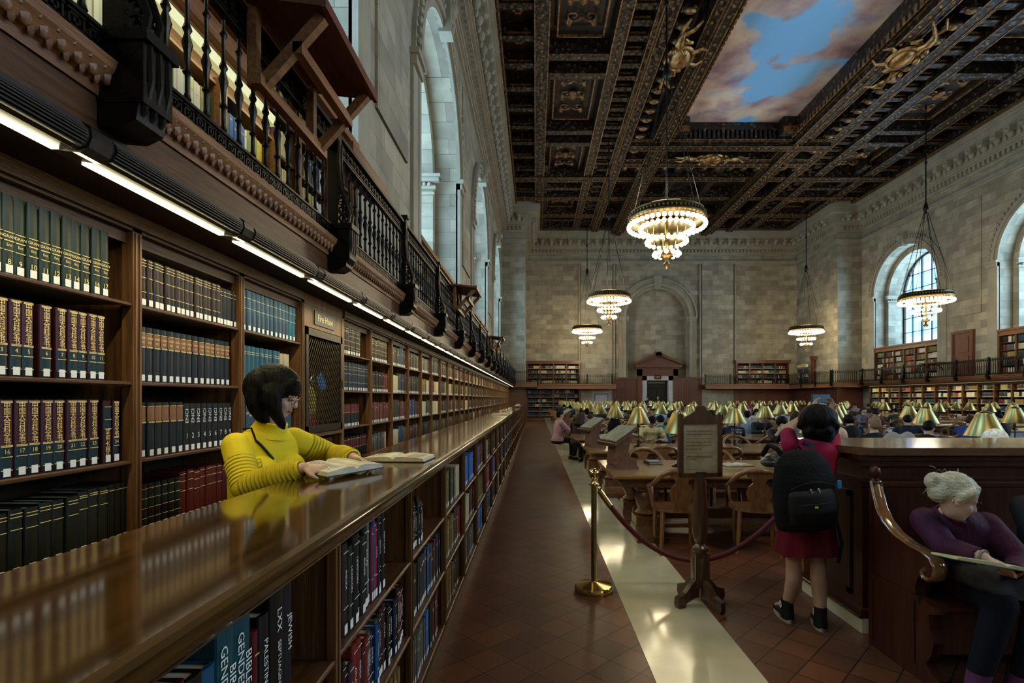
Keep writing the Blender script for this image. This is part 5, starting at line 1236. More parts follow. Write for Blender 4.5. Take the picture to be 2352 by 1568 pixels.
# ================================================================ CHANDELIERS
RINGS = [(1.15, 0, 42, .062), (.80, -.06, 28, .062), (.60, -.48, 20, .062), (.38, -.86, 12, .062)]
bmesh_ = MB(); bmesh_.ell((0, 0, 0), .066, .066, .070, 14, 10); BULB = bmesh_.mesh('bulb', bulbm, True)
bmesh_ = MB(); bmesh_.lathe([(.03, .10), (.045, .09), (.05, .07), (.035, .062), (.025, .05)], 10); SOCK = bmesh_.mesh('socket', brassb, True)
def chandelier(x, y, z, label, detail, light):
    t = thing('chandelier', label, 'chandelier', (x, y, z))
    m = MB(); m.lathe([(1.16, .13), (1.20, .16), (1.20, .20), (1.14, .26), (1.10, .38), (1.12, .42), (1.08, .44), (1.02, .40), (1.04, .24), (1.05, .14)], 48); m.lathe([(.74, .08), (1.05, .16), (1.05, .18), (.74, .12)], 40, cap=False)
    for k in range(60): a = 2*pi*k/60; m.ell((1.15*cos(a), 1.15*sin(a), .30), .035, .035, .06, 6, 4)
    m.build('pierced_crown', brassd, t, True)
    m = MB(); m.lathe([(.70, .02), (.72, .0), (.70, -.04), (.66, -.02)], 36); m.lathe([(.50, -.40), (.52, -.42), (.50, -.46), (.44, -.42)], 32); m.lathe([(.30, -.78), (.32, -.80), (.28, -.84), (.05, -.80), (.05, .2), (.1, .2)], 24)
    for r_, z_, n_, b_ in RINGS[1:]:
        for k in range(0, n_, 2): a = 2*pi*k/n_; m.tube([(r_*cos(a), r_*sin(a), z_+.10), (r_*.98*cos(a), r_*.98*sin(a), z_+.38)], .012, 4)
    m.build('tier_frame', cmat((.35, .26, .10), .3, 1), t, True)
    m = MB(); m.lathe([(.05, -.80), (.18, -.86), (.20, -.94), (.06, -1.02), (.05, -1.10), (.11, -1.16), (.10, -1.22), (.0, -1.32)], 20, cap=False); m.build('finial', brassd, t, True)
    if detail:
        for r_, z_, n_, b_ in RINGS:
            for k in range(n_):
                a = 2*pi*(k+.5)/n_
                o = bpy.data.objects.new('bulb', BULB); COL.objects.link(o); o.parent = t; o.location = (r_*cos(a), r_*sin(a), z_)
        m = MB()
        for r_, z_, n_, b_ in RINGS:
            for k in range(n_): a = 2*pi*(k+.5)/n_; m.lathe([(.025, .10), (.045, .09), (.05, .065), (.03, .05)], 8, (r_*cos(a), r_*sin(a), z_), cap=False)
        tag(m.build('socket_cups', brassb, t, True), kind='stuff')
    else:
        for r_, z_, n_, b_ in RINGS:
            m = MB()
            for k in range(n_): a = 2*pi*(k+.5)/n_; m.ell((r_*cos(a), r_*sin(a), z_), .066, .066, .07, 8, 6)
            tag(m.build('bulb_ring', bulbm, t, True), kind='stuff')
    hub = 4.6
    for k in range(6):
        a = 2*pi*k/6+.3; c = MB(); n = 28 if detail else 1
        P0, P1 = Vector((1.1*cos(a), 1.1*sin(a), .42)), Vector((.06*cos(a), .06*sin(a), hub))
        c.tube([P0, P1], .010, 5)
        if detail:
            for q in range(0, 60): p = P0.lerp(P1, (q+.5)/60); c.ell(p, .017, .017, .04, 5, 3)
        c.build('chain', iron, t)
    m = MB(); m.lathe([(.0, hub+.5), (.06, hub+.4), (.13, hub+.1), (.08, hub-.05), (0, hub-.15)], 12, cap=False); m.tube([(0, 0, hub), (0, 0, 16.46-z)], .03, 8); m.ell((0, 0, (hub+16-z)/2), .07, .07, .1, 8, 6); m.build('rod', iron, t, True)
    l = bpy.data.lights.new('chandelier_glow', 'POINT'); l.energy = light; l.color = (1, .80, .50); l.shadow_soft_size = .55
    o = bpy.data.objects.new('chandelier_glow', l); COL.objects.link(o); o.location = (x, y, z-.35 if False else z-1.9)
    l2 = bpy.data.lights.new('chandelier_glow', 'POINT'); l2.energy = light*1.25; l2.color = (1, .80, .50); l2.shadow_soft_size = .5
    o = bpy.data.objects.new('chandelier_glow', l2); COL.objects.link(o); o.location = (x, y, z+1.1)
CE = 165
chandelier(4.04, 16.1, 6.9, 'largest and nearest tiered chandelier of glowing bulbs, hanging in the centre of the picture', True, CE)
chandelier(4.02, 28.6, 6.9, 'second tiered chandelier hanging down the left row behind the largest one', True, CE)
chandelier(4.10, 41.5, 6.9, 'smallest farthest chandelier of the left row', False, CE)
chandelier(19.8, 26.5, 6.5, 'chandelier hanging in front of the arched window on the right', True, CE)
chandelier(20.1, 38.8, 6.5, 'small far chandelier of the right row near the corner pier', False, CE)
chandelier(4.05, 3.2, 6.9, 'chandelier above the camera, out of view', False, CE)
chandelier(19.8, 13.5, 6.5, 'chandelier to the right of the view', False, CE)
chandelier(12, -7, 6.9, 'chandelier behind the camera', False, CE)
# ================================================================ PEOPLE
def eval_mesh(mb, voxel, smooth=4, name='body', dec=None):
    me = bpy.data.meshes.new('tmp'); me.from_pydata(mb.v, [], mb.f)
    ob = bpy.data.objects.new('tmp', me); COL.objects.link(ob)
    r = ob.modifiers.new('r', 'REMESH'); r.mode = 'VOXEL'; r.voxel_size = voxel
    if smooth: s = ob.modifiers.new('s', 'SMOOTH'); s.factor = .5; s.iterations = smooth
    dg = bpy.context.evaluated_depsgraph_get(); out = bpy.data.meshes.new_from_object(ob.evaluated_get(dg)); out.name = name
    bpy.data.objects.remove(ob); bpy.data.meshes.remove(me)
    out.polygons.foreach_set('use_smooth', [True]*len(out.polygons))
    return out
def cap(mb, p0, r0, p1, r1, n=12):
    p0, p1 = Vector(p0), Vector(p1); t = (p1-p0).normalized(); a = t.cross(Vector((0, 0, 1)) if abs(t.z) < .9 else Vector((1, 0, 0))).normalized(); b = a.cross(t)
    secs = []
    for q in (-1, -.8, -.45, 0): secs.append((p0 + t*r0*q, a, b, max(r0*sqrt(max(1-q*q, 0)), r0*.08), max(r0*sqrt(max(1-q*q, 0)), r0*.08)))
    for q in (0, .45, .8, 1): secs.append((p1 + t*r1*q, a, b, max(r1*sqrt(max(1-q*q, 0)), r1*.08), max(r1*sqrt(max(1-q*q, 0)), r1*.08)))
    mb.loft(secs, n)
def frame(fwd, up=(0, 0, 1)):
    f = Vector(fwd).normalized(); s = f.cross(Vector(up)).normalized(); u = s.cross(f); return s, f, u
def head(mb, c, fwd, s=1.0, ears=True):
    """c = head centre; builds skull, face, nose, jaw, ears. fwd = gaze"""
    S, F_, U = frame(fwd); c = Vector(c)
    R = Matrix((S, F_, U)).transposed()
    P = lambda x, y, z: c + (S*x + F_*y + U*z)*s
    mb.ell(P(0, -.015, .03), .073*s, .092*s, .085*s, 20, 14, R=R)
    mb.ell(P(0, .018, -.03), .060*s, .068*s, .078*s, 20, 14, R=R)
    mb.ell(P(0, .045, -.075), .038*s, .036*s, .030*s, 14, 10, R=R)       # chin
    mb.ell(P(0, .058, .022), .052*s, .022*s, .018*s, 14, 10, R=R)        # brow
    for q in (-1, 1):
        mb.ell(P(q*.036, .050, -.028), .024*s, .026*s, .024*s, 12, 8, R=R)   # cheek
        if ears: mb.ell(P(q*.073, -.01, -.01), .010*s, .019*s, .030*s, 10, 8, R=R)
    mb.loft([(P(0, .078, .014), S, F_, .008*s, .008*s), (P(0, .092, -.012), S, F_, .012*s, .012*s), (P(0, .094, -.026), S, F_, .015*s, .011*s), (P(0, .080, -.034), S, F_, .012*s, .008*s)], 12)
    mb.ell(P(0, .078, -.050), .020*s, .008*s, .005*s, 12, 6, R=R); mb.ell(P(0, .077, -.058), .018*s, .008*s, .006*s, 12, 6, R=R)  # lips
    return P, R
def hand(mb, w, d, palm, curl=.5, s=1.0, spread=.12, side=1, thumb_in=.6):
    """w wrist, d direction of fingers, palm = palm normal; side=+1 thumb towards +lat"""
    w = Vector(w); d = Vector(d).normalized(); n = Vector(palm); n = (n - d*n.dot(d)).normalized(); lat = d.cross(n).normalized()*side
    mb.loft([(w, lat, n, .024*s, .019*s), (w+d*.03*s, lat, n, .032*s, .016*s), (w+d*.065*s, lat, n, .038*s, .014*s), (w+d*.088*s, lat, n, .037*s, .011*s)], 12)
    for i, (o, L) in enumerate(((.028, .068), (.010, .078), (-.009, .072), (-.027, .056))):
        b = w + d*.082*s + lat*o*s; dd = (d + lat*(o*spread*20)).normalized(); r = (.0088-.0006*i)*s
        c1 = curl*.5; c2 = curl; c3 = curl*1.35
        d1 = (dd*cos(c1) + n*sin(c1)); d2 = (dd*cos(c2*1.3) + n*sin(c2*1.3)); d3 = (dd*cos(c3*1.5) + n*sin(c3*1.5))
        p1 = b + d1*L*.45*s; p2 = p1 + d2*L*.32*s; p3 = p2 + d3*L*.23*s
        cap(mb, b-d*.015*s, r*1.1, p1, r, 8); cap(mb, p1, r, p2, r*.92, 8); cap(mb, p2, r*.92, p3, r*.78, 8)
    tb = w + d*.025*s + lat*.026*s; t1 = tb + (d*.7+lat*.75+n*.3*thumb_in).normalized()*.036*s; t2 = t1 + (d*.9+lat*.25+n*.5*thumb_in).normalized()*.030*s
    cap(mb, tb, .013*s, t1, .0108*s, 8); cap(mb, t1, .0105*s, t2, .0085*s, 8)
def garment(me, test, off, name, mat_, parent=None, attr=None):
    """copy of the faces of me whose vertices pass test(co), pushed outwards; kept in one open shell"""
    n = len(me.vertices); co = np.empty(n*3, np.float32); me.vertices.foreach_get('co', co); co = co.reshape(-1, 3)
    no = np.array([v.normal[:] for v in me.vertices], np.float32)
    ok = test(co); fs = [tuple(p.vertices) for p in me.polygons if all(ok[i] for i in p.vertices)]
    used = sorted({i for f in fs for i in f}); mp = {i: k for k, i in enumerate(used)}
    o_ = off(co) if callable(off) else np.full(n, off, np.float32)
    P = co + no*o_[:, None]
    # rim: boundary edges folded back to the skin
    from collections import Counter
    ec = Counter(); ed = {}
    for f in fs:
        for a, b in zip(f, f[1:]+f[:1]): k = (min(a, b), max(a, b)); ec[k] += 1; ed[k] = (a, b)
    vs = [tuple(P[i]) for i in used]; F2 = [tuple(mp[i] for i in f) for f in fs]; rim = {}
    for k, c in ec.items():
        if c == 1:
            a, b = ed[k]
            for i in (a, b):
                if i not in rim: rim[i] = len(vs); vs.append(tuple(co[i] - no[i]*.002))
            F2.append((mp[b], mp[a], rim[a], rim[b]))
    g = bpy.data.meshes.new(name); g.from_pydata(vs, [], F2); g.materials.append(mat_); g.polygons.foreach_set('use_smooth', [True]*len(F2))
    if attr is not None:
        a = g.attributes.new('along', 'FLOAT', 'POINT'); vals = list(attr(co[used])) + list(attr(co[list(rim.keys())]) if rim else [])
        a.data.foreach_set('value', np.array(vals, np.float32))
    o = bpy.data.objects.new(name, g); COL.objects.link(o)
    if parent is not None: o.parent = parent
    return o
def seg_d(co, a, b):
    a = np.array(a); b = np.array(b); ab = b-a; t = np.clip(((co-a)@ab)/(ab@ab), 0, 1); return np.linalg.norm(co-(a+t[:, None]*ab), axis=1), t
SK = {k: mat('skin_'+k, c, .5, var=(18, tuple(x*.85 for x in c), 4, (1, 1, 1))) for k, c in dict(a=(.50, .30, .21), b=(.42, .24, .16), c=(.56, .36, .28), d=(.12, .06, .035)).items()}
HM = {k: mat('hair_'+k, c, .55, spec=.1, var=(60, tuple(x*1.9 for x in c), 3, (1, 1, .15)), bump=(90, .6, (1, 1, .1))) for k, c in dict(black=(.003, .0026, .0026), brown=(.03, .016, .009), grey=(.32, .29, .22), white=(.62, .60, .54), sand=(.16, .11, .06)).items()}
def hair_mesh(c, fwd, style, s=1.0, vox=.011):
    S, F_, U = frame(fwd); c = Vector(c); R = Matrix((S, F_, U)).transposed(); P = lambda x, y, z: c + (S*x+F_*y+U*z)*s
    m = MB()
    m.ell(P(0, -.028, .045), .084*s, .094*s, .084*s, 18, 12, R=R)
    if style == 'short': m.ell(P(0, -.05, .0), .078*s, .062*s, .07*s, 16, 10, R=R); m.ell(P(0, .035, .085), .06*s, .05*s, .03*s, 12, 8, R=R)
    if style == 'curly':
        m.ell(P(0, -.03, .03), .11*s, .11*s, .11*s, 16, 12, R=R)
    if style in ('bob', 'long'):
        L = .20 if style == 'bob' else .34
        for q in (-1, 1):
            m.loft([(P(q*.062, -.02, .07), S, F_, .032*s, .07*s), (P(q*.085, -.015, -.02), S, F_, .026*s, .072*s), (P(q*.088, -.02, -.10), S, F_, .024*s, .065*s), (P(q*.075, -.035, -L+.06), S, F_, .018*s, .05*s)], 12)
        m.loft([(P(0, -.06, .08), S, F_, .07*s, .05*s), (P(0, -.095, -.02), S, F_, .088*s, .045*s), (P(0, -.10, -.12), S, F_, .09*s, .045*s), (P(0, -.085, -L+.04), S, F_, .075*s, .035*s)], 14)
    if style == 'bun': m.ell(P(0, -.055, .0), .078*s, .062*s, .075*s, 16, 10, R=R); m.ell(P(0, -.12, .09), .045*s, .045*s, .045*s, 12, 10, R=R)
    return eval_mesh(m, vox, 3, 'hair')
def glasses(mb, P, R, s=1.0):
    for q in (-1, 1):
        c = P(q*.033, .088, .008); mb.tube([tuple(P(q*.033+.023*cos(a*pi/8), .090, .006+.021*sin(a*pi/8))) for a in range(16)], .0016, 5, closed=True)
        mb.tube([tuple(P(q*.056, .088, .010)), tuple(P(q*.074, .04, .012)), tuple(P(q*.076, -.01, .005))], .0014, 5)
    mb.tube([tuple(P(-.011, .090, .008)), tuple(P(0, .094, .011)), tuple(P(.011, .090, .008))], .0014, 5)
# ---------------------------------------------------------------- generic seated readers (local frame, facing +y)
def seated(lean, headdown, arms, vox=.016, wide=1.0):
    m = MB(); hip = Vector((0, 0, .52)); ch_ = Vector((0, .05+.28*lean, .98-.10*lean)); S = Vector((1, 0, 0))
    up = (ch_-hip).normalized(); fw = S.cross(up)*-1; fw = Vector((0, up.z, -up.y))
    W = wide; LM = []
    m.loft([(hip-up*.09, S, fw, .15*W, .12), (hip, S, fw, .175*W, .13), (hip+up*.15, S, fw, .145*W, .10), (hip+up*.30, S, fw, .165*W, .115), (hip+up*.42, S, fw, .175*W, .11), (hip+up*.50, S, fw, .13*W, .085), (hip+up*.54, S, fw, .07, .06)], 18)
    for q in (-1, 1):
        m.loft([((q*.085, -.03, .52), (1,0,0), (0,0,1), .085, .085), ((q*.10, .2, .525), (1,0,0), (0,0,1), .078, .075), ((q*.11, .42, .50), (1,0,0), (0,0,1), .055, .058)], 12)
        cap(m, (q*.11, .43, .49), .055, (q*.115, .46, .28), .052); cap(m, (q*.115, .46, .28), .052, (q*.12, .43, .09), .036)
        m.loft([((q*.12, .37, .045), (1,0,0), (0,0,1), .035, .035), ((q*.12, .47, .045), (1,0,0), (0,0,1), .042, .035), ((q*.12, .58, .03), (1,0,0), (0,0,1), .042, .022), ((q*.12, .62, .025), (1,0,0), (0,0,1), .02, .012)], 12)
        sh = hip+up*.455+S*q*.185*W
        if arms == 'table': el = Vector((q*.27, .24+.22*lean, .76)); wr = Vector((q*.10, .46+.15*lean, .80))
        elif arms == 'chin': el = Vector((q*.17, .40+.15*lean, .80)); wr = Vector((q*.06, .30+.25*lean, .98)) if q > 0 else Vector((q*.05, .46+.15*lean, .80))
        else: el = Vector((q*.28, .12, .72)); wr = Vector((q*.16, .38, .68))
        LM.append((sh, el, wr)); cap(m, sh, .062, sh.lerp(el, .5), .052); cap(m, sh.lerp(el, .5), .052, el, .043); cap(m, el, .043, wr, .029)
        hand(m, wr, (wr-el), (0, 0, -1) if arms != 'chin' or q < 0 else (0, -1, 0), .5, 1.05, side=q*1 if False else -q)
    nk = hip+up*.52; hd = Vector((0, .04+.30*lean+.05*headdown+up.y*.14, 1.18-.10*lean-.03*headdown))
    cap(m, nk, .058, hd-Vector((0, .0, .06)), .052)
    g = Vector((0, cos(headdown), -sin(headdown))); P, R = head(m, hd, g)
    me = eval_mesh(m, vox, 3)
    return dict(me=me, head=hd, gaze=g, P=P, R=R, arms=arms, up=up, hip=hip, limbs=LM)
PO = {'bow': seated(.22, 1.0, 'table'), 'read': seated(.35, .75, 'table'), 'deep': seated(.75, 1.05, 'table'), 'up': seated(.1, .15, 'table'), 'chin': seated(.45, .55, 'chin')}
def gtest_shirt(po, long_=True, zt=1.07):
    hd = np.array(po['head'])
    def t(co):
        z = co[:, 2]; hp, up_ = np.array(po['hip']), np.array(po['up'])
        ax = (co-hp)@up_; d, _ = seg_d(co, po['hip'], po['hip']+po['up']*.53)
        tor = (d < .215) & (ax < .535) & ~((co[:, 1] > .14) & (z < .62)) & (z > .50)
        arm = np.zeros(len(co), bool)
        for s_, e_, w_ in po['limbs']:
            d1, t1 = seg_d(co, s_, e_); d2, t2 = seg_d(co, e_, w_)
            arm |= (d1 < .085) & (t1 < (1.1 if long_ else .62)); hh = (d2 < .07) & (d2 < d1)
            if long_: arm |= hh & (t2 < .9)
            else: arm &= ~(hh & (t2 > .05)); tor &= ~(hh & (t2 > .05))
            tor &= ~((d2 < .075) & (t2 >= .97))
        return (tor | arm) & (ax < .535)
    return t
def gtest_pants(co): return (co[:, 2] < .62) & (co[:, 2] > .10) & ~((co[:, 2] > .6) & (co[:, 1] > .1))
SH = {}
for k, po in PO.items():
    tmp = garment(po['me'], gtest_shirt(po), .010, 'shirt', black); a = tmp.data; bpy.data.objects.remove(tmp)
    tmp = garment(po['me'], gtest_shirt(po, False), .010, 'shirt', black); b = tmp.data; bpy.data.objects.remove(tmp)
    tmp = garment(po['me'], gtest_pants, .008, 'trousers', black); c = tmp.data; bpy.data.objects.remove(tmp)
    tmp = garment(po['me'], lambda co: co[:, 2] < .10, .006, 'shoes', black); d = tmp.data; bpy.data.objects.remove(tmp)
    SH[k] = (a, b, c, d); po['hair'] = {st: hair_mesh(po['head'], po['gaze'], st, vox=.014) for st in ('short', 'long', 'curly', 'bun')}
def setmat(o, m): o.material_slots[0].link = 'OBJECT'; o.material_slots[0].material = m
def reader(x, y, rz, pose, shirt, label, hair='short', hc='black', skin='a', pants='101218', short=False, cap_=None, name='person', sc_=1.0):
    po = PO[pose]; t = thing(name, label, 'person', (x, y, 0), rz); t.scale = (sc_,)*3
    def ch_(nm, me, m):
        if not me.materials: me.materials.append(m)
        o = bpy.data.objects.new(nm, me); COL.objects.link(o); o.parent = t; setmat(o, m); return o
    ch_('body', po['me'], SK[skin]); ch_('shirt', SH[pose][1 if short else 0], cmat(shirt, .75)); ch_('trousers', SH[pose][2], cmat(pants, .8)); ch_('shoes', SH[pose][3], cmat('121212', .6))
    if hair != 'bald': ch_('hair', po['hair'][hair], HM[hc])
    if cap_:
        m = MB(); P, R = po['P'], po['R']; m.ell(P(0, -.02, .06), .09, .10, .075, 16, 8, R=R); m.ell(P(0, .09, .05), .06, .05, .008, 12, 6, R=R); o = m.build('cap', cmat(cap_), t, True)
    return t
def at(px, Y): return (px-1230)*Y/1200
# nearest tables
o = reader(at(1492, 10.62), 10.62, pi, 'bow', 'd8ca92', 'person in a cream T-shirt lettered GEORGIA bent over the second table', short=True, skin='b')
gm = MB(); from mathutils.bvhtree import BVHTree
bv_ = BVHTree.FromPolygons([v.co for v in SH['bow'][1].vertices], [tuple(p.vertices) for p in SH['bow'][1].polygons])
tv, tf = text_data('GEORGIA', .088)
gv = []
for x_, y_, z_ in tv:
    hit = bv_.ray_cast(Vector((-x_, .6, .895+y_)), Vector((0, -1, 0))); gv.append((-x_, (hit[0].y if hit[0] else .2)+.022, .895+y_))
gm.add(gv, tf); gm.build('shirt_lettering', ink, o)
st_ = MB()
for q in (-1, 1): st_.tube([(q*.11, .23, .97), (q*.13, .26, .86), (q*.135, .25, .76)], .005, 5)
st_.build('necklace_cord', ink, o)
reader(at(1520, 10.95), 10.75, .1, 'read', '0f7f7a', 'person in a teal top with a dark backpack seen from behind at the third table')
m = MB(); m.ell((0, 0, 0), .16, .09, .22, 16, 12); o = m.build('backpack', cmat('15233c'), None, True); o.location = (at(1524, 10.5), 10.47, .70); tag(o, 'navy patterned backpack on the back of the person in teal', 'backpack')
reader(at(1534, 13.2), 13.2, pi, 'read', '3a1216', 'person in a dark maroon shirt facing the camera at the third table')
reader(at(1480, 11.0)-.1, 10.8, .25, 'deep', '151a2c', 'person in a dark navy hooded top hunched beside the teal one')
reader(.55, 13.55, -pi/2+.3, 'up', 'b78a98', 'person in a pink shirt sitting at the left end of the fourth table', pants='14161c')
reader(1.02, 12.75, -.5, 'read', '2a1d16', 'person with long dark hair in a brown jacket at the end of the third table', hair='long', hc='brown')
reader(1.5, 13.2, .2, 'deep', '7f93b8', 'person in a light blue shirt bent over the table near the pink shirted one', hc='brown')
o = reader(at(1680, 10.7), 10.55, -.1, 'read', '141c33', 'person in a navy T-shirt with white back print at the third table, seen from behind', short=True, hair='bun')
gm = MB()
for z, s_ in ((.98, 'Experience'), (.93, 'your library'), (.86, 'IN NYC')): add_text(gm, s_, .045, face_ny(.02, -.115+(z-.9)*.25, z))
gm.build('back_print', white, o)
reader(at(1715, 13.5), 13.4, 0, 'up', '9aa3b0', 'person in a pale grey patterned shirt seen from behind at the fourth table', hc='black')
reader(at(1790, 10.4), 10.35, pi-.35, 'chin', '1c1216', 'person with curly black hair leaning over papers at the second table', hair='curly')
reader(at(1815, 13.0), 12.9, pi/2+2.6, 'up', '9a8f80', 'person with long straight brown hair in a beige top at the third table', hair='long', hc='brown', skin='c')
reader(at(1765, 13.1)-.2, 13.2, pi, 'read', '16181c', 'person in black with glasses behind the curly haired reader')
reader(at(1968, 10.7), 10.7, .1, 'read', '0d0e14', 'person with a mass of dark curly hair in black at the third table', hair='curly')
reader(at(1936, 5.6), 5.42, .0, 'read', '20242c', 'bald person whose head just shows above the wooden partition', hair='bald', skin='c', sc_=1.04)
reader(at(2022, 7.9), 7.95, 0, 'up', '0b0e14', 'grey haired person in a black T-shirt with the back to the camera', hc='sand', skin='c', short=True, sc_=1.02)
reader(at(2092, 8.3), 8.05, -1.0, 'read', '0c0f16', 'person in a black top facing right, behind a brass lamp', skin='a')
reader(at(2062, 11.0), 10.7, -.6, 'read', '141a2e', 'person in navy with a white banded dark cap at the third table', cap_='14161c')
reader(at(2222, 10.5), 10.6, -1.2, 'read', '1f3f86', 'person in a bright blue hooded top writing at the second table', hc='brown', skin='c')
reader(at(2248, 13.0), 13.1, pi+.2, 'read', 'c9c9cc', 'person in a white shirt facing the camera and reading, upper right', skin='c')
reader(at(2325, 4.95), 5.05, .1, 'up', '3a3a3c', 'white haired person sitting close behind the partition at the right edge', hair='curly', hc='white', skin='c')
reader(at(2308, 13.2), 13.1, .3, 'read', '17140f', 'person in dark clothes with tied hair near the right edge', hair='bun')
reader(at(1715, 21.5), 21.3, pi, 'up', '7a5a60', 'far reader wearing a bright pink cap', cap_='d03a78')
reader(at(1608, 24), 24, pi, 'up', '2c2c30', 'far reader wearing a red cap', cap_='b8202a')
reader(at(1590, 17.5), 17.6, pi, 'chin', '8a8478', 'far reader in pale grey left of the sign top, chin on hand')
reader(at(1865, 16), 16.1, pi, 'up', '5a7fa8', 'far reader in a light blue shirt left of the raised camera', hc='sand')
reader(at(2000, 16), 16, pi, 'read', '5a1f26', 'far reader in a dark red top right of the raised camera')
reader(at(1985, 18.5), 18.6, pi, 'up', '6a6270', 'far reader in mauve behind the dark red one', hc='brown')
SHC = [('black', '121316'), ('dark blue', '1b2740'), ('grey', '6a6c70'), ('white', 'b9b9b6'), ('olive', '3a3c26'), ('brown', '4a3022'), ('light blue', '7d9cc0'), ('dark green', '1f3a2c'), ('tan', 'a08a6a'), ('charcoal', '2a2a2e')]
random.seed(21)
far_spots = []
for k in range(4, 12):
    for side in (0, 1):
        for x in [1.6+.98*j for j in range(8)] + [13+1.1*j for j in range(7)]:
            y = TY[k] - .12 if side == 0 else TY[k]+TD+.2
            if x/y < .93 and random.random() < .27: far_spots.append((x, y, side, k))
random.shuffle(far_spots)
for n_, (x, y, side, k) in enumerate(far_spots[:46]):
    nm, c = SHC[n_ % 10]; blk = 'left' if x < 11 else 'right'; j = round((x-1.6)/.98)+1 if x < 11 else round((x-13)/1.1)+1
    reader(x, y+(.05 if side else -.02), pi*side+random.uniform(-.3, .3), random.choice(['read', 'up', 'deep', 'read', 'chin']), c,
           'distant reader in %s, seat %s on the %s side of the %s %s table' % (nm, NUMW[j], 'far' if side else 'near', TN[k], blk), hair=random.choice(['short', 'short', 'long', 'curly', 'bun']), hc=random.choice(['black', 'brown', 'black', 'sand']), skin=random.choice('abca'))
# two standing figures by the far doorway
def standing(x, y, rz, shirt, hat, label):
    m = MB(); S = (1, 0, 0); F_ = (0, 1, 0)
    m.loft([((0, 0, .88), S, F_, .16, .12), ((0, 0, 1.0), S, F_, .17, .12), ((0, 0, 1.15), S, F_, .14, .10), ((0, 0, 1.35), S, F_, .18, .11), ((0, 0, 1.45), S, F_, .12, .08)], 14)
    for q in (-1, 1): cap(m, (q*.09, 0, .9), .085, (q*.10, .02, .48), .055); cap(m, (q*.10, .02, .48), .055, (q*.10, 0, .08), .04); cap(m, (q*.1, 0, .04), .04, (q*.1, .14, .03), .03); cap(m, (q*.2, 0, 1.38), .055, (q*.25, .02, 1.1), .045); cap(m, (q*.25, .02, 1.1), .042, (q*.22, .12, .86), .03); hand(m, (q*.22, .12, .86), (0, .2, -1), (-q, 0, 0), .3, side=1)
    cap(m, (0, 0, 1.45), .055, (0, .01, 1.52), .05); P, R = head(m, (0, .02, 1.62), (0, 1, -.1))
    me = eval_mesh(m, .018, 3); t = thing('person', label, 'person', (x, y, 0), rz); me.materials.append(SK['a']); b = bpy.data.objects.new('body', me); COL.objects.link(b); b.parent = t
    garment(me, lambda co: (co[:, 2] > .86) & (co[:, 2] < 1.49) & ~((np.abs(co[:, 0]) > .17) & (co[:, 2] < .95)), .01, 'shirt', cmat(shirt), t); garment(me, lambda co: (co[:, 2] < .92) & (co[:, 2] > .1) & (np.abs(co[:, 0]) < .19), .012, 'trousers', cmat('15161a'), t); garment(me, lambda co: co[:, 2] < .11, .008, 'shoes', cmat('101010'), t)
    h = MB(); h.ell(P(0, -.02, .06), .088, .10, .08, 14, 8, R=R); h.ell(P(0, .03, .055), .11, .12, .01, 14, 6, R=R); h.build('hat', cmat(hat), t, True)
standing(at(1487, 41.5), 41.5, pi, '26282e', '2c2a26', 'standing person in dark clothes and dark hat left inside the far doorway')
standing(at(1511, 41.0), 41.0, pi, '1a1a1e', 'b9b48a', 'standing person with a pale hat in front of the far doorway')

# ---------------------------------------------------------------- woman in the yellow sweater
def knit_mat():
    m = bpy.data.materials.new('yellow_knit'); m.use_nodes = True; nt = m.node_tree; L = nt.links; p = nt.nodes['Principled BSDF']
    p.inputs['Roughness'].default_value = .85
    a = nt.nodes.new('ShaderNodeAttribute'); a.attribute_name = 'along'
    mu = nt.nodes.new('ShaderNodeMath'); mu.operation = 'MULTIPLY'; L.new(a.outputs['Fac'], mu.inputs[0]); mu.inputs[1].default_value = 2*pi/.019
    si = nt.nodes.new('ShaderNodeMath'); si.operation = 'SINE'; L.new(mu.outputs[0], si.inputs[0])
    tc = nt.nodes.new('ShaderNodeTexCoord'); wv = nt.nodes.new('ShaderNodeTexWave'); wv.inputs['Scale'].default_value = 70; wv.inputs['Distortion'].default_value = 2; wv.bands_direction = 'Z'; L.new(tc.outputs['Object'], wv.inputs['Vector'])
    gt = nt.nodes.new('ShaderNodeMath'); gt.operation = 'GREATER_THAN'; L.new(a.outputs['Fac'], gt.inputs[0]); gt.inputs[1].default_value = .001
    s2 = nt.nodes.new('ShaderNodeMath'); s2.operation = 'MULTIPLY'; L.new(si.outputs[0], s2.inputs[0]); L.new(gt.outputs[0], s2.inputs[1])
    ad = nt.nodes.new('ShaderNodeMath'); ad.operation = 'MULTIPLY_ADD'; L.new(wv.outputs['Fac'], ad.inputs[0]); ad.inputs[1].default_value = .12; L.new(s2.outputs[0], ad.inputs[2])
    b = nt.nodes.new('ShaderNodeBump'); b.inputs['Strength'].default_value = .9; b.inputs['Distance'].default_value = .006; L.new(ad.outputs[0], b.inputs['Height']); L.new(b.outputs[0], p.inputs['Normal'])
    n = nt.nodes.new('ShaderNodeTexNoise'); n.inputs['Scale'].default_value = 9; L.new(tc.outputs['Object'], n.inputs['Vector'])
    r = nt.nodes.new('ShaderNodeValToRGB'); r.color_ramp.elements[0].color = (.66, .50, .006, 1); r.color_ramp.elements[1].color = (.80, .64, .012, 1); L.new(n.outputs[0], r.inputs[0]); L.new(r.outputs[0], p.inputs['Base Color'])
    return m
knit = knit_mat()
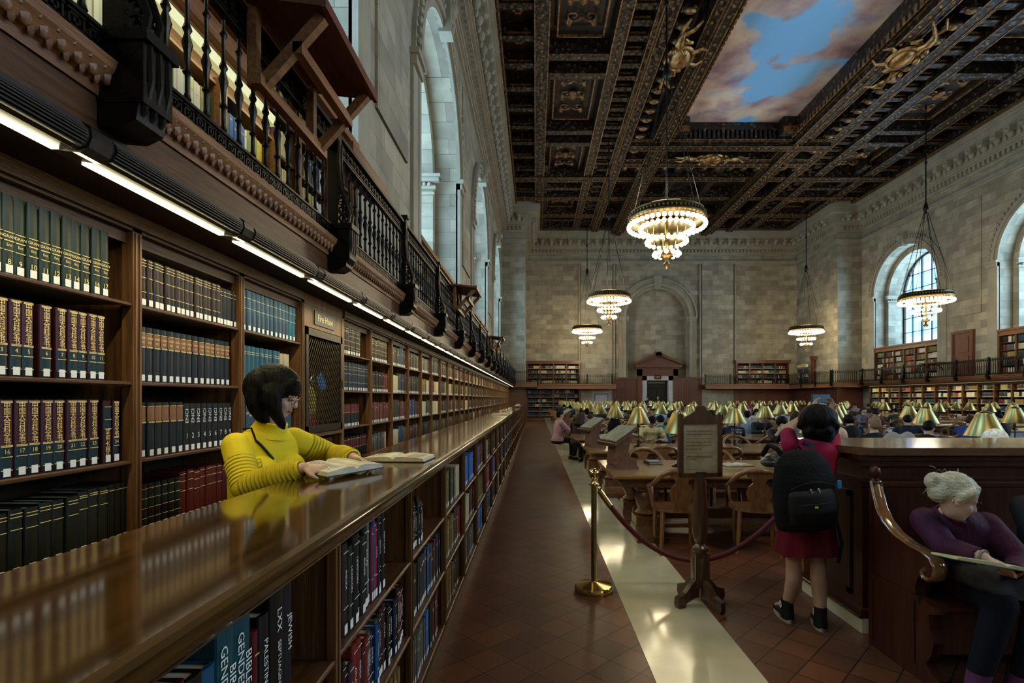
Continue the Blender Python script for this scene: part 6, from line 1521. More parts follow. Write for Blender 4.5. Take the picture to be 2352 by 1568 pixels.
def hero():
    t = thing('person', 'person with a black bob and glasses in a bright yellow sweater reading at the counter', 'person', (-1.42, 2.62, 0))
    O = Vector((-1.42, 2.62, 0)); L_ = lambda x, y, z: Vector((x, y, z)) - O
    m = MB()
    RS, LS_ = L_(-1.415, 2.47, 1.375), L_(-1.27, 2.74, 1.385)
    mid = (RS+LS_)/2; sd = (LS_-RS).normalized(); fw = Vector((-sd.y, sd.x, 0))*-1   # towards the counter
    if fw.x < 0: fw = -fw
    hip = L_(-1.395, 2.63, .95); up = (mid-hip).normalized()
    sH = Vector((sd.x, sd.y, 0)).normalized()
    m.loft([(hip-Vector((0,0,.12)), sH, fw, .145, .11), (hip, sH, fw, .15, .115), (hip.lerp(mid, .30), sH, fw, .14, .11), (hip.lerp(mid, .62), sH, fw, .155, .12), (hip.lerp(mid, .86), sH, fw, .158, .105), (mid+Vector((0,0,.0)), sH, fw, .145, .085), (mid+Vector((0,0,.045)), sH, fw, .105, .075), (mid+Vector((0,0,.07)), sH, fw, .06, .06)], 24)
    for q in (-1, 1): m.ell(hip.lerp(mid, .70)+sH*q*.075+fw*.085, .07, .07, .07, 14, 10)
    for q in (-1, 1):
        a = hip+sH*q*.085; cap(m, a-Vector((0,0,.05)), .095, a+Vector((0,0,-.48)), .06); cap(m, a+Vector((0,0,-.48)), .06, a+Vector((0,0,-.88)), .038)
        m.loft([(a+Vector((0,0,-.905))-fw*.03, sH, Vector((0,0,1)), .035, .04), (a+Vector((0,0,-.905))+fw*.08, sH, Vector((0,0,1)), .042, .035), (a+Vector((0,0,-.925))+fw*.19, sH, Vector((0,0,1)), .03, .02)], 12)
    RE, RW = L_(-1.30, 2.345, 1.205), L_(-1.035, 2.33, 1.290)
    LE, LW = L_(-1.13, 2.90, 1.285), L_(-.93, 2.675, 1.297)
    for a, b, c in ((RS, RE, RW), (LS_, LE, LW)):
        cap(m, a, .054, a.lerp(b, .5), .050); cap(m, a.lerp(b, .5), .050, b, .045); cap(m, b, .045, b.lerp(c, .5), .042); cap(m, b.lerp(c, .5), .046, c, .027)
    hd = L_(-1.265, 2.585, 1.622); gz = Vector((.93, .04, -.46)).normalized()
    hand(m, RW, Vector((.93, .12, -.06)), Vector((.05, .35, -.9)), .80, 1.0, side=-1)
    hand(m, LW, Vector((.72, -.50, -.08)), Vector((-.25, -.35, -.85)), .5, .92, side=1)
    cap(m, mid+Vector((0,0,.02))+fw*.0, .058, hd-Vector((0,0,.07))-gz*.02, .05)
    P, R = head(m, hd, gz)
    me = eval_mesh(m, .0058, 5, 'body'); me.materials.append(SK['c']); b = bpy.data.objects.new('body', me); COL.objects.link(b); b.parent = t
    hdn = np.array(hd)
    def onarm(co):
        d1, t1 = seg_d(co, RS, RE); d2, t2 = seg_d(co, RE, RW); d3, t3 = seg_d(co, LS_, LE); d4, t4 = seg_d(co, LE, LW)
        lr = (RE-RS).length; ll = (LE-LS_).length; fr = (RW-RE).length; fl = (LW-LE).length
        val = np.zeros(len(co)); isr = np.minimum(d1, d2) < .085; isl = np.minimum(d3, d4) < .085
        ar = np.where(d1 < d2, t1*lr, lr + t2*fr); al = np.where(d3 < d4, t3*ll, ll+t4*fl)
        ur = np.array(RS.lerp(RE, .42)); 
        val = np.where(isr & (ar > .10), ar, val); val = np.where(isl & (al > .08) & ~isr, al, val)
        return val
    def wristclip(co):
        keep = np.ones(len(co), bool)
        for w_, e in ((RW, RE), (LW, LE)):
            w_n, dn = np.array(w_), np.array((w_-e).normalized()); keep &= ~(((co-w_n)@dn > -.022) & (np.linalg.norm(co-w_n, axis=1) < .25) & (co[:, 2] > 1.15))
        return keep
    neckc = np.array(mid+Vector((0,0,.085)))
    upn = np.array((hd-mid).normalized())
    garment(me, lambda co: (co[:, 2] > .84) & wristclip(co) & ((co-np.array(mid))@upn < .105+.0*co[:, 2]) , lambda co: .012 + .006*(onarm(co) > .05), 'sweater', knit, t, onarm)
    garment(me, lambda co: (co[:, 2] < .9) & (co[:, 2] > .08), .01, 'trousers', cmat('15171f'), t)
    garment(me, lambda co: co[:, 2] < .10, .008, 'shoes', cmat('1a1a1a'), t)
    c = MB(); ctr = mid + (hd-mid).normalized()*.09                      # ribbed collar
    S2, F2, U2 = frame(gz, (0, 0, 1)); nu = (hd-mid).normalized(); na = nu.cross(Vector((0, 1, 0))).normalized(); nb = nu.cross(na)
    n = 120; ring = []
    for (h, r) in ((-.045, .094), (-.02, .080), (.005, .073), (.024, .072), (.028, .066), (.0, .064)):
        ring.append([tuple(ctr + nu*h + (na*cos(2*pi*k/n)+nb*sin(2*pi*k/n))*(r+(.0022 if k % 3 == 0 else 0))) for k in range(n)])
    for A_, B_ in zip(ring, ring[1:]): c.strip(A_, B_, close=True)
    c.build('collar', knit, t, True, 180)
    for w_, e, nm in ((RW, RE, 1), (LW, LE, 2)):                            # long ribbed cuffs
        d = (w_-e).normalized(); a_ = d.cross(Vector((0, 0, 1))).normalized(); b_ = d.cross(a_); c = MB(); n = 84; ring = []
        for h, r in ((-.105, .046), (-.08, .049), (-.04, .043), (-.008, .037), (.0, .034), (-.01, .030)):
            ring.append([tuple(w_ + d*(h-.008) + (a_*cos(2*pi*k/n)+b_*sin(2*pi*k/n))*(r+(.0028 if k % 3 == 0 else 0))) for k in range(n)])
        for A_, B_ in zip(ring, ring[1:]): c.strip(A_, B_, close=True)
        c.build('cuff', knit, t, True, 180)
    # bob hair: crown plus curtain that swings forward past the jaw
    S, F_, U = frame(gz); Rm = Matrix((S, F_, U)).transposed(); Q = lambda x, y, z: hd + S*x + F_*y + U*z
    dn = Vector((0, 0, -1)); h = MB()
    h.ell(Q(0, -.034, .045), .096, .116, .094, 24, 16, R=Rm); h.ell(Q(0, -.085, .0), .106, .092, .10, 20, 14, R=Rm)
    for q in (-1, 1):
        if q < 0: continue
        top_ = Q(q*.070, -.002, .052); k_ = 1
        h.loft([(top_, F_, S, .054, .026), (top_+dn*.05+S*q*.022-F_*.020, F_, S, .052, .028), (top_+dn*.11*k_+S*q*.026-F_*.018, F_, S, .052, .026), (top_+dn*.165*k_+S*q*.016+F_*.006*k_, F_, S, .046, .020), (top_+dn*.205*k_+S*q*.004+F_*.022*k_, F_, S, .018, .012)], 16)
        h.loft([(Q(q*.03, .050, .105), F_, S, .022, .026), (Q(q*.066, .038, .07), F_, S, .022, .018), (Q(q*.080, .018, .035), F_, S, .026, .012)], 12)
    bk = Q(0, -.092, .03)
    h.loft([(bk+U*.02, S, F_, .090, .062), (bk+dn*.06-F_*.016, S, F_, .110, .068), (bk+dn*.12-F_*.020, S, F_, .118, .070), (bk+dn*.165-F_*.012, S, F_, .110, .062), (bk+dn*.20+F_*.005, S, F_, .085, .042)], 20)
    hm = eval_mesh(h, .006, 3, 'hair'); hm.materials.append(HM['black']); ho = bpy.data.objects.new('hair', hm); COL.objects.link(ho); ho.parent = t
    g = MB(); glasses(g, P, R); g.build('glasses', cmat((.35, .22, .10), .25, .8), t, True)
    for q in (-1, 1):
        e = MB(); e.ell(P(q*.031, .0745, .004), .0125, .009, .0055, 12, 8, R=R); e.build('eye', cmat('cfc6c0', .2), t, True)
        e = MB(); e.tube([tuple(P(q*.018, .080, .002)), tuple(P(q*.031, .0855, .0075)), tuple(P(q*.046, .076, .003))], .0016, 5); e.tube([tuple(P(q*.016, .081, .026)), tuple(P(q*.032, .082, .032)), tuple(P(q*.050, .070, .027))], .0024, 5); e.build('eyebrow', HM['black'], t, True)
    l = MB(); l.ell(P(0, .0835, -.0505), .021, .0045, .0045, 14, 8, R=R); l.ell(P(0, .0828, -.0580), .018, .0045, .0055, 14, 8, R=R); l.build('lips', cmat((.42, .10, .09), .4), t, True)
    # chain strap across the chest, from her right shoulder down to the left hip
    ch1 = MB(); a0 = RS + Vector((.03, .05, .065)) ; N_ = 60; path = []
    from mathutils.bvhtree import BVHTree
    bv = BVHTree.FromPolygons([v.co for v in me.vertices], [tuple(p.vertices) for p in me.polygons])
    s0 = mid - sH*.10 + Vector((0, 0, .02)); s1 = hip.lerp(mid, .25) + sH*.12
    for k in range(N_+1):
        u = k/N_; p = s0.lerp(s1, u); hit = bv.ray_cast(p + fw*.5, -fw)
        if hit[0] is not None:
            if path and (hit[0]-path[-1]).length > .06: break
            path.append(hit[0] + fw*.020)
    for k in range(0, len(path)-1): 
        p, q_ = path[k], path[k+1]; ch1.tube([p, q_], .0045, 6); ch1.ell((p+q_)/2, .0075, .0075, .0075, 6, 4)
    s2 = mid - sH*.10 + Vector((0, 0, .02)) - fw*.3; bp_ = [path[0]]
    ch1.tube([path[0], mid - sH*.098 + Vector((0, 0, .078)) + fw*.03, mid - sH*.10 + Vector((0, 0, .072)) - fw*.03], .005, 6)
    ch1.build('chain_strap', cmat((.03, .025, .015), .3, .7), t, True)
    return t
hero()
Mh = Matrix.Translation((-.93, 2.485, 1.268)) @ Matrix.Rotation(radians(-115), 4, 'Z') @ Matrix.Rotation(radians(-5), 4, 'X')
open_book('open_book', .35, .21, .024, 'open book held in both hands by the reader in the yellow sweater', Mh, page=cmat((.66, .62, .50), .7), cover='2b3a34')
t = thing('raised_page', 'thick half of pages being turned in the held book', 'book') if False else None
open_book('open_book', .36, .24, .022, 'large open book lying flat on the counter beyond the reader in yellow', Matrix.Translation((-.80, 3.07, CZ+.005)) @ Matrix.Rotation(radians(-4), 4, 'Z'), page=cmat((.66, .62, .48), .7), cover='3a2413')
open_book('open_book', .36, .24, .02, 'small pale open book lying far along the counter top', Matrix.Translation((-.78, 11.5, CZ+.005)), lines=False)
m = MB(); m.ell((0, 0, .06), .12, .12, .06, 12, 8); m.ell((.03, .05, .1), .09, .08, .05, 10, 6); o = m.build('paper_bundle', cmat('a89878'), None, True); o.location = (-.72, 21, CZ); tag(o, 'crumpled tan paper bundle near the far end of the counter', 'bundle')
# ---------------------------------------------------------------- standing visitor with backpack
def backpacker():
    O = Vector((1.93, 3.72, 0)); t = thing('person', 'person in a red dress with a black backpack raising a phone, seen from behind', 'person', tuple(O))
    L_ = lambda x, y, z: Vector((x, y, z)) - O
    m = MB(); S = Vector((1, -.1, -.10)).normalized(); F_ = Vector((0, 1, 0))
    hip = L_(1.93, 3.73, .80); mid = L_(1.995, 3.75, 1.235); up = (mid-hip).normalized()
    m.loft([(hip-up*.10, S, F_, .15, .12), (hip, S, F_, .175, .13), (hip.lerp(mid, .35), S, F_, .135, .10), (hip.lerp(mid, .7), S, F_, .15, .11), (mid, S, F_, .155, .095), (mid+up*.045, S, F_, .10, .075), (mid+up*.07, S, F_, .06, .06)], 20)
    hd = L_(2.035, 3.80, 1.415); cap(m, mid+up*.03, .052, hd-Vector((0, 0, .06)), .048)
    P, R = head(m, hd, (.02, 1, .10), .98)
    SL, SR = L_(1.84, 3.77, 1.255), L_(2.13, 3.75, 1.215)
    EL, ER = L_(1.915, 3.98, 1.365), L_(2.26, 3.98, 1.35)
    WL, WR = L_(2.15, 4.03, 1.50), L_(2.30, 4.03, 1.50)
    for a, b, c, q in ((SL, EL, WL, -1), (SR, ER, WR, 1)):
        cap(m, a, .052, b, .042); cap(m, b, .042, c, .028); hand(m, c, Vector((-q*.1, .15, 1)), Vector((-q, 0, .1)), .8, .85, side=q)
    AL, AR = L_(1.82, 3.78, .10), L_(1.985, 3.64, .10)
    for a, kx in ((AL, L_(1.845, 3.74, .44)), (AR, L_(2.00, 3.70, .44))):
        h_ = L_(1.86 if a is AL else 2.01, 3.73, .78)
        cap(m, h_, .082, kx, .052); cap(m, kx+Vector((0, 0, .01)), .052, kx+Vector((0, -.012, -.13)), .056); cap(m, kx+Vector((0, -.012, -.13)), .056, a, .036)
        d = Vector((.12, .99, 0)) if a is AL else Vector((.35, .9, 0)); s_ = Vector((d.y, -d.x, 0)); z_ = Vector((0, 0, 1)); g = a - Vector((0, 0, .055))
        m.loft([(g-d*.055, s_, z_, .022, .03), (g-d*.02, s_, z_, .036, .04), (g+d*.07, s_, z_, .042, .032), (g+d*.15, s_, z_, .045, .022), (g+d*.19, s_, z_, .028, .014)], 12)
    me = eval_mesh(m, .0085, 4); me.materials.append(SK['b']); b = bpy.data.objects.new('body', me); COL.objects.link(b); b.parent = t
    def dress(co):
        arm = np.minimum(seg_d(co, SL, EL)[0], seg_d(co, SR, ER)[0]); ta = np.where(seg_d(co, SL, EL)[0] < seg_d(co, SR, ER)[0], seg_d(co, SL, EL)[1], seg_d(co, SR, ER)[1])
        tor = (seg_d(co, hip, mid)[0] < .22) & (co[:, 1] < .20)
        return (co[:, 2] > .66) & ((((co-np.array(mid))@np.array(up)) < .075) & tor | ((arm < .08) & (ta < .75)))
    red = mat('red_dress', (.13, .005, .014), .85, spec=.2, var=(8, (.08, .004, .008), 3, (1, 1, .3)), bump=(14, .5, (3, 3, .3)))
    garment(me, dress, .010, 'dress_top', mat('magenta_knit', (.26, .008, .045), .85, spec=.2), t)
    s = MB(); n = 60; A_ = []; 
    for h, r in ((.86, .150), (.80, .178), (.70, .190), (.60, .202), (.505, .215)):
        A_.append([(hip.x + (r+.010*sin(9*2*pi*k/n)*(.9-h)*2.4)*cos(2*pi*k/n), hip.y + (r*.78+.010*sin(9*2*pi*k/n)*(.9-h)*2.4)*sin(2*pi*k/n), h + .008*sin(3*2*pi*k/n)*(h < .55)) for k in range(n)])
    for p, q in zip(A_, A_[1:]): s.strip(p, q, close=True)
    s.build('skirt', red, t, True, 180)
    # hair: short thick tousled
    Q = P; h = MB(); h.ell(Q(0, -.03, .035), .130, .130, .118, 20, 14, R=R); h.ell(Q(0, -.06, -.05), .115, .095, .095, 18, 12, R=R)
    random.seed(5)
    for k in range(34):
        a = random.uniform(0, 2*pi); e = random.uniform(-.6, 1.2); h.ell(Q(.122*cos(a)*cos(e), -.035+.125*sin(a)*cos(e), .01+.118*sin(e)), .026, .026, .030, 8, 6, R=R)
    hm = eval_mesh(h, .009, 2, 'hair'); hm.materials.append(HM['black']); ho = bpy.data.objects.new('hair', hm); COL.objects.link(ho); ho.parent = t
    # shoes: black canvas high tops
    for a, d in ((AL, Vector((.12, .99, 0))), (AR, Vector((.35, .9, 0)))):
        s_ = Vector((d.y, -d.x, 0)); z_ = Vector((0, 0, 1)); g = Vector((a.x, a.y, 0))
        up_ = MB(); up_.loft([(a+z_*.05-d*.005, s_, d, .042, .045), (a+z_*.0-d*.003, s_, d, .041, .047), (g+z_*.055, s_, d, .045, .062), (g+z_*.02, s_, d, .046, .066)], 16)
        up_.loft([(g+z_*.05+d*.02, s_, z_, .045, .040), (g+z_*.042+d*.09, s_, z_, .049, .034), (g+z_*.034+d*.15, s_, z_, .050, .026), (g+z_*.03+d*.20, s_, z_, .034, .018)], 16)
        sh = up_.build('shoe', cmat('0c0b0d', .7), t, True, 60)
        so = MB(); n = 28; base = []
        for k in range(n):
            an = 2*pi*k/n; q = d*(.075+.145*cos(an)) + s_*(.050+.006*cos(an))*sin(an); base.append(g+q)
        so.add([tuple(p) for p in base]+[tuple(p+z_*.024) for p in base], [(k, (k+1) % n, n+(k+1) % n, n+k) for k in range(n)]+[tuple(range(n))[::-1], tuple(range(n, 2*n))]); so.build('white_sole', cmat('a89f8e', .6), sh)
        pa = MB(); side = -s_ if a is AL else -s_; c0 = a + z_*.012 + side*.046 - d*.0
        M = Matrix((tuple(d), tuple(z_), tuple(side))).transposed().to_4x4(); M.translation = c0
        pa.lathe([(.024, 0), (.024, .002)], 20, M=M); pt = pa.build('ankle_patch', white, sh)
        st = MB(); q = [((.017 if k % 2 == 0 else .007)*sin(k*pi/5), (.017 if k % 2 == 0 else .007)*cos(k*pi/5)) for k in range(10)]; st.prism(q, .002, .003, 'z', M=M); st.build('star', cmat('16204a'), pt)
    # phone
    ph = thing('phone', 'dark phone with a lit screen held up above the head of the backpack wearer', 'phone', (2.235, 4.09, 1.60), 0)
    q = MB(); q.box(-.075, .075, -.004, .004, -.038, .038); q.build('case', blackp, ph); q = MB(); q.box(-.068, .068, -.006, -.004, -.033, .033); sc_ = q.build('screen', mat('phone_screen', (.02, .04, .06), .2, emis=(.10, .22, .34), estr=.25, var=(14, (.02, .04, .06), 3, (1, 1, 1))), ph)
    # backpack
    bp = thing('backpack', 'large black backpack on the visitor in the red dress', 'backpack', (1.80, 3.50, .985)); bp.rotation_euler = (radians(3), radians(-5), 0); bp.scale = (1, 1, .93)
    k = MB(); k.loft([((0, .02, -.29), (1,0,0), (0,1,0), .17, .07), ((0, .0, -.25), (1,0,0), (0,1,0), .205, .115), ((0, -.01, -.10), (1,0,0), (0,1,0), .215, .125), ((0, .0, .08), (1,0,0), (0,1,0), .205, .115), ((0, .015, .20), (1,0,0), (0,1,0), .175, .095), ((0, .03, .27), (1,0,0), (0,1,0), .12, .06), ((0, .04, .29), (1,0,0), (0,1,0), .05, .03)], 22)
    bm2 = eval_mesh(k, .012, 5, 'bag_body'); bm2.materials.append(black); bo = bpy.data.objects.new('bag_body', bm2); COL.objects.link(bo); bo.parent = bp
    k = MB(); k.loft([((0, -.085, -.22), (1,0,0), (0,1,0), .15, .05), ((0, -.10, -.12), (1,0,0), (0,1,0), .165, .065), ((0, -.09, .0), (1,0,0), (0,1,0), .155, .055), ((0, -.07, .05), (1,0,0), (0,1,0), .12, .03)], 18)
    pk = eval_mesh(k, .012, 4, 'front_pocket'); pk.materials.append(cmat('0b0b0d', .6)); po_ = bpy.data.objects.new('front_pocket', pk); COL.objects.link(po_); po_.parent = bp
    for x, lab in ((-.02, 'a'), (.03, 'b')):
        z = MB(); z.tube([(x, -.128, .03), (x+.005, -.13, .015), (x, -.13, .0)], .0035, 5); z.ell((x, -.128, .035), .008, .004, .008, 8, 6); z.build('zip_pull', silver, bp)
    z = MB(); z.tube([(-.15+.30*i/16, -.125-.02*sin(pi*i/16), .05+.045*sin(pi*i/16)) for i in range(17)], .003, 5); z.tube([(-.12+.24*i/16, -.155, -.06) for i in range(17)], .003, 5); z.build('zip', cmat('2a2a2c', .4), bp)
    z = MB(); z.box(.175, .195, -.10, -.085, .02, .075); z.build('blue_strap_tip', cmat('2f9fe0', .5), bp)
    z = MB(); z.box(-.02, .0, -.168, -.162, -.085, -.07); z.build('small_badge', cmat('c9c95a', .5), bp)
    for s_ in (-1, 1):
        z = MB(); z.tube([(s_*.08, .06, .22), (s_*.12, .10, .30), (s_*.13, .20, .31), (s_*.14, .29, .22)], .018, 6); z.build('shoulder_strap', cmat('131a2a', .8) if s_ > 0 else black, bp, True)
    z = MB(); z.tube([(-.03, .05, .27), (0, .045, .32), (.03, .05, .27)], .008, 6); z.build('grab_loop', black, bp)
    z = MB(); z.tube([(.19, -.02, -.2), (.215, -.03, -.4), (.20, 0, -.55)], .012, 5); z.build('hanging_strap', black, bp)
backpacker()
# ---------------------------------------------------------------- elderly reader on the bench
def elder():
    O = Vector((2.52, 3.12, 0)); t = thing('person', 'elderly person with pinned grey hair in a dark purple jacket reading on the bench', 'person', tuple(O)); L_ = lambda x, y, z: Vector((x, y, z)) - O
    m = MB(); hip = L_(2.56, 3.12, .545); mid = L_(2.40, 2.97, .905); up = (mid-hip).normalized(); S = Vector((.985, -.17, 0)).normalized(); F_ = up.cross(S)*-1
    if F_.y > 0: F_ = -F_
    m.loft([(hip-up*.10, S, F_, .16, .13), (hip, S, F_, .185, .145), (hip.lerp(mid, .4), S, F_, .165, .12), (hip.lerp(mid, .75), S, F_, .185, .125), (mid, S, F_, .165, .10), (mid+up*.05, S, F_, .10, .08), (mid+up*.08, S, F_, .06, .06)], 20)
    hd = L_(2.305, 2.86, 1.055); gz = Vector((.84, -.30, -.46)).normalized(); cap(m, mid+up*.02, .056, hd-gz*.03-Vector((0, 0, .04)), .05); P, R = head(m, hd, gz, 1.07)
    SR, SL = L_(2.235, 3.0, .90), L_(2.545, 2.95, .885); ER, EL = L_(2.275, 2.84, .80), L_(2.60, 2.80, .73); WR, WL = L_(2.27, 2.70, .805), L_(2.43, 2.66, .715)
    ER = L_(2.20, 2.80, .80); WR = L_(2.255, 2.63, .80)
    cap(m, SR, .062, ER, .05); cap(m, ER, .05, WR, .030); cap(m, SL, .062, EL, .05); cap(m, EL, .05, WL, .03)
    hand(m, WR, Vector((.72, -.45, -.28)), Vector((.1, -.2, -1)), .55, .98, side=-1); hand(m, WL, Vector((-.55, -.35, .05)), Vector((-.1, .1, 1)), .45, .98, side=-1)
    kn = (L_(2.42, 2.72, .53), L_(2.62, 2.70, .53)); an = (L_(2.31, 2.74, .10), L_(2.50, 2.70, .10))
    for q, (k_, a_) in enumerate(zip(kn, an)):
        h_ = hip + S*(-.09 if q == 0 else .09); cap(m, h_, .09, k_, .066); cap(m, k_, .064, a_, .042)
        g = a_-Vector((0, 0, .05)); d = Vector((-.1, -1, 0)).normalized(); s_ = Vector((1, -.1, 0)); m.loft([(g-d*.05, s_, (0,0,1), .03, .035), (g+d*.05, s_, (0,0,1), .042, .035), (g+d*.15, s_, (0,0,1), .042, .022), (g+d*.19, s_, (0,0,1), .02, .012)], 12)
    me = eval_mesh(m, .0068, 5); me.materials.append(SK['c']); b = bpy.data.objects.new('body', me); COL.objects.link(b); b.parent = t
    pur = mat('purple_velvet', (.030, .006, .022), .7, spec=.2, var=(9, (.07, .014, .042), 4, (1, 1, 1)), bump=(16, .7, (1, 1, .5)))
    midn = np.array(mid); upn = np.array(up)
    def jacket(co):
        k = (co[:, 2] > .47) & ((((co-midn)@upn) < .085) | (np.linalg.norm(co-midn-.06*upn, axis=1) > .085) & (np.linalg.norm(co-np.array(hd), axis=1) > .12)); leg = (co[:, 2] < .62) & (co[:, 1] < -.22); 
        for w_, e in ((WR, ER), (WL, EL)):
            w_n, dn = np.array(w_), np.array((w_-e).normalized()); k &= ~(((co-w_n)@dn > -.02) & (np.linalg.norm(co-w_n, axis=1) < .20) & (np.minimum(seg_d(co, SR, ER)[0], seg_d(co, SL, EL)[0]) > .085) & (seg_d(co, hip, mid)[0] > .15))
        return k & ~leg
    garment(me, jacket, .014, 'jacket', pur, t)
    garment(me, lambda co: (co[:, 2] < .64) & (co[:, 2] > .17), .012, 'trousers', mat('dark_denim', (.006, .007, .012), .9, spec=.2, bump=(18, .6, (1, 1, .6))), t)
    garment(me, lambda co: (co[:, 2] <= .19) & (co[:, 2] > .07), .010, 'socks', mat('purple_knit', (.10, .02, .08), .9), t)
    garment(me, lambda co: co[:, 2] <= .08, .012, 'shoes', black, t)
    Q = P; h = MB(); h.ell(Q(0, -.025, .045), .088, .104, .088, 22, 14, R=R); h.ell(Q(0, -.075, .0), .075, .06, .07, 18, 12, R=R); h.ell(Q(0, -.125, .03), .05, .045, .05, 14, 10, R=R)
    for q in (-1, 1): h.loft([(Q(q*.035, .048, .092), Vector((1,0,0)), Vector((0,0,1)), .03, .02), (Q(q*.075, .015, .055), Vector((0,1,0)), Vector((0,0,1)), .035, .03), (Q(q*.08, -.03, .0), Vector((0,1,0)), Vector((0,0,1)), .03, .03)], 12)
    hm = eval_mesh(h, .008, 3, 'hair'); hm.materials.append(mat('hair_silver', (.40, .36, .24), .38, var=(45, (.62, .58, .42), 3, (1, .12, 1)), bump=(80, .7, (1, .12, 1)))); ho = bpy.data.objects.new('hair', hm); COL.objects.link(ho); ho.parent = t
    for q in (-1, 1):
        e = MB(); e.tube([tuple(P(q*.018, .084, .000)), tuple(P(q*.031, .089, .003)), tuple(P(q*.046, .078, -.001))], .0022, 5); e.tube([tuple(P(q*.016, .086, .026)), tuple(P(q*.032, .087, .031)), tuple(P(q*.050, .074, .026))], .0030, 5); e.build('eyebrow', cmat('3a2c22'), t, True)
    e = MB(); e.ell(P(0, .087, -.056), .020, .004, .003, 12, 6, R=R); e.build('lips', cmat('7a3a34'), t, True)
    w_ = MB(); random.seed(3)
    for k in range(26):
        a = Q(random.uniform(-.07, .07), random.uniform(-.13, -.02), random.uniform(-.03, .12)); d = (a-hd).normalized(); w_.tube([a, a+d*.025+Vector((0, 0, random.uniform(-.02, .01))), a+d*.04+Vector((random.uniform(-.02, .02), 0, -.025))], [.0011, .0009, .0004], 4)
    w_.build('stray_hair', HM['white'], t)
    g = MB(); cuffc = WR; d = (WR-ER).normalized(); a_ = d.cross(Vector((0,0,1))).normalized(); b_ = d.cross(a_); g.tube([tuple(WR-d*.0+(a_*cos(k*pi/10)+b_*sin(k*pi/10))*.036) for k in range(20)], .006, 8, closed=True); g.build('bracelet', cmat('8a8378', .4, .4), t, True)
    for k in range(3): g = MB(); pp = hip.lerp(mid, .55+.14*k); g.ell(pp+F_*.142, .009, .009, .009, 10, 8); g.build('button', cmat('6a3a78', .25), t, True)
    return t
elder()
Mb = Matrix.Translation((2.30, 2.635, .762)) @ Matrix.Rotation(radians(8), 4, 'Y') @ Matrix.Rotation(radians(-10), 4, 'Z') @ Matrix.Rotation(radians(-8), 4, 'X')
open_book('open_book', .44, .22, .014, 'large thin open book resting in the hands of the elderly bench reader', Mb, page=cmat((.60, .55, .30), .7), cover='2f4a44')
m = MB(); m.loft([((0, .16, .0), (1,0,0), (0,0,1), .16, .05), ((.0, .05, .01), (1,0,0), (0,0,1), .22, .085), ((.01, -.08, .0), (1,0,0), (0,0,1), .21, .08), ((.02, -.16, -.04), (1,0,0), (0,0,1), .13, .04)], 18)
me = eval_mesh(m, .012, 4, 'lap_bag'); me.materials.append(mat('grey_felt', (.022, .022, .026), .9, var=(8, (.045, .045, .05), 5, (1, 1, 1)), bump=(14, .8, (1, 1, 1))))
o = bpy.data.objects.new('lap_bag', me); COL.objects.link(o); o.location = (2.50, 2.84, .635); tag(o, 'dark grey felt bag lying on the lap of the elderly bench reader', 'bag')
reader(3.03, 3.12, pi, 'up', '0a0a0d', 'person in a black fur-collared coat cut off by the right edge, on the bench', pants='0a0a0c')
# ---------------------------------------------------------------- things on the tables
def laptop(x, y, rz, lid, label, screen=False):
    t = thing('laptop', label, 'laptop', (x, y, TH+.001), rz); m = MB(); m.box(-.16, .16, -.11, .11, 0, .014); m.build('base', cmat(lid, .3, .5), t)
    M = Matrix.Translation((0, .11, .012)) @ Matrix.Rotation(radians(-15), 4, 'X'); m = MB(); m.box(-.16, .16, 0, .007, 0, .21, M=M); l = m.build('lid', cmat(lid, .3, .5), t)
    m = MB(); m.box(-.15, .15, -.002, 0, .012, .20, M=M); m.build('screen', screenb if screen else blackp, l)
    return t
laptop(at(1978, 6.9), 6.55, .2, '26282c', 'open laptop with a bright blue screen just above the partition', True)
l_ = laptop(at(2285, 10.0), 10.0-.3, pi+.15, '9a9c9e', 'silver laptop seen from the lid side near the right edge')
m = MB(); m.ell((0, .152, .11), .014, .003, .016, 10, 8); m.build('round_emblem', white, l_)
laptop(at(2133, 6.3), 6.25, pi-.1, '0c0c0e', 'black laptop seen from behind under the big brass lamp')
laptop(at(1787, 13.6), 13.3+.6, pi, 'b9ad6a', 'pale yellow open folder-like laptop on a middle table')
laptop(at(1838, 15.9), 15.6, pi, 'a9b3bd', 'far silver laptop left of the raised phone')
laptop(at(1832, 9.3), 9.3, pi+.3, '8f867a', 'grey laptop in front of the curly haired reader')
laptop(at(2300, 13.9), 13.9, .1, '1a1d22', 'dark laptop with lit screen at the fourth table', True)
random.seed(33)
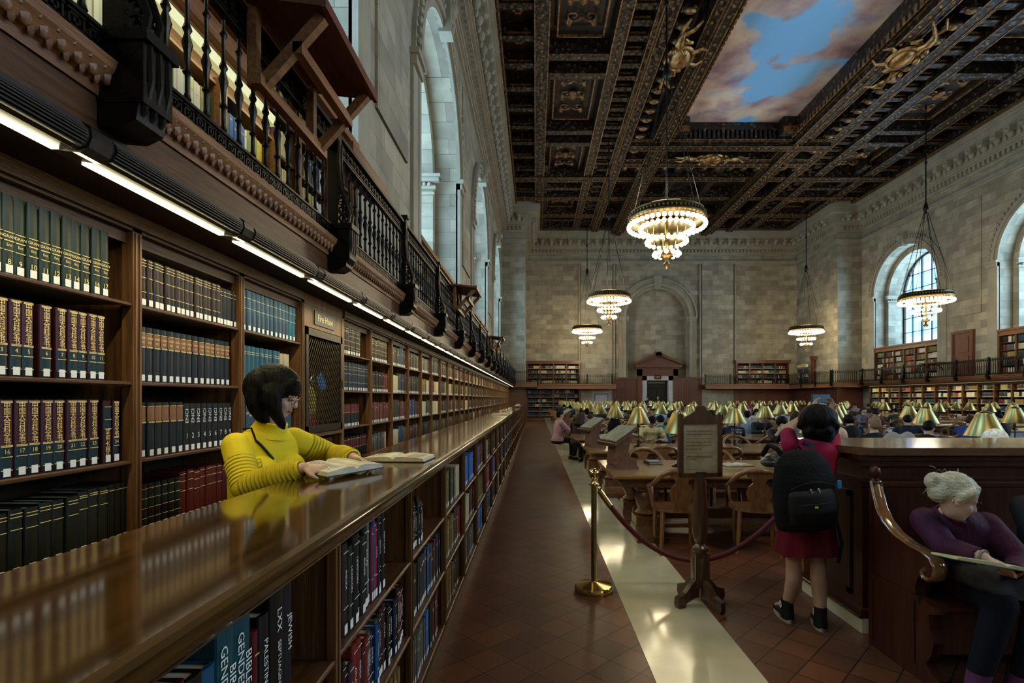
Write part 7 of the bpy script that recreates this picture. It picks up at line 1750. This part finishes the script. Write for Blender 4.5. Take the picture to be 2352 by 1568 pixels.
for k in range(26):
    row_ = random.randint(1, 8); x = random.uniform(1.5, 9) if random.random() < .6 else random.uniform(12.8, 18); y = TY[row_ if x < 11 else max(row_, 3)] + random.uniform(.25, 1.15); used_ = globals().setdefault('USED_', set()); key_ = (row_, x > 11, int(x))
    if key_ in used_: continue
    used_.add(key_)
    if x/y > .9: continue
    t = thing('loose_papers', 'white papers on the %s %s table, %s metres along it' % (TN[row_ if x < 11 else max(row_, 3)], 'left' if x < 11 else 'right', NUMW[int(x - (TX0 if x < 11 else RX0))]), 'papers', (x, y, TH+.001), random.uniform(-.5, .5), 'papers on the tables')
    m = MB(); m.box(-.11, .11, -.15, .15, 0, .004); m.build('sheet', white, t); m = MB(); M = Matrix.Rotation(.3, 4, 'Z'); m.box(-.02, .19, -.16, .12, .0045, .007, M=M); m.build('sheet', white, t)
# dark bag and jacket
m = MB(); m.ell((0, 0, .10), .24, .17, .09, 18, 12); m.ell((.12, .04, .17), .16, .13, .07, 14, 10); m.ell((-.16, -.05, .07), .12, .12, .06, 12, 8); m.tube([(-.25, -.05, .09), (-.1, -.12, .17), (.1, -.1, .2)], .012, 8)
me = eval_mesh(m, .012, 3, 'table_bag'); me.materials.append(mat('black_leather', (.012, .012, .013), .35, bump=(14, .9, (1, 1, 1)))); o = bpy.data.objects.new('table_bag', me); COL.objects.link(o); o.location = (at(1795, 6.35), 6.35, TH); tag(o, 'black leather bag slumped on the nearest table beside the backpack wearer', 'bag')
m = MB(); m.ell((0, 0, .80), .15, .07, .06, 16, 10); m.ell((-.1, -.02, .68), .16, .07, .22, 14, 10); m.ell((.12, 0, .70), .14, .06, .2, 14, 10)
me = eval_mesh(m, .014, 3, 'draped_jacket'); me.materials.append(mat('grey_jacket', (.30, .29, .26), .8, bump=(9, .9, (1, 1, 1)))); o = bpy.data.objects.new('draped_jacket', me); COL.objects.link(o); o.location = (at(2088, 7.0), 7.0+.2, .25); tag(o, 'crumpled pale grey jacket draped over a chair just above the partition', 'jacket')
m = MB(); m.ell((0, 0, .2), .16, .12, .2, 14, 10); m.tube([(-.1, 0, .36), (0, -.02, .5), (.12, 0, .36)], .014, 6); me = eval_mesh(m, .014, 3, 'black_bag'); me.materials.append(black); o = bpy.data.objects.new('black_bag', me); COL.objects.link(o); o.location = (at(1410, 11.7), 11.6, TH); tag(o, 'black bag standing on the third table left of the cream T-shirt', 'bag')
